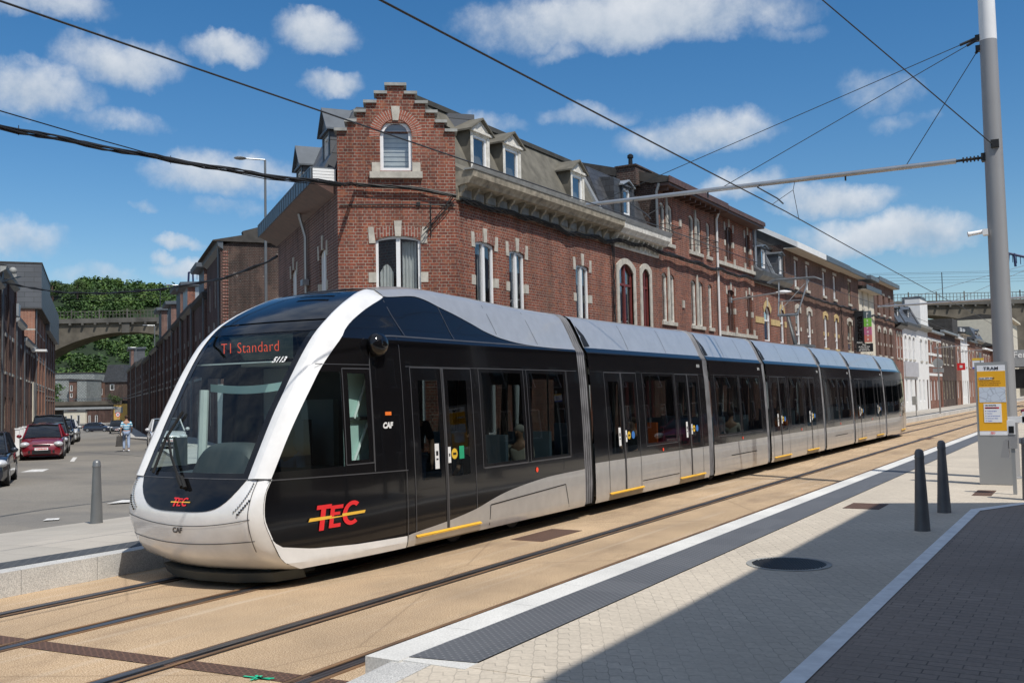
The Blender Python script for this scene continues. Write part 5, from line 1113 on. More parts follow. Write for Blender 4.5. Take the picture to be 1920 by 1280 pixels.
bhouse(41.51,50.5,'shaded brick terrace house with a sheeted grey dormer side','brick_shade',8.4,dorm=(4.5,8.5,10.3,0),dr='zinc_light',corn='slate')
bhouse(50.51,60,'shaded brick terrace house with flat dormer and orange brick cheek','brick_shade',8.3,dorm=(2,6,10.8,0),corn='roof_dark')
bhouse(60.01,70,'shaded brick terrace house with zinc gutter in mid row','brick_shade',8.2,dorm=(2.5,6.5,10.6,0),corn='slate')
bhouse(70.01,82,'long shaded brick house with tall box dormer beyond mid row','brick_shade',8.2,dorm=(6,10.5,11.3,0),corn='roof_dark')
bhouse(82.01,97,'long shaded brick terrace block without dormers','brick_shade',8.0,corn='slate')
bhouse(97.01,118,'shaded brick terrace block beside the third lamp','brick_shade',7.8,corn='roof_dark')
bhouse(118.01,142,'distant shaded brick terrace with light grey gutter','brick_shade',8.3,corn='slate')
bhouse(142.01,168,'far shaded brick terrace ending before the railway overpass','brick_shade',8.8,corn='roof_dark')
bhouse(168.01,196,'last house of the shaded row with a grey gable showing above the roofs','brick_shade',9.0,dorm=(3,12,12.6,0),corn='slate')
# ---------------- side street left row  (plane v=10.5, facing the street)
VL=10.6
def lhouse(u0,u1,label,mat,eavez,three=True,corn='zinc',vo=0,band=None,extra=None,roof=True):
    zb=zB((u0+u1)/2); o=C2+dB*u1+nB*(VL+vo); W=u1-u0; d=-dB; n=-nB; ops=[]; k=max(1,int(W/2.6))
    for i in range(k):
        c=(i+.5)*W/k; ops.append((c-.5,c+.5,4.2,6.2,.1)); ops.append((c-.5,c+.5,zb+(.1 if i%2 else 1),zb+2.9,.1)); 
        if three and eavez>8.8: ops.append((c-.45,c+.45,7.1,8.6,.1))
    r,_=house('terraced_house',label,o,d,n,W-.01,zb,eavez,ops,mat,depth=9,near=False,frame='wood_old',mull=False)
    for i in range(k):
        c=(i+.5)*W/k; part(r,'window_stone','stone_grey',o,d,n,lambda m:(m.box(c-.6,c+.6,-.1,.06,4.05,4.2),m.box(c-.6,c+.6,-.02,.04,6.2,6.42)))
    part(r,'cornice',corn,o,d,n,lambda m:m.prism_u([(0,eavez-.2),(.28,eavez-.02),(.32,eavez+.15),(0,eavez+.15)],0,W+.02)); part(r,'pilaster',mat,o,d,n,lambda m:[m.box(u_,u_+.35,0,.09,zb,eavez-.2) for u_ in [i*W/max(1,int(W/5)) for i in range(max(1,int(W/5)))]]); part(r,'downpipe','zinc',o,d,n,lambda m:m.tube([(W-.4,.1,zb),(W-.4,.1,eavez)],.05,6))
    if roof: part(r,'roof','slate',o,d,n,lambda m:m.prism_u([(.3,eavez+.2),(-4.5,eavez+1.6),(-9,eavez+.2)],0,W))
    if band:
        part(r,'stone_band','stone',o,d,n,lambda m:[m.box(-.01,W,-.0,.03,z,z+.12) for z in band]+[m.box(W-.0,W+.02,-1.2,.03,z,z+.12) for z in band])
    if extra: extra(r,o,d,n,W)
    return r
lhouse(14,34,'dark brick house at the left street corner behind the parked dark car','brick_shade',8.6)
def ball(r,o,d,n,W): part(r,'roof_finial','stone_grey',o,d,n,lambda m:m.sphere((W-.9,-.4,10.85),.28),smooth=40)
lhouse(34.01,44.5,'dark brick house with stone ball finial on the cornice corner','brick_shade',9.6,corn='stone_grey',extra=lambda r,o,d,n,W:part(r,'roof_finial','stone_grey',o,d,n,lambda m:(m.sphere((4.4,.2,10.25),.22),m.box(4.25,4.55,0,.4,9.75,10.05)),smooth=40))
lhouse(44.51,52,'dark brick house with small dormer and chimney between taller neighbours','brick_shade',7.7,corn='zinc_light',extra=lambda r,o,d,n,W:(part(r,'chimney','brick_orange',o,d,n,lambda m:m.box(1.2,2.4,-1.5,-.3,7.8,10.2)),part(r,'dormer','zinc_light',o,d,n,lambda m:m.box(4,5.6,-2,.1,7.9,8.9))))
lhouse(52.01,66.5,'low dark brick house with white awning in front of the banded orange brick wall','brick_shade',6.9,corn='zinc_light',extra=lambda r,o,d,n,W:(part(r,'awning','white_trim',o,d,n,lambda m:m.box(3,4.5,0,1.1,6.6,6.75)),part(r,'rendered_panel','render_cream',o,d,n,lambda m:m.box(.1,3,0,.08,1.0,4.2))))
def big(r,o,d,n,W):
    part(r,'side_wall','brick_orange',o,d,n,lambda m:m.add([(W+.012,.0,-2),(W+.012,-8,-2),(W+.012,-8,10.4),(W+.012,0,10.4)],[(0,1,2,3)]),fixn=False)
    part(r,'slate_gable','slate_grey',o,d,n,lambda m:m.box(.3,W+.12,-9,.5,10.45,14.15)); 
    part(r,'slate_edge','roof_dark',o,d,n,lambda m:(m.box(.2,W+.16,-9.05,.55,14.15,14.28),m.box(.2,W+.14,-9,.52,10.36,10.45)))
lhouse(66.51,83,'tall orange brick house with pale stone bands and a big slate-clad top storey','brick_orange',10.45,band=(1.0,1.25,3.6,3.85,4.1,6.3,6.55,8.6),corn='roof_dark',extra=big,roof=False)
def big2(r,o,d,n,W): part(r,'slate_gable','slate_grey',o,d,n,lambda m:m.box(.3,W+.1,-7,.5,9.7,13.2))
lhouse(83.01,108,'brick house with slate-clad upper storey behind the tallest one','brick_brown',10.0,band=(.3,2.8,3.2,6.2),corn='zinc',extra=big2,roof=False)
# garden wall / gate posts in front of the left row
r=thing('front_wall',UB(36,9.3,0),'low garden wall with white gate posts in front of the left row','wall')
for k,u in enumerate((33,36,38.6)): part(r,'gate_post','white_paint',C2,dB,nB,lambda m:(m.box(u,u+.2,9.55,9.75,-.1,1.0),m.box(u-.03,u+.23,9.52,9.78,1.0,1.06)))
part(r,'low_wall','stone_grey',C2,dB,nB,lambda m:(m.box(33.3,36,9.58,9.72,-.1,.45),m.box(39,46,9.58,9.72,-.1,.5)))
# ================================================================ STREET FURNITURE
def bollard(loc,mat,h,rb,rt,label,group=None,name='bollard'):
    r=thing(name,loc,label,'bollard',group); mb=MB(loc); 
    mb.lathe([(rb,0),(rt,h-.13),(rt,h-.125)],n=24); mb.build('post',mat,r,smooth=40)
    mb=MB(loc); mb.lathe([(rt*1.03,h-.13),(rt*1.10,h-.12),(rt*1.10,h-.10),(rt*1.03,h-.09),(rt*1.02,h-.05),(rt*.8,h-.018),(rt*.45,h-.004),(.001,h)],n=24); mb.build('cap',mat,r,smooth=50); return r
bollard((-2.10,13.83,.3),'bollard_dark',1.05,.098,.056,'dark grey tapered bollard nearer the camera of the two before the white stripe')
bollard((-2.11,15.95,.3),'bollard_dark',1.06,.098,.056,'dark grey tapered bollard farther from the camera of the two before the white stripe')
bollard((-1.10,18.15,.3),'bollard_dark',1.02,.12,.10,'thick dark bollard at the right edge beside the ticket validator')
p=atz(181,980,.10); bollard((p.x,p.y,.09),'bollard_light',1.10,.105,.065,'light grey tapered bollard on the pale pavement left of the tram')
# ticket validator
vl=(-1.38,19.0,.3); r=thing('ticket_validator',vl,'white and grey ticket validator on a thin post behind the thick dark bollard','validator')
mb=MB(vl); mb.box(-.03,.03,-.03,.03,0,.85); mb.build('post','totem_grey',r)
mb=MB(vl); mb.box(-.07,.07,-.05,.05,.78,1.22); mb.prism_w([(-.2,.62),(-.06,.62),(-.06,.92),(-.14,.92)],-.05,.05); mb.build('housing','grey_paint',r)
mb=MB(vl); mb.box(-.075,.05,-.06,-.04,1.02,1.26); mb.box(-.06,.24,-.05,.05,1.22,1.32); mb.box(.16,.26,-.05,.05,1.2,1.4); mb.build('reader','white_paint',r)
mb=MB(vl); mb.box(-.05,.03,-.066,-.06,1.04,1.16); mb.build('screen','black_metal',r)
# totem
plain('poster_yellow',(.78,.40,.015),.35,var=.02); plain('poster_white',(.78,.80,.84),.35,var=.02); plain('print_dark',(.02,.02,.03),.5); plain('print_brown',(.25,.08,.01),.5); plain('print_blue',(.02,.08,.5),.5); plain('print_red',(.65,.03,.04),.5)
m,nt,b=newmat('map_print'); v=N(nt,'ShaderNodeTexVoronoi',feature='DISTANCE_TO_EDGE'); lk(nt,coord(nt),v.inputs['Vector']); v.inputs['Scale'].default_value=9
c_=mix(nt,ramp(nt,v.outputs['Distance'],[(.0,(.32,.36,.45)),(.05,(.55,.62,.72))]),(.45,.6,.5),ramp(nt,noise(nt,coord(nt),4,3),[(.55,(0,)*3),(.7,(.6,)*3)])); lk(nt,c_,b.inputs['Base Color']); b.inputs['Roughness'].default_value=.3
tl=Vector((-2.10,20.74,.3)); r=thing('totem',tl,'grey tram stop totem with yellow TRAM poster in front of the mast','information totem')
td=Vector((.995,.02,0)).normalized(); tn=Vector((td.y,-td.x,0))
def tp(name,mats,fn): mb=MB(tl,td,tn); fn(mb); return mb.build(name,mats,r)
tp('cabinet','totem_grey',lambda m:(m.box(0,.56,-.16,0,0.012,2.30),m.box(.02,.54,-.15,-.01,0,.012)))
tp('poster_case','poster_white',lambda m:m.box(.04,.52,0,.006,.93,2.24))
tp('poster','poster_yellow',lambda m:m.box(.04,.52,.006,.009,1.01,2.13))
def pr(m):
    put_text(m,'TRAM',lambda x,y:(.28+x*1.15,.012,2.155+y),.078,.0028,1.12,'CENTER',mi=0)
    put_text(m,'PLAN CITY PASS',lambda x,y:(.075+x*1.1,.0165,1.985+y),.031,.002,1.05,mi=0)
    for i,t in enumerate(['Validez votre titre à chaque montée','dans le tram et voyagez librement sur','le réseau avec votre carte de ville']): put_text(m,t,lambda x,y,i=i:(.075+x,.012,1.935-i*.036+y),.024,.0008,mi=1)
    put_text(m,'UN DOUTE,',lambda x,y:(.155+x*1.1,.0175,1.475+y),.032,.002,mi=0)
    m.box(.15,.39,.012,.0172,1.425,1.455,3); put_text(m,'UNE QUESTION ?',lambda x,y:(.155+x*1.05,.018,1.43+y),.025,.002,mi=0)
    for i in range(5):
        m.box(.155,.168,.0165,.018,1.375-i*.045,1.388-i*.045,0); put_text(m,['Toutes les lignes','Horaires','Tarifs et abonnements','Service aux clients','Contact'][i],lambda x,y,i=i:(.185+x,.018,1.372-i*.045+y),.024,.0006,mi=2)
    tec(m,lambda x,y,o:(.225+x,.014+o,.948+y),.045,4,4)
tp('poster_label','poster_white',lambda m:(m.box(.07,.30,.009,.015,1.975,2.015),m.box(.13,.43,.009,.016,1.17,1.52)))
tp('poster_print',['print_dark','print_brown','print_blue','print_red','print_red'],pr)
tp('poster_map','map_print',lambda m:m.box(.06,.515,.009,.013,1.545,1.83))
# mast with bracket arm
ml=Vector((-1.72,22.4,.3)); r=thing('catenary_mast',ml,'tall grey tapered mast with long horizontal arm holding the tram wires','mast')
mb=MB(ml); mb.lathe([(.26,0),(.26,.03),(.205,.04),(.165,8.95)],n=28); mb.build('pole','grey_paint',r,smooth=40)
mb=MB(ml); mb.lathe([(.166,8.95),(.150,11.5)],n=28); mb.build('pole_top','white_paint',r,smooth=40)
ax0=Vector((-1.88,22.4,6.84)); ax1=Vector((-11.0,22.4,6.93))
mb=MB(); mb.tube([ax0+Vector((-.55,0,0)),ax0.lerp(ax1,.45),ax1],[.055,.055,.05],10); mb.build('arm','galv',r,smooth=40)
mb=MB(); mb.tube([ax0,ax0+Vector((-.6,0,0))],.03,6); 
for i in range(5): mb.tube([ax0+Vector((-.12-.07*i,0,0)),ax0+Vector((-.145-.07*i,0,0))],.06,10)
mb.box(-1.95,-1.85,22.3,22.5,6.76,6.92); mb.build('insulator','cable',r)
mb=MB()
for z,tgt in ((9.36,.978),(9.32,.62),(9.12,.17)):
    a=Vector((-1.9,22.4,z)); b_=ax0.lerp(ax1,tgt); mb.tube([a,b_],.009,5); mb.tube([a,a.lerp(b_,.04)],.03,6)
mb.build('stay_wire','wire',r)
for zz in (9.36,9.12,7.05): pass
mb=MB(); 
for z in (9.34,9.12): mb.box(-1.96,-1.86,22.34,22.46,z-.06,z+.06)
mb.box(-1.75,-1.6,22.18,22.26,6.98,7.14); mb.build('wire_clamp','cable',r)
mb=MB(); mb.box(-1.98,-1.88,22.2,22.4,5.22,5.34); mb.tube([(-1.98,22.3,5.3),(-2.22,22.2,5.26)],.045,10); mb.tube([(-2.22,22.2,5.26),(-2.25,22.19,5.255)],.052,10); mb.build('security_camera','white_paint',r,smooth=40)
# steady arms and hangers under the arm, one set per wire
for xw,lab in ((-6.02,'near'),(-9.17,'far')):
    mb=MB(); z=6.88; sx=xw+.95
    mb.tube([(sx+.4,22.4,z-.02),(sx+.4,22.4,z-.16)],.02,6); mb.tube([(sx-1.5,22.2,z-.10),(sx-.1-.9,22.0,z-.45),(xw+.1,21.9,z-.60)],.016,6); mb.tube([(xw+.25,22.4,z),(xw+.2,22.4,z-.22),(xw,21.4,6.2)],.007,5); mb.tube([(xw+.2,22.4,z-.22),(xw,23.6,6.17)],.007,5)
    mb.tube([(sx-1.5,22.4,z),(sx-1.5,22.2,z-.10)],.02,6); mb.build('steady_arm','wire',r)
# contact wires
def wire(pts,rad,label,name='overhead_wire',mat='wire',cat='wire',sag=None,n=6,grp=None):
    mb=MB(); mb.tube(pts,rad,n); o=mb.build(name,mat,loc=pts[0],smooth=60); tag(o,label,cat,grp); return o
def sagline(a,b,s,n=24):
    a=Vector(a); b=Vector(b); return [a.lerp(b,i/n)-Vector((0,0,4*s*(i/n)*(1-i/n))) for i in range(n+1)]
wire(sagline((-6.02,-25,6.1),(-6.02,22.4,6.2),.08,10)+sagline((-6.02,22.4,6.2),(-6.02,60,6.25),.05,8)[1:]+sagline((-6.02,60,6.25),(-6.02,140,6.3),.1,8)[1:],.013,'contact wire over the nearer track, crossing from top centre down to the far viaduct')
wire(sagline((-9.17,-25,6.1),(-9.17,22.4,6.22),.06,10)+sagline((-9.17,22.4,6.22),(-9.17,60,6.25),.05,8)[1:]+sagline((-9.17,60,6.25),(-9.17,140,6.3),.1,8)[1:],.012,'contact wire over the tram crossing in front of the stepped gable')
p0=at(1530,-10,17); wire([(-1.72,22.2,7.05)]+[tuple(Vector((-1.72,22.2,7.05)).lerp(p0,t)) for t in (.5,1,2.2)],.012,'diagonal span wire running from the mast up to the top right edge')
# second arm (its mast stands outside the picture)
r=thing('catenary_mast',(-1.75,60,.3),'second far mast whose arm crosses in front of the viaduct at the right','mast')
mb=MB((-1.75,60,.3)); mb.lathe([(.2,0),(.16,9.5)],n=16); mb.build('pole','grey_paint',r,smooth=40)
mb=MB(); mb.tube([(-1.8,60,6.95),(-11.0,60,6.9)],.055,8); mb.tube([(-1.8,60,9.0),(-7.0,60,6.95)],.012,5); mb.tube([(-1.8,60,9.0),(-10.8,60,6.95)],.012,5); mb.build('arm','galv',r)
# black cable bundles
def bundle(pts,rad,label,strands=4,amp=.04,grp=None):
    mb=MB(); P=[Vector(p) for p in pts]
    # resample
    Q=[];
    for a,b_ in zip(P,P[1:]):
        k=max(2,int((b_-a).length/.35)); Q+=[a.lerp(b_,i/k) for i in range(k)]
    Q.append(P[-1])
    for s in range(strands):
        ph=s*2*PI/strands; pp=[]
        for i,q in enumerate(Q):
            t=(Q[min(i+1,len(Q)-1)]-Q[max(0,i-1)]).normalized(); a=t.cross(Vector((0,0,1))).normalized(); b_=t.cross(a); an=ph+i*.55
            am=amp*(.8+.4*math.sin(i*1.7+s)); pp.append(q+a*math.cos(an)*am+b_*math.sin(an)*am)
        mb.tube(pp,rad,5)
    for i in range(6,len(Q),9): mb.tube([Q[i]-Vector((0,0,.08)),Q[i]+Vector((0,0,.09))],.008,4)
    o=mb.build('overhead_cable','cable',loc=P[0],smooth=60); tag(o,label,'cable',grp)
def curve(pxs,d0,d1):
    n=len(pxs); return [at(x,y,d0+(d1-d0)*i/(n-1)) for i,(x,y) in enumerate(pxs)]
end=Vector((-14.9,21.25,7.45))
bundle(curve([(-60,226),(0,238),(160,270),(320,300),(500,330),(640,345)],14.5,23.8)+[CO+cd*.5+cn*.12+Vector((0,0,7.75)),CO+cd*2.2+cn*.12+Vector((0,0,7.62)),CO+cd*3.1+cn*.14+Vector((0,0,7.45))],.018,'thick twisted black cable bundle sagging from the left edge to the corner house',5,.045)
wire(curve([(-40,198),(0,208),(150,252),(330,302),(500,336),(640,350)],14.4,23.9),.011,'thin black cable just above the thick twisted bundle at the left',name='overhead_cable',mat='cable',cat='cable')
rs=random.Random(5)
pts=[Vector((-14.36,y,7.30+.10*rs.random()+.05*math.sin(y*1.3)+(.1 if y>31 else 0)+(.1 if y>36 else 0))) for y in [21.8+.55*i for i in range(17)]]+[Vector((-14.3,y,7.48+.12*rs.random())) for y in [31.5+1.1*i for i in range(52)]]
bundle(pts,.022,'black cable bundle clipped along the house fronts below the cornices',6,.07)
bundle([CO+cd*3.0+cn*.1+Vector((0,0,7.4)),CO+cd*2.6+cn*.12+Vector((0,0,6.9)),CO+cd*2.25+cn*.14+Vector((0,0,6.5))],.012,'tangle of black cables hanging beside the chamfered corner window',4,.06)
bundle([(-14.38,31.25,7.4),(-14.40,31.3,6.2),(-14.4,31.28,4.6),(-14.4,31.3,2.5)],.014,'black cables running down the joint between the corner house and its neighbour',4,.05)
bundle([(-14.36,65.6,7.5),(-14.3,65.9,6.4),(-14.38,66.1,4.8)],.014,'black cables running down the brown houses left of the pizza sign',3,.09)
pL=UB(34,10.2,9.4); pR=UB(9.3,-.15,7.0)
bundle(sagline(Vector(UB(40,10.0,9.9)),Vector(UB(24.5,-.1,7.6)),.0,4)[:1]+[at(0,528,52),at(60,540,50),at(120,549,48),at(200,550,45),at(300,543,41),at(420,522,36),at(500,492,33.8),at(520,480,33.5)],.03,'black cable sagging across the side street from the left houses to the brown wall',2,.03)
# street lamps on the side street
for i,(px,py,pyb,dep,lab) in enumerate(((497,300,480,45,'slim street lamp rising in front of the dark blank brick wall'),(290,610,720,118,'slim street lamp above the shaded terrace in the middle distance'),(255,651,720,165,'small distant street lamp at the far end of the shaded terrace'),(345,535,640,78,'street lamp leaning out over the shaded terrace beside the dormers'))):
    t=at(px,py,dep); b_=Vector((t.x,t.y,4.0 if i==0 else 2)); zt=t.z
    r=thing('street_lamp',b_,lab,'street lamp'); mb=MB(); mb.tube([b_,(t.x,t.y,zt)],[.07,.05],8); mb.build('pole','bollard_light',r,smooth=40)
    e=t+nB*1.1; mb=MB(); mb.tube([t,e],.035,6); c=e; mb.sphere((c.x,c.y,c.z),(.28,.28,.06),10,6); mb.build('lamp_head','zinc_light',r,smooth=40)
def walllamp(y,z,lab,L=2.2):
    r=thing('wall_lamp',(-14.45,y,z),lab,'street lamp'); mb=MB(); mb.tube([(-14.45,y,z),(-14.45+L,y,z+.18)],[.045,.035],8); mb.box(-14.5,-14.4,y-.08,y+.08,z-.12,z+.12); mb.build('bracket','galv',r,smooth=40)
    mb=MB(); x=-14.45+L; mb.grid(lambda a,b:(x-.1+.95*b,y+.17*math.sin(PI*min(1,b*1.3+.15))*math.cos(2*PI*a),z+.19+.085*math.sin(PI*min(1,b*1.2+.1))*math.sin(2*PI*a)),14,8); mb.build('lamp_head','white_paint',r,smooth=50)
walllamp(44.0,6.35,'white-headed street lamp on a bracket fixed to the three-storey house')
walllamp(108,6.2,'white-headed street lamp on a bracket above the round traffic sign',2.6)
walllamp(128,6.4,'farthest white-headed street lamp bracket on the row of houses',2.6)
# round sign seen from behind
sp_=Vector((-10.55,80,.28)); r=thing('traffic_sign',sp_,'round grey traffic sign seen from behind on a pole on the far pavement','traffic sign')
mb=MB(sp_); mb.tube([(0,0,0),(0,0,4.9)],.06,10); mb.build('pole','galv',r,smooth=40)
mb=MB(sp_); mb.tube([(0,-.03,3.75),(0,-.0,3.75)],.36,24); mb.box(-.38,.38,-.03,0,3.05,3.35); mb.build('sign_plate','zinc_light',r)
mb=MB((-11.3,74,.28)); mb.tube([(0,0,0),(0,0,1.3)],.035,8); mb.box(-.22,.05,-.2,.2,.75,1.35); tag(mb.build('litter_bin','stone_grey',loc=(-11.3,74,.28)),'small grey litter bin on a post on the far pavement by the tram tail','bin')
# bus stop flag behind totem
bl=Vector((-2.52,25,.3)); r=thing('bus_stop_sign',bl,'yellow, white and blue bus stop flag peeping over the totem','bus stop')
mb=MB(bl); mb.tube([(.12,.02,0),(.12,.02,2.62)],.025,8); mb.build('pole','galv',r)
p=aty(1834,681,25); 
mb=MB(Vector((p.x-.12,25,0)),(1,0,0),(0,-1,0)); z=p.z
mb.box(0,.24,-.02,0,z-.12,z+.12,0); mb.box(0,.24,0,.004,z+.07,z+.12,1); mb.box(0,.24,0,.004,z-.12,z-.085,2); put_text(mb,'BUS',lambda x,y:(.09+x,.005,z-.02+y),.06,.001,mi=2); put_text(mb,'STOP',lambda x,y:(.06+x,.005,z-.07+y),.045,.001,mi=3)
mb.build('flag',['poster_white','sticker_yellow','print_blue','print_dark'],r)
# ================================================================ CARS
paint('car_red',(.17,.006,.014),.25,0,1); paint('car_navy',(.012,.018,.04),.25,0,1); paint('car_black',(.012,.013,.015),.25,0,1); paint('car_grey',(.06,.068,.075),.3,.5,1); paint('car_white',(.6,.61,.62),.3,0,1); paint('car_bluegrey',(.022,.028,.04),.3,.4,1)
glassmat('car_glass',(.25,.28,.3),refl=1.3,op=.55,base=(.015,.018,.022)); plain('tyre',(.012,.012,.012),.85); plain('rim',(.35,.35,.36),.35,.7); plain('headlamp',(.62,.64,.66),.12,.2,var=.2,vs=30); plain('tail_lamp',(.35,.01,.01),.2); plain('plate_white',(.8,.8,.8),.4); plain('car_trim',(.01,.01,.011),.5)
def car(label,paintm,L=3.95,W=1.70,H=1.48,group=None,suv=0,plate='1-DNB-493'):
    """local: x along length (0 = front), y across, z up"""
    r=thing('parked_car',(0,0,0),label,'car',group); hw=W/2
    s=L/3.95; wr=.31+.03*suv; hb=.92+.12*suv; hh=.80+.15*suv
    st=[(0,.28,.50,.62),(.10,.20,.66,.86),(.35,.17,.76,.96),(.8,.16,.86+.05*suv,1),(1.15,.16,hb,1),(2.0,.16,hb+.02,1),(3.0,.16,hb+.05,1),(3.6,.18,hb+.03,.98),(3.88,.24,hb-.1,.9),(3.95,.35,.72,.82)]
    mb=MB()
    def sec(x,z0,z1,k):
        w=hw*k; zm=z0+(z1-z0)*.55
        return [(x,-w*.92,z0),(x,-w,z0+.12),(x,-w,zm),(x,-w*.95,z1-.04),(x,-w*.80,z1),(x,0,z1+.03),(x,w*.80,z1),(x,w*.95,z1-.04),(x,w,zm),(x,w,z0+.12),(x,w*.92,z0)]
    V=[sec(x*s,a,b_,k) for x,a,b_,k in st]; n=11; fl=[p for q in V for p in q]
    F_=[(i*n+j,i*n+j+1,(i+1)*n+j+1,(i+1)*n+j) for i in range(len(st)-1) for j in range(n-1)]+[tuple(range(n-1,-1,-1)),tuple(range((len(st)-1)*n,len(st)*n))]+[(i*n,(i+1)*n,(i+1)*n+n-1,i*n+n-1) for i in range(len(st)-1)]
    mb.add(fl,F_); mb.build('body',paintm,r,smooth=35)
    # cabin
    cb=[(1.02,hb,.88,hb,.88),(1.75,hb,.95,H-.04,.70),(2.3,hb,.95,H,.72),(3.1,hb+.02,.95,H-.03,.70),(3.62+.15*suv,hb+.03,.90,H-.22+.1*suv,.66),(3.85,hb,.85,hb+.02,.80)]
    mb=MB()
    def cs(x,z0,k0,z1,k1): return [(x,-hw*k0,z0-.03),(x,-hw*k1,z1),(x,0,z1+.035),(x,hw*k1,z1),(x,hw*k0,z0-.03)]
    V=[p for x,a,k0,b_,k1 in cb for p in cs(x*s,a,k0,b_,k1)]; n=5
    mb.add(V,[(i*n+j,i*n+j+1,(i+1)*n+j+1,(i+1)*n+j) for i in range(len(cb)-1) for j in range(n-1)]); g=mb.build('windows','car_glass',r,smooth=50)
    mb=MB(); RO=[(x*s,k1*hw+.012,b_+.008) for x,a,k0,b_,k1 in cb[1:5]]
    V=[]; 
    for x,w,z in RO: V+=[(x,-w,z-.03),(x,-w*.96,z+.02),(x,0,z+.045),(x,w*.96,z+.02),(x,w,z-.03)]
    mb.add(V,[(i*5+j,i*5+j+1,(i+1)*5+j+1,(i+1)*5+j) for i in range(3) for j in range(4)])
    for q in (-1,1):
        for (x0,z0,k0),(x1,z1,k1) in (((1.0,hb,.90),(1.78,H-.03,.72)),((2.42,hb,.965),(2.38,H,.735)),((3.25,hb+.02,.965),(3.18,H-.03,.72)),((3.85,hb,.87),(3.6,H-.2,.68))): mb.tube([(x0*s,q*hw*k0,z0),(x1*s,q*hw*k1,z1)],.035,6)
    mb.build('roof',paintm,r,smooth=40)
    for fx in (.72,3.22):
        for q in (-1,1):
            mb=MB(); mb.tube([(fx*s,q*(hw-.20),wr),(fx*s,q*(hw+.005),wr)],wr,22); w_=mb.build('wheel','tyre',r,smooth=40)
            mb=MB(); mb.tube([(fx*s,q*(hw-.02),wr),(fx*s,q*(hw+.012),wr)],wr*.62,10); mb.build('rim','rim',w_)
    mb=MB()
    for q in (-1,1): mb.sphere((.20*s,q*hw*.76,.67+.12*suv),(.24,.20,.115),12,8)
    mb.build('headlight','headlamp',r,smooth=60)
    mb=MB(); 
    for q in (-1,1): mb.box(3.86*s,3.95*s,q*hw*.72-.12,q*hw*.72+.12,.74,.95+.1*suv)
    mb.build('tail_light','tail_lamp',r)
    mb=MB(); mb.box(-.012,.1,-.36,.36,.26,.44); mb.box(.02,.14,-.34,.34,.60,.66); mb.box(-.005,.12,-hw*.6,-hw*.5,.3,.42); mb.box(-.005,.12,hw*.5,hw*.6,.3,.42); mb.build('grille','car_trim',r)
    mb=MB(); mb.o=Vector((-.03,0,0)); mb.box(-.01,0,-.26,.26,.42,.53); pl=mb.build('number_plate','plate_white',r)
    mb=MB(); put_text(mb,plate,lambda x,y:(-.043,-x,.445+y),.09,.002,align='CENTER'); mb.build('plate_text','logo_red',pl)
    mb=MB(); 
    for q in (-1,1): mb.sphere((1.25*s,q*(hw+.08),hb+.08),(.06,.11,.08),10,6)
    mb.build('mirror',paintm,r,smooth=60)
    return r
def place(r,u,v,z=None,face=0,vo=None):
    z=zB(u) if z is None else z; p=UB(u,v,z); ang=math.atan2(dB.y,dB.x)+face; r.location=p; r.rotation_euler=(0,0,ang)
GP='cars parked along the left kerb of the side street'
place(car('red hatchback parked facing the camera on the left kerb, first car of the line','car_red',group=GP),21.2,7.95,-.1)
place(car('dark blue-grey car cut by the left edge, parked nearest the junction','car_bluegrey',L=4.3,H=1.5,group=GP,plate='2-AKL-706'),5.9,8.95,-.1)
place(car('small grey car tucked close behind the red hatchback','car_grey',L=4.0,H=1.45,group=GP,plate='1-FSC-128'),26.8,7.9,-.1)
place(car('tall black car with pale roof rails standing above the red one','car_black',L=4.6,W=1.85,H=1.78,suv=1,group=GP,plate='1-XBD-351'),32.3,8.2,-.1)
place(car('black car beyond the tall one in the parked line','car_navy',L=4.4,H=1.5,group=GP,plate='1-KLR-552'),38.5,7.9,-.1)
place(car('small white car near the far end of the parked line','car_white',L=3.9,H=1.5,group=GP,plate='2-BHT-640'),47,7.8,group if False else None)
place(car('small white car parked facing us on the right, glimpsed through the tram windscreen','car_white',L=3.9,H=1.5,plate='1-TZE-318'),24.8,2.6,-.06)
place(car('dark car last in the parked line down the side street','car_grey',L=4.2,H=1.48,group=GP,plate='1-SAD-977'),54,7.8)
q=atz(209,809,-1.8); cN=car('dark navy car driving across the far end of the side street','car_navy',L=4.1,H=1.45,plate='1-GGW-200'); cN.location=(q.x,q.y,-1.78); cN.rotation_euler=(0,0,math.atan2(-R0.y,-R0.x))
q=atz(219,811,-1.6); cN=car('dark off-road car parked facing us at the far right kerb by the speed sign','car_black',L=4.4,W=1.85,H=1.75,suv=1,plate='1-VPM-413'); cN.location=(q.x,q.y,-1.65); cN.rotation_euler=(0,0,math.atan2(dB.y,dB.x))
q=car('bright red car half hidden at the right edge behind the thick bollard','car_red',H=1.5,plate='1-MCH-885'); q.location=(-1.4,36,.3); q.rotation_euler=(0,0,PI/2)
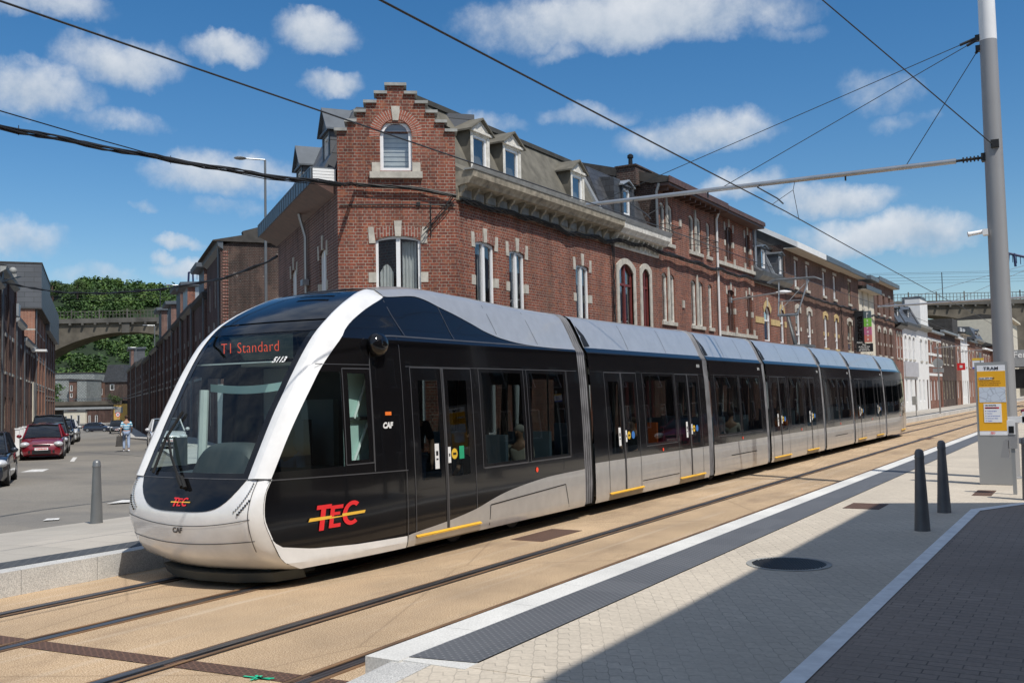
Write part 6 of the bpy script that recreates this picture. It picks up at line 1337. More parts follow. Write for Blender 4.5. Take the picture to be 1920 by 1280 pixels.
# ================================================================ PEOPLE
plain('skin',(.42,.24,.16),.55,var=.08,vs=12); plain('hair_brown',(.05,.028,.016),.8,var=.3,vs=30); plain('jeans_light',(.26,.33,.46),.85,var=.25,vs=7); plain('shoe_dark',(.03,.03,.035),.6); plain('cloth_dark',(.025,.027,.032),.85); plain('cloth_blue',(.18,.30,.45),.85); plain('cloth_orange',(.6,.16,.04),.85); plain('cloth_cream',(.55,.5,.42),.85); plain('bag_grey',(.07,.065,.06),.8,var=.3); plain('hair_grey',(.35,.33,.3),.8)
m,nt,b=newmat('shirt_striped'); w=N(nt,'ShaderNodeTexWave',bands_direction='Z'); lk(nt,coord(nt),w.inputs[0]); w.inputs['Scale'].default_value=2.6; w.inputs['Distortion'].default_value=.2; lk(nt,ramp(nt,w.outputs[0],[(.40,(.05,.33,.52)),(.52,(.12,.46,.62)),(.60,(.72,.80,.84))]),b.inputs['Base Color']); b.inputs['Roughness'].default_value=.85
def skinmesh(name,joints,edges,mat,parent,sub=1,root=0):
    me=bpy.data.meshes.new(name); me.from_pydata([j[0] for j in joints],edges,[]); o=bpy.data.objects.new(name,me); COL.objects.link(o)
    sm=o.modifiers.new('s','SKIN'); sv=me.skin_vertices[0].data if me.skin_vertices else None
    if sv is None:
        bm=bmesh.new(); bm.from_mesh(me); bm.verts.layers.skin.verify(); bm.to_mesh(me); bm.free(); sv=me.skin_vertices[0].data
    for i,j in enumerate(joints):
        r=j[1]; sv[i].radius=(r,r) if not isinstance(r,tuple) else r; sv[i].use_root=(i==root)
    ss=o.modifiers.new('u','SUBSURF'); ss.levels=sub; ss.render_levels=sub
    dg=bpy.context.evaluated_depsgraph_get(); dg.update(); m2=bpy.data.meshes.new_from_object(o.evaluated_get(dg)); bpy.data.objects.remove(o)
    m2.name=name; m2.materials.clear(); m2.materials.append(MATS[mat])
    for p in m2.polygons: p.use_smooth=True
    return ob_(name,m2,parent)
def person(loc,rot,label,pose='walk',shirt='cloth_dark',trs='cloth_dark',hair='hair_brown',short=True,group=None,scale=1):
    r=thing('person',loc,label,'person',group); r.rotation_euler=(0,0,rot); r.scale=(scale,)*3
    # facing -Y in local space, x to the figure's left
    if pose=='walk':
        J=[((0,0,.96),(.15,.11)),((0,0,1.15),(.135,.095)),((0,.01,1.35),(.165,.105)),((0,.01,1.47),(.07,.07)),((0,0,1.55),.055),((0,-.01,1.63),(.078,.092)),((0,-.01,1.72),(.07,.085)),
           ((.10,0,.90),.085),((.11,-.10,.50),.058),((.11,.02,.10),.042),((.12,-.12,.045),.04),((-.10,0,.90),.085),((-.10,.10,.50),.058),((-.10,.30,.14),.042),((-.10,.24,.045),.038),
           ((.19,.01,1.40),.058),((.25,.08,1.13),.042),((.27,.02,.90),.032),((.275,-.02,.84),.028),((-.19,.01,1.40),.058),((-.25,-.03,1.13),.042),((-.25,-.20,.98),.032),((-.25,-.25,.95),.028)]
        E_=[(0,1),(1,2),(2,3),(3,4),(4,5),(5,6),(0,7),(7,8),(8,9),(9,10),(0,11),(11,12),(12,13),(13,14),(2,15),(15,16),(16,17),(17,18),(2,19),(19,20),(20,21),(21,22)]
        fb=[18,22]
    else:
        J=[((0,0,.50),(.16,.12)),((0,.02,.70),(.135,.10)),((0,.03,.90),(.165,.11)),((0,.03,1.02),(.07,.07)),((0,.01,1.10),.055),((0,-.01,1.18),(.078,.092)),((0,-.01,1.27),(.07,.085)),
           ((.10,-.05,.48),.085),((.12,-.45,.48),.06),((.12,-.47,.10),.042),((.12,-.58,.04),.038),((-.10,-.05,.48),.085),((-.12,-.45,.48),.06),((-.12,-.47,.10),.042),((-.12,-.58,.04),.038),
           ((.19,.03,.95),.055),((.24,-.02,.70),.042),((.16,-.25,.62),.032),((.13,-.31,.62),.028),((-.19,.03,.95),.055),((-.24,-.02,.70),.042),((-.16,-.25,.62),.032),((-.13,-.31,.62),.028)]
        E_=[(0,1),(1,2),(2,3),(3,4),(4,5),(5,6),(0,7),(7,8),(8,9),(9,10),(0,11),(11,12),(12,13),(13,14),(2,15),(15,16),(16,17),(17,18),(2,19),(19,20),(20,21),(21,22)]; fb=[18,22]
    # fingers
    J2=list(J); E2=list(E_)
    for h in fb:
        (x,y,z),rr=J[h]; sg=1 if x>0 else -1
        dirs=[(-.02,-.03,-.075),(-.005,-.018,-.09),(.005,.0,-.09),(.012,.02,-.08)] if pose=='walk' and h==18 else [(-.02,-.085,-.02),(-.005,-.095,-.0),(.008,-.09,.0),(.02,-.075,.0)]
        for dx,dy,dz in dirs:
            i0=len(J2); J2.append(((x+dx*.5*sg,y+dy*.6,z+dz*.6),.010)); J2.append(((x+dx*.6*sg,y+dy,z+dz),.008)); E2+=[(h,i0),(i0,i0+1)]
        i0=len(J2); J2.append(((x-.03*sg,y-.03,z-.02),.011)); E2.append((h,i0))
    b=skinmesh('body',J2,E2,'skin',r)
    g=1.13
    ids=[0,1,2,15,16,19,20]; mp={k:i for i,k in enumerate(ids)}; q=[(J[k][0],tuple(a*g+.008 for a in (J[k][1] if isinstance(J[k][1],tuple) else (J[k][1],)*2))) for k in ids]
    q[mp[16]]=((J[16][0][0],J[16][0][1],J[16][0][2]+.03),(.062,.062)); q[mp[20]]=((J[20][0][0],J[20][0][1],J[20][0][2]+.03),(.062,.062))
    Es=[(0,1),(1,2),(2,15),(15,16),(2,19),(19,20)]; skinmesh('shirt',q,[(mp[a],mp[c]) for a,c in Es],shirt,r)
    ids=[0,7,8,9,11,12,13]; mp={k:i for i,k in enumerate(ids)}; q=[(J[k][0],tuple(a*g+.012 for a in (J[k][1] if isinstance(J[k][1],tuple) else (J[k][1],)*2))) for k in ids]; q[0]=((J[0][0][0],J[0][0][1],J[0][0][2]-.03),(.155,.12))
    Es=[(0,7),(7,8),(8,9),(0,11),(11,12),(12,13)]; skinmesh('trousers',q,[(mp[a],mp[c]) for a,c in Es],trs,r)
    hd=Vector(J[5][0]); mb=MB(); mb.sphere((hd.x,hd.y+.022,hd.z+.055),(.090,.10,.085),14,10); mb.v=[v for v in mb.v]; h=mb.build('hair',hair,None,loc=(0,0,0),smooth=60); h.parent=r
    mb=MB()
    for s in (-1,1): mb.sphere((hd.x+s*.032,hd.y-.083,hd.z+.03),(.012,.008,.008),8,6)
    mb.sphere((hd.x,hd.y-.098,hd.z+.0),(.012,.018,.02),8,6); mb.box(hd.x-.022,hd.x+.022,hd.y-.092,hd.y-.082,hd.z-.042,hd.z-.034); f=mb.build('face','skin',None,loc=(0,0,0),smooth=60); f.parent=r
    for k in (10,14):
        x,y,z=J[k][0]; mb=MB(); mb.sphere((x,y+.03,z+.01),(.055,.14,.055),10,8); f=mb.build('shoe','shoe_dark' if pose!='walk' else 'poster_white',None,loc=(0,0,0),smooth=60); f.parent=r
    return r
pw=atz(237,846,-.1); wrot=math.atan2(dB.y,dB.x)+PI/2
person((pw.x,pw.y,-.1),wrot,'person walking away down the side street in a blue striped shirt and light jeans','walk','shirt_striped','jeans_light')
hp=Vector((pw.x,pw.y,-.1))+Matrix.Rotation(wrot,3,'Z')@Vector((.30,-.02,.0))
mb=MB(hp); mb.grid(lambda a,b:(.0+.09*math.cos(2*PI*a)*(1-.15*b),(.22-.05*b)*math.sin(2*PI*a),.28+.48*b),16,6); mb.prism_z([(-.07,-.2),(.07,-.2),(.07,.2),(-.07,.2)],.26,.30); mb.tube([(0,-.1,.74),(0,-.03,.86),(0,.03,.86),(0,.1,.74)],.012,6); mb.tube([(0,.2,.3),(0,.24,.12)],.02,6)
tag(mb.build('bag','bag_grey',loc=hp,smooth=40),'dark grey bag carried low by the walking person','bag')
# driver and passengers
person((TX+.27,9.40,.50),0,'tram driver in a pale blue shirt seated behind the cab side window','sit','cloth_blue','cloth_dark')
for (x,y,rt,sh,hr,lab) in ((TX+.8,12.85,0,'cloth_dark','hair_brown','dark-haired passenger behind the first side window of the tram'),(TX+.8,14.3,0,'cloth_cream','hair_grey','grey-haired passenger in a light top behind the second side window'),(TX+.78,18.95,0,'cloth_dark','hair_brown','passenger beside the orange seat in the second carriage'),(TX+.8,25.2,PI,'cloth_cream','hair_brown','passenger in pale clothing behind the third carriage window'),(TX+.8,29.6,0,'cloth_orange','hair_brown','passenger in an orange top in the fourth carriage'),(TX+.8,40.3,0,'cloth_orange','hair_brown','passenger in an orange top near the tram tail')):
    person((x,y,.36),rt,lab,'sit',sh,'cloth_dark',hr)
person((TX+.55,11.7,.36),.3,'standing passenger seen dimly through the front door glass','walk','cloth_dark','jeans_light')
# ================================================================ FAR BACKGROUND
Fh=Vector((-math.sin(YAW),math.cos(YAW),0))
VD=285.; VO=CAM+Fh*VD; VO.z=0; vd=R0.copy(); vn=-Fh
def vx(px): return (px-960)*VD/F
def zat(py,px,dep): return at(px,py,dep/1.0).z
ztop=at(235,594,VD).z; zsof=at(235,622,VD).z
vr=thing('viaduct',VO+Vector((0,0,-2)),'tall concrete arch railway viaduct crossing behind the whole street','viaduct')
cxs=[vx(235)+k*57.2 for k in range(-3,8)]
def soffit(u):
    c=min(cxs,key=lambda q:abs(q-u)); return zsof-.0118*(u-c)**2
mb=MB(VO,vd,vn); u=cxs[0]-28; 
while u<cxs[-1]+28:
    v=u+1.43; a,b_=soffit(u),soffit(v); t=ztop-1.5
    mb.add([(u,0,a),(v,0,b_),(v,0,t),(u,0,t),(u,-9,a),(v,-9,b_),(v,-9,t),(u,-9,t)],[(0,1,2,3),(4,5,6,7),(0,1,5,4),(3,2,6,7)]); u=v
for c in cxs: mb.box(c+28.6-2.2,c+28.6+2.2,-9.4,.4,-4,soffit(c+28.5)+1)
mb.build('arches','concrete',vr,fixn=False)
mb=MB(VO,vd,vn); mb.box(cxs[0]-28,cxs[-1]+28,-9.6,.7,ztop-1.5,ztop-.2)
for i in range(int(620/3.6)): u=cxs[0]-28+3.6*i; mb.box(u,u+.5,.0,1.1,ztop-2.1,ztop-1.5)
mb.build('deck','concrete_dark',vr)
mb=MB(VO,vd,vn)
for i in range(int(620/1.0)):
    u=cxs[0]-28+i*1.0; mb.box(u,u+(.10 if i%8 else .35),.5,.62,ztop-.2,ztop+(1.9 if i%8 else 2.4))
mb.box(cxs[0]-28,cxs[-1]+28,.48,.64,ztop+1.75,ztop+1.9); mb.box(cxs[0]-28,cxs[-1]+28,.48,.64,ztop+.8,ztop+.9)
mb.build('railing','concrete_dark',vr)
mb=MB(VO,vd,vn)
for i in range(16):
    u=cxs[0]-10+i*38.; mb.tube([(u,-4,ztop),(u,-4,ztop+8.5)],.12,6)
for z in (6.2,7.0,8.0,8.4,5.4): mb.tube([(cxs[0]-28,-4.2+z*.3-1.5,ztop+z),(cxs[-1]+28,-4.2+z*.3-1.5,ztop+z)],.035,4)
mb.build('overhead_line','wire',vr)
mb=MB(VO,vd,vn)
for c in cxs: mb.box(c-1.1,c+1.1,.0,.35,soffit(c)-.2,ztop-1.5)
mb.build('pilaster','concrete_dark',vr)
# wooded hill
plain('grass_hill',(.012,.028,.008),.9,var=.4,vs=.2)
HZ=[(vx(px),at(px,py+8,VD+130).z) for px,py in ((-500,500),(60,535),(120,549),(160,553),(200,566),(235,582),(280,598),(420,606),(900,640))]
def hillz(u,w): # u along the viaduct, w metres behind it
    h=interp(u,[(a*1.0,z) for a,z in HZ]); return -2+(h+2-3.5)*min(1,max(0,(w-22)/108.))
mb=MB(VO,vd,-vn); mb.grid(lambda a,b:(vx(-500)+(vx(900)-vx(-500))*a,20+220*b,hillz(vx(-500)+(vx(900)-vx(-500))*a,20+220*b)),70,30); o=mb.build('hill','grass_hill',loc=tuple(VO)); o['kind']='structure'
def leafmat(n,c1,c2,c3):
    m,nt,b=newmat(n); f=noise(nt,coord(nt),.16,5,.7); g=N(nt,'ShaderNodeNewGeometry'); c=ramp(nt,f,[(.3,c1),(.5,c2),(.72,c3)])
    c=mix(nt,c,(1.25,1.2,.9),ramp(nt,g.outputs['Random Per Island'],[(0,(0,)*3),(1,(.8,)*3)]),'MULTIPLY'); lk(nt,c,b.inputs['Base Color']); b.inputs['Roughness'].default_value=.7; return m
leafmat('leaves_hill',(.014,.034,.009),(.042,.095,.02),(.12,.19,.04)); leafmat('leaves_tree',(.02,.045,.012),(.045,.085,.02),(.09,.14,.04))
rnd=random.Random(3)
def crown(mb,c,rad,n,s):
    for i in range(n):
        while True:
            q=Vector((rnd.uniform(-1,1),rnd.uniform(-1,1),rnd.uniform(-1,1)))
            if .35<q.length<1: break
        q.z*=.85; lump=.8+.25*math.sin(q.x*5+c[0])*math.cos(q.y*4+c[1])
        p=Vector(c)+Vector((q.x*rad[0],q.y*rad[0],q.z*rad[1]))*lump
        a=Vector((rnd.uniform(-1,1),rnd.uniform(-1,1),rnd.uniform(-.6,.6))).normalized()*s*rnd.uniform(.6,1.3); b_=a.cross(Vector((rnd.uniform(-1,1),rnd.uniform(-1,1),rnd.uniform(-1,1)))).normalized()*s*rnd.uniform(.5,1.1)
        k=len(mb.v); mb.v+=[p-a,p+b_,p+a,p-b_]; mb.f.append([k,k+1,k+2,k+3]); mb.m.append(0)
mb=MB()
for i in range(360):
    u=rnd.uniform(vx(20),vx(330))*1.25; w=rnd.uniform(25,150) if i>120 else rnd.uniform(110,140); z=hillz(u,w); P_=VO+vd*u+Fh*w; r_=rnd.uniform(3.0,5.2)
    crown(mb,(P_.x,P_.y,z+r_*.35),(r_,r_*.9),230,.5)
o=mb.build('woodland','leaves_hill',loc=tuple(VO),fixn=False); o['kind']='stuff'; o['label']='dense green woodland covering the hill behind the viaduct'
def tree(px,py0,py1,dep,label,n=900,wf=.5,leaf='leaves_tree'):
    b_=at(px,py1,dep); t=at(px,py0,dep); h=t.z-b_.z; b_.z-=h*.35; r=thing('tree',b_,label,'tree')
    mb=MB(); top=Vector((b_.x,b_.y,t.z-h*.35)); mb.tube([b_,b_.lerp(top,.55)+R0*.2,top],[h*.06,h*.045,h*.02],7)
    for k in range(6): a=b_.lerp(top,.5+.08*k); mb.tube([a,a+R0*rnd.uniform(-.4,.4)*h+Vector((0,0,h*.2))],[h*.02,h*.008],5)
    mb.build('trunk','wood_dark',r,smooth=40)
    mb=MB()
    for k in range(11): c=b_+Vector((0,0,h*(.55+.6*rnd.random())))+R0*rnd.uniform(-wf,wf)*h+Fh*rnd.uniform(-wf,wf)*h; crown(mb,tuple(c),(h*.30,h*.22),n//9,h*.035)
    mb.build('crown',leaf,r,fixn=False)
tree(145,524,552,395,'round-topped tree standing on the skyline of the wooded hill',1800,.55)
tree(98,522,560,400,'tall tree at the hill crest beside the slate roof',1400,.4)
tree(237,570,592,380,'small tree above the viaduct railing right of the hill',900,.4)
tree(262,577,592,380,'low bushy tree behind the viaduct railing',600,.6)
tree(96,712,766,222,'slim dark tree in front of the diamond-clad house',900,.18,'leaves_hill')
tree(214,735,760,205,'small green bush growing above the railway overpass',700,.4)
# railway overpass closing the side street
d0=205.; oc=at(165,762,d0); ov=thing('railway_overpass',(oc.x,oc.y,-1.75),'low concrete railway overpass with yellow abutment across the end of the side street','bridge')
def OX(px): return (px-165)*d0/F
def OZ(py): return at(165,py,d0).z
O0=Vector((oc.x,oc.y,0))
def op_(name,mat,fn): mb=MB(O0,R0,-Fh); fn(mb); return mb.build(name,mat,ov)
op_('deck','concrete',lambda m:(m.box(OX(60),OX(229),-6,0,OZ(768),OZ(752)),m.box(OX(98),OX(229),-.2,.35,OZ(759),OZ(757))))
plain('yellow_wall',(.58,.36,.10),.85,var=.12); plain('girder_grey',(.30,.31,.31),.6)
op_('girder','girder_grey',lambda m:m.box(OX(102),OX(222),-.1,.3,OZ(767),OZ(763)))
op_('abutment','yellow_wall',lambda m:(m.box(OX(214),OX(246),-7,.2,-4,OZ(758)),m.box(OX(190),OX(214),-6.8,-6.0,-4,OZ(766)),))
op_('abutment_panel','stone_grey',lambda m:m.box(OX(216),OX(231),.2,.26,OZ(775),OZ(764)))
op_('wing_wall','concrete_dark',lambda m:m.box(OX(40),OX(95),-6,0,-4,OZ(758)))
op_('railing','fascia_zinc',lambda m:(m.box(OX(85),OX(238),-.3,-.2,OZ(747.5),OZ(746.5)),[m.box(OX(85+3*i),OX(85.4+3*i),-.3,-.2,OZ(752),OZ(747)) for i in range(51)]))
# speed sign
sp0=at(221,777,175); r=thing('traffic_sign',(sp0.x,sp0.y,-1.7),'round red and white speed limit sign 30 by the yellow abutment','traffic sign')
mb=MB(Vector((sp0.x,sp0.y,0)),R0,-Fh); mb.tube([(0,-.05,-1.7),(0,-.05,sp0.z)],.05,6); mb.build('pole','galv',r)
mb=MB(Vector((sp0.x,sp0.y,0)),R0,-Fh); 
for rr,w_,mi in ((.42,.0,0),(.32,.012,1)): mb.add([(rr*math.cos(2*PI*i/24),w_,sp0.z+rr*math.sin(2*PI*i/24)) for i in range(24)],[tuple(range(24))],mi)
mb.box(-.05,.05,-.04,-.01,sp0.z-.3,sp0.z+.3,0); put_text(mb,'30',lambda x,y:(x,.02,sp0.z-.13+y),.38,.01,align='CENTER',mi=2); mb.build('sign_plate',['logo_red','poster_white','print_dark'],r,fixn=False)
# houses beyond the overpass
def bgh(px0,px1,py0,py1,dep,label,mat,roofm='slate',wins=(),name='house',rh=0,gab=False):
    c=at((px0+px1)/2,(py0+py1)/2,dep); o_=Vector((c.x,c.y,0)); k=dep/F; W=(px1-px0)*k; zt=at((px0+px1)/2,py0,dep).z; r=thing(name,(c.x,c.y,-3),label,'house')
    ops=[(W/2+(a-(px0+px1)/2)*k,W/2+(b_-(px0+px1)/2)*k,at(a,zb_,dep).z,at(a,za_,dep).z,0) for a,b_,za_,zb_ in wins]
    o_-=R0*(W/2); mb=MB(o_,R0,-Fh); wall_front(mb,0,W,-4,zt,ops); mb.box(0,W,-9,-.2,-4,zt); mb.build('wall',mat,r,fixn=False)
    for q in ops: f=MB(o_,R0,-Fh); fit_window(f,f,q,gmi=1,mull=False,t=.12); f.build('window',['pvc','pane_far'],r)
    mb=MB(o_,R0,-Fh)
    if rh: mb.prism_w([(-.3,zt),(W+.3,zt),(W*.5,zt+rh)] if gab else [(-.3,zt),(W+.3,zt),(W*.85,zt+rh),(W*.15,zt+rh)],-9,.3)
    else: mb.box(-.1,W+.1,-9,.15,zt,zt+.25)
    mb.build('roof',roofm,r); return r
bgh(85,129,712,800,252,'house clad in diamond-patterned pale slates beyond the overpass','slate_diamond',roofm='roof_dark')
bgh(85,176,700,715,262,'long pale slate-clad upper storey stepping above the diamond-clad house','slate_diamond',roofm='roof_dark')
bgh(129.5,144,715,800,250,'narrow red brick house between the two slate-clad walls','brick_brown',wins=[(131,136,722,733),(131,136,737,745)])
bgh(144.5,162,713,800,247,'small house with diamond slates over a beige rendered bay','slate_diamond',roofm='roof_dark')
bgh(162.5,196,716,800,256,'red brick terrace house with white windows beyond the overpass','brick_brown',wins=[(164,168,724,737),(174,178,728,738),(188,192,728,740)])
bgh(196.5,238,716,800,240,'dark slate-roofed house at the right above the overpass','brick_dark',wins=[(206,214,720,731)],rh=4.2)
bgh(98,160,772,800,235,'row of pale ground-floor fronts glimpsed beneath the overpass','render_cream',wins=[(104,110,780,800),(118,126,780,800),(131,136,778,800),(144,150,778,796)])
bgh(160.5,196,768,800,236,'shadowy brick fronts glimpsed beneath the overpass on the right','brick_shade',wins=[(166,170,778,795),(178,183,778,795)])
# railway gantry frame over the terrace and one at the right
def gantry(px0,px1,py0,py1,dep,label):
    a=at(px0,py1,dep); b_=at(px0+2,py0,dep); c=at(px1,py0+10,dep); r=thing('catenary_gantry',a,label,'gantry'); mb=MB(); mb.tube([a,b_],.16,6); mb.tube([a+R0*.9,b_+R0*.6],.14,6); mb.tube([b_,c],.14,6)
    for i in range(5): q=b_.lerp(c,(i+1)/6); mb.tube([q,q-Vector((0,0,.9))],.04,5)
    mb.build('frame','fascia_navy',r)
plain('fascia_navy',(.02,.03,.09),.5)
gantry(352,400,510,560,150,'dark blue railway gantry frame poking above the side-street roofs')
gantry(1889,1935,475,500,110,'dark railway gantry frame at the right edge of the sky')
# right edge: station overpass with lettering
r=thing('railway_bridge',(atx(1900,720,1).x,118,0),'grey steel railway bridge lettered Ferre at the right edge','bridge')
p=aty(1892,660,118); q=aty(1892,700,118); z0,z1=q.z,p.z
mb=MB((p.x,118,0),(1,0,0),(0,-1,0)); mb.box(0,26,-6,0,aty(1892,672,118).z-.9,z1+.2); mb.build('deck','girder_grey',r)
mb=MB((p.x,118,0),(1,0,0),(0,-1,0)); mb.box(0,26,-5,-.2,z0-1.6,z1-1.8); [mb.box(.2+i*1.6,.4+i*1.6,-.2,.15,z0-1.4,z1-1.8) for i in range(15)]; mb.build('girder','black_metal',r)
mb=MB((p.x,118,0),(1,0,0),(0,-1,0)); put_text(mb,'Ferre',lambda x,y:(.35+x,.03,z1-.62+y),.95,.015); mb.build('lettering','sign_text',r)
mb=MB((p.x,118,0),(1,0,0),(0,-1,0)); mb.box(9,10.5,-6,0,0,z0-1.6); mb.build('pier','concrete',r)
# buildings on the camera's side of the street (outside the frame; the first shades the forecourt, the others are added to darken the tram's reflections)
def back(x,y0,y1,eave,label,mat='brick_brown'):
    o=(x,y1,0); W=y1-y0; d=(0,-1,0); n=(-1,0,0); ops=[]; k=int(W/2.6)
    for i in range(k):
        c=(i+.5)*W/k; ops+=[(c-.5,c+.5,1.2,3.2,0),(c-.5,c+.5,4.5,6.3,0)]
    r,_=house('house',label,o,d,n,W,.1,eave-.3,ops,mat,depth=8,near=False,mull=False)
    mb=MB(o,d,n); mb.prism_u([(.6,eave-.35),(.6,eave-.12),(-3.7,eave+3.2),(-8,eave-.12),(-8,eave-.35)],-.1,W+.1); mb.build('roof','slate',r)
back(2.62,-26,14.3,9.35,'brick row behind the camera that shades the dark paving')
back(7.5,24,64,9.8,'unseen dark brick houses added outside the right edge for reflections in the tram','brick_dark')
back(8.5,64.2,240,9.2,'unseen dark brick houses added farther along the street for reflections in the tram','brick_shade')
# ================================================================ SKY, SUN, CAMERA
sundir=Vector((.9*math.cos(R(57)),-.436*math.cos(R(57)),math.sin(R(57)))).normalized()
sl=bpy.data.lights.new('sun','SUN'); sl.energy=4.2; sl.angle=R(.53); sl.color=(1,.955,.89); so=ob_('sun',sl,None,(0,0,60)); so.rotation_euler=sundir.to_track_quat('Z','Y').to_euler()
w=bpy.data.worlds.new('World'); sc.world=w; w.use_nodes=True; nt=w.node_tree; nt.nodes.clear()
out=N(nt,'ShaderNodeOutputWorld'); bg=N(nt,'ShaderNodeBackground'); bg.inputs[1].default_value=.112
sky=N(nt,'ShaderNodeTexSky'); sky.sky_type='NISHITA'; sky.sun_disc=False; sky.sun_elevation=R(57); sky.sun_rotation=math.atan2(sundir.x,sundir.y); sky.altitude=100; sky.air_density=1.0; sky.dust_density=.6; sky.ozone_density=2.2
tc=N(nt,'ShaderNodeTexCoord'); dirv=tc.outputs['Generated']
CL=[(228,112,104,46,1),(62,170,112,50,1),(215,232,100,22,.5),(600,62,82,36,1),(425,86,70,28,.95),(622,163,58,26,.9),(430,326,150,40,.95),(300,318,50,20,.5),(60,2,120,30,.8),(345,452,48,14,.75),(318,482,26,12,.7),(372,506,70,22,.9),(1180,30,310,56,1.15),(1060,98,60,20,.6),(1312,250,150,40,1),(1560,374,115,32,1),(1660,440,150,40,1.1),(1655,170,60,42,.5),(30,450,75,34,.75),(905,238,90,22,.6),(1110,212,90,22,.55),(270,382,28,12,.6),(1385,352,90,26,.8),(1000,0,60,20,.5),(200,515,60,20,.55),(1700,230,50,18,.4),(150,520,70,18,.4),(420,385,60,18,.5),(1480,60,70,16,.35)]
def mth(op,a,b=None,c=None,clamp=False):
    n=N(nt,'ShaderNodeMath',operation=op); n.use_clamp=clamp
    for i,v in enumerate((a,b,c)):
        if v is None: continue
        if isinstance(v,(int,float)): n.inputs[i].default_value=v
        else: lk(nt,v,n.inputs[i])
    return n.outputs[0]
# gentle warp of the direction so cloud outlines are ragged
nw=N(nt,'ShaderNodeTexNoise'); lk(nt,dirv,nw.inputs['Vector']); nw.inputs['Scale'].default_value=14; nw.inputs['Detail'].default_value=7; nw.inputs['Roughness'].default_value=.6
sub=N(nt,'ShaderNodeVectorMath',operation='SUBTRACT'); lk(nt,nw.outputs['Color'],sub.inputs[0]); sub.inputs[1].default_value=(.5,.5,.5)
sca=N(nt,'ShaderNodeVectorMath',operation='SCALE'); lk(nt,sub.outputs[0],sca.inputs[0]); sca.inputs['Scale'].default_value=.055
add=N(nt,'ShaderNodeVectorMath',operation='ADD'); lk(nt,dirv,add.inputs[0]); lk(nt,sca.outputs[0],add.inputs[1]); dw=add.outputs[0]
dens=None; hi=None
for (px,py,rx,ry,k) in CL:
    c=ray(px,py).normalized(); a=c.cross(Vector((0,0,1))).normalized(); b_=a.cross(c).normalized()
    n1=N(nt,'ShaderNodeVectorMath',operation='DOT_PRODUCT'); lk(nt,dw,n1.inputs[0]); n1.inputs[1].default_value=a*(F/rx/1.16)
    n2=N(nt,'ShaderNodeVectorMath',operation='DOT_PRODUCT'); lk(nt,dw,n2.inputs[0]); n2.inputs[1].default_value=b_*(F/ry/1.2)
    # offset: tangent components are zero at the centre by construction
    q=mth('ADD',mth('MULTIPLY',n1.outputs['Value'],n1.outputs['Value']),mth('MULTIPLY',n2.outputs['Value'],n2.outputs['Value']))
    d=mth('MULTIPLY',mth('SUBTRACT',1,q,clamp=True),k)
    hh=mth('MULTIPLY',d,n2.outputs['Value'])
    dens=d if dens is None else mth('MAXIMUM',dens,d); hi=hh if hi is None else mth('ADD',hi,hh)
# unseen broad clouds added overhead and behind the camera to whiten and brighten the shade
for (az,el,rr) in ((120,38,.42),(200,50,.45),(60,62,.40),(-60,68,.36),(160,22,.35),(250,30,.38),(0,86,.34),(90,20,.3),(300,52,.28)):
    c=Vector((math.sin(R(az))*math.cos(R(el)),math.cos(R(az))*math.cos(R(el)),math.sin(R(el))))
    n1=N(nt,'ShaderNodeVectorMath',operation='DOT_PRODUCT'); lk(nt,dw,n1.inputs[0]); n1.inputs[1].default_value=c
    d=mth('MULTIPLY',mth('SUBTRACT',n1.outputs['Value'],math.cos(rr*1.25),clamp=True),1.5/(1-math.cos(rr*1.25))); d=mth('MINIMUM',d,.56); dens=mth('MAXIMUM',dens,d)
nz=N(nt,'ShaderNodeTexNoise'); lk(nt,dirv,nz.inputs['Vector']); nz.inputs['Scale'].default_value=24; nz.inputs['Detail'].default_value=8; nz.inputs['Roughness'].default_value=.62
nb=N(nt,'ShaderNodeTexNoise'); lk(nt,dirv,nb.inputs['Vector']); nb.inputs['Scale'].default_value=8; nb.inputs['Detail'].default_value=4
d2=mth('ADD',dens,mth('MULTIPLY',mth('SUBTRACT',nz.outputs[0],.5),1.15))
mask=N(nt,'ShaderNodeMapRange',interpolation_type='SMOOTHSTEP'); lk(nt,d2,mask.inputs[0]); mask.inputs[1].default_value=.04; mask.inputs[2].default_value=1.1
mk=mth('MULTIPLY',mask.outputs[0],mth('MULTIPLY',mth('GREATER_THAN',dens,.002),.90))
mk=mth('MULTIPLY',mk,mth('MULTIPLY',dens,6,clamp=True))
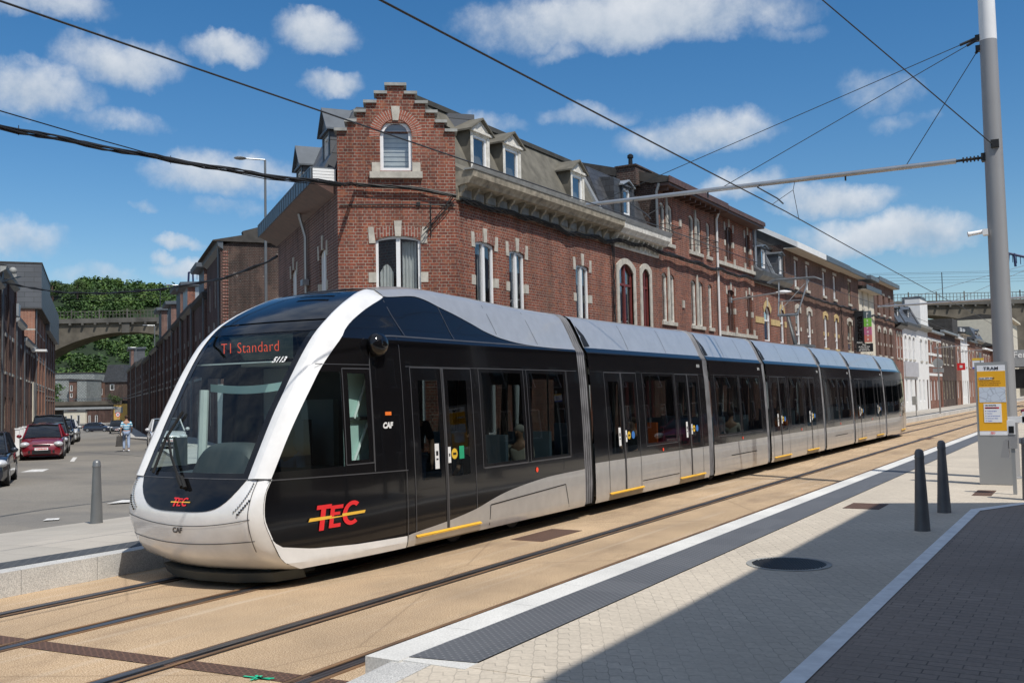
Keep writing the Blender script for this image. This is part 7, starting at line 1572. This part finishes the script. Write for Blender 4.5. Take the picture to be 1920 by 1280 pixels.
shade=mth('ADD',mth('MULTIPLY',hi,.55),mth('MULTIPLY',mth('SUBTRACT',nz.outputs[0],.5),1.4)); shade=mth('ADD',shade,.55,clamp=True)
cr=N(nt,'ShaderNodeValToRGB'); lk(nt,shade,cr.inputs[0]); cr.color_ramp.elements[0].color=(3.6,4.4,5.4,1); cr.color_ramp.elements[1].color=(6.8,7.1,7.5,1)
# light horizon lift is left to the sky model
hsv=N(nt,'ShaderNodeHueSaturation'); hsv.inputs['Saturation'].default_value=1.36; hsv.inputs['Value'].default_value=1.0; lk(nt,sky.outputs[0],hsv.inputs['Color'])
mx=N(nt,'ShaderNodeMix',data_type='RGBA'); lk(nt,mk,mx.inputs[0]); lk(nt,hsv.outputs[0],mx.inputs[6]); lk(nt,cr.outputs[0],mx.inputs[7])
lk(nt,mx.outputs[2],bg.inputs[0]); lk(nt,bg.outputs[0],out.inputs[0])
cd_=bpy.data.cameras.new('camera'); cam=ob_('camera',cd_); cd_.sensor_width=36; cd_.lens=36*F/1920; cd_.clip_start=.1; cd_.clip_end=3000
M=Matrix(((CR.x,CU.x,-(CR.cross(-CU)).x if False else 0,0),)*1+((0,0,0,0),)*3) if False else None
zc=CR.cross(CU); cam.matrix_world=Matrix(((CR.x,CU.x,zc.x,CAM.x),(CR.y,CU.y,zc.y,CAM.y),(CR.z,CU.z,zc.z,CAM.z),(0,0,0,1))); sc.camera=cam
sc.render.engine='CYCLES'; sc.view_settings.view_transform='Standard'; sc.view_settings.look='None'; sc.view_settings.gamma=1; sc.view_settings.exposure=0
sc.cycles.max_bounces=8; sc.cycles.transparent_max_bounces=16

SPL={'window_stone','camera_pod','poster_label','headlight','tail_light','mirror','chimney_pot','wall_stone','gate_post','wire_clamp','roof_finial','door_sticker','side_marker','marker_lamp','cab_fittings','curtain','dormer','stay_wire','sign_bracket','grille','dormer_side','pilaster','bogie','stone_band','lintel','white_hoop','chimney','address_board','low_wall','dashboard','maker_lettering' }
for o in list(bpy.data.objects):
    if o.type=='MESH' and o.name.split('.')[0] in SPL and len(o.data.polygons)<9000 and o.name.split('.')[0]!='maker_lettering': split_loose(o)
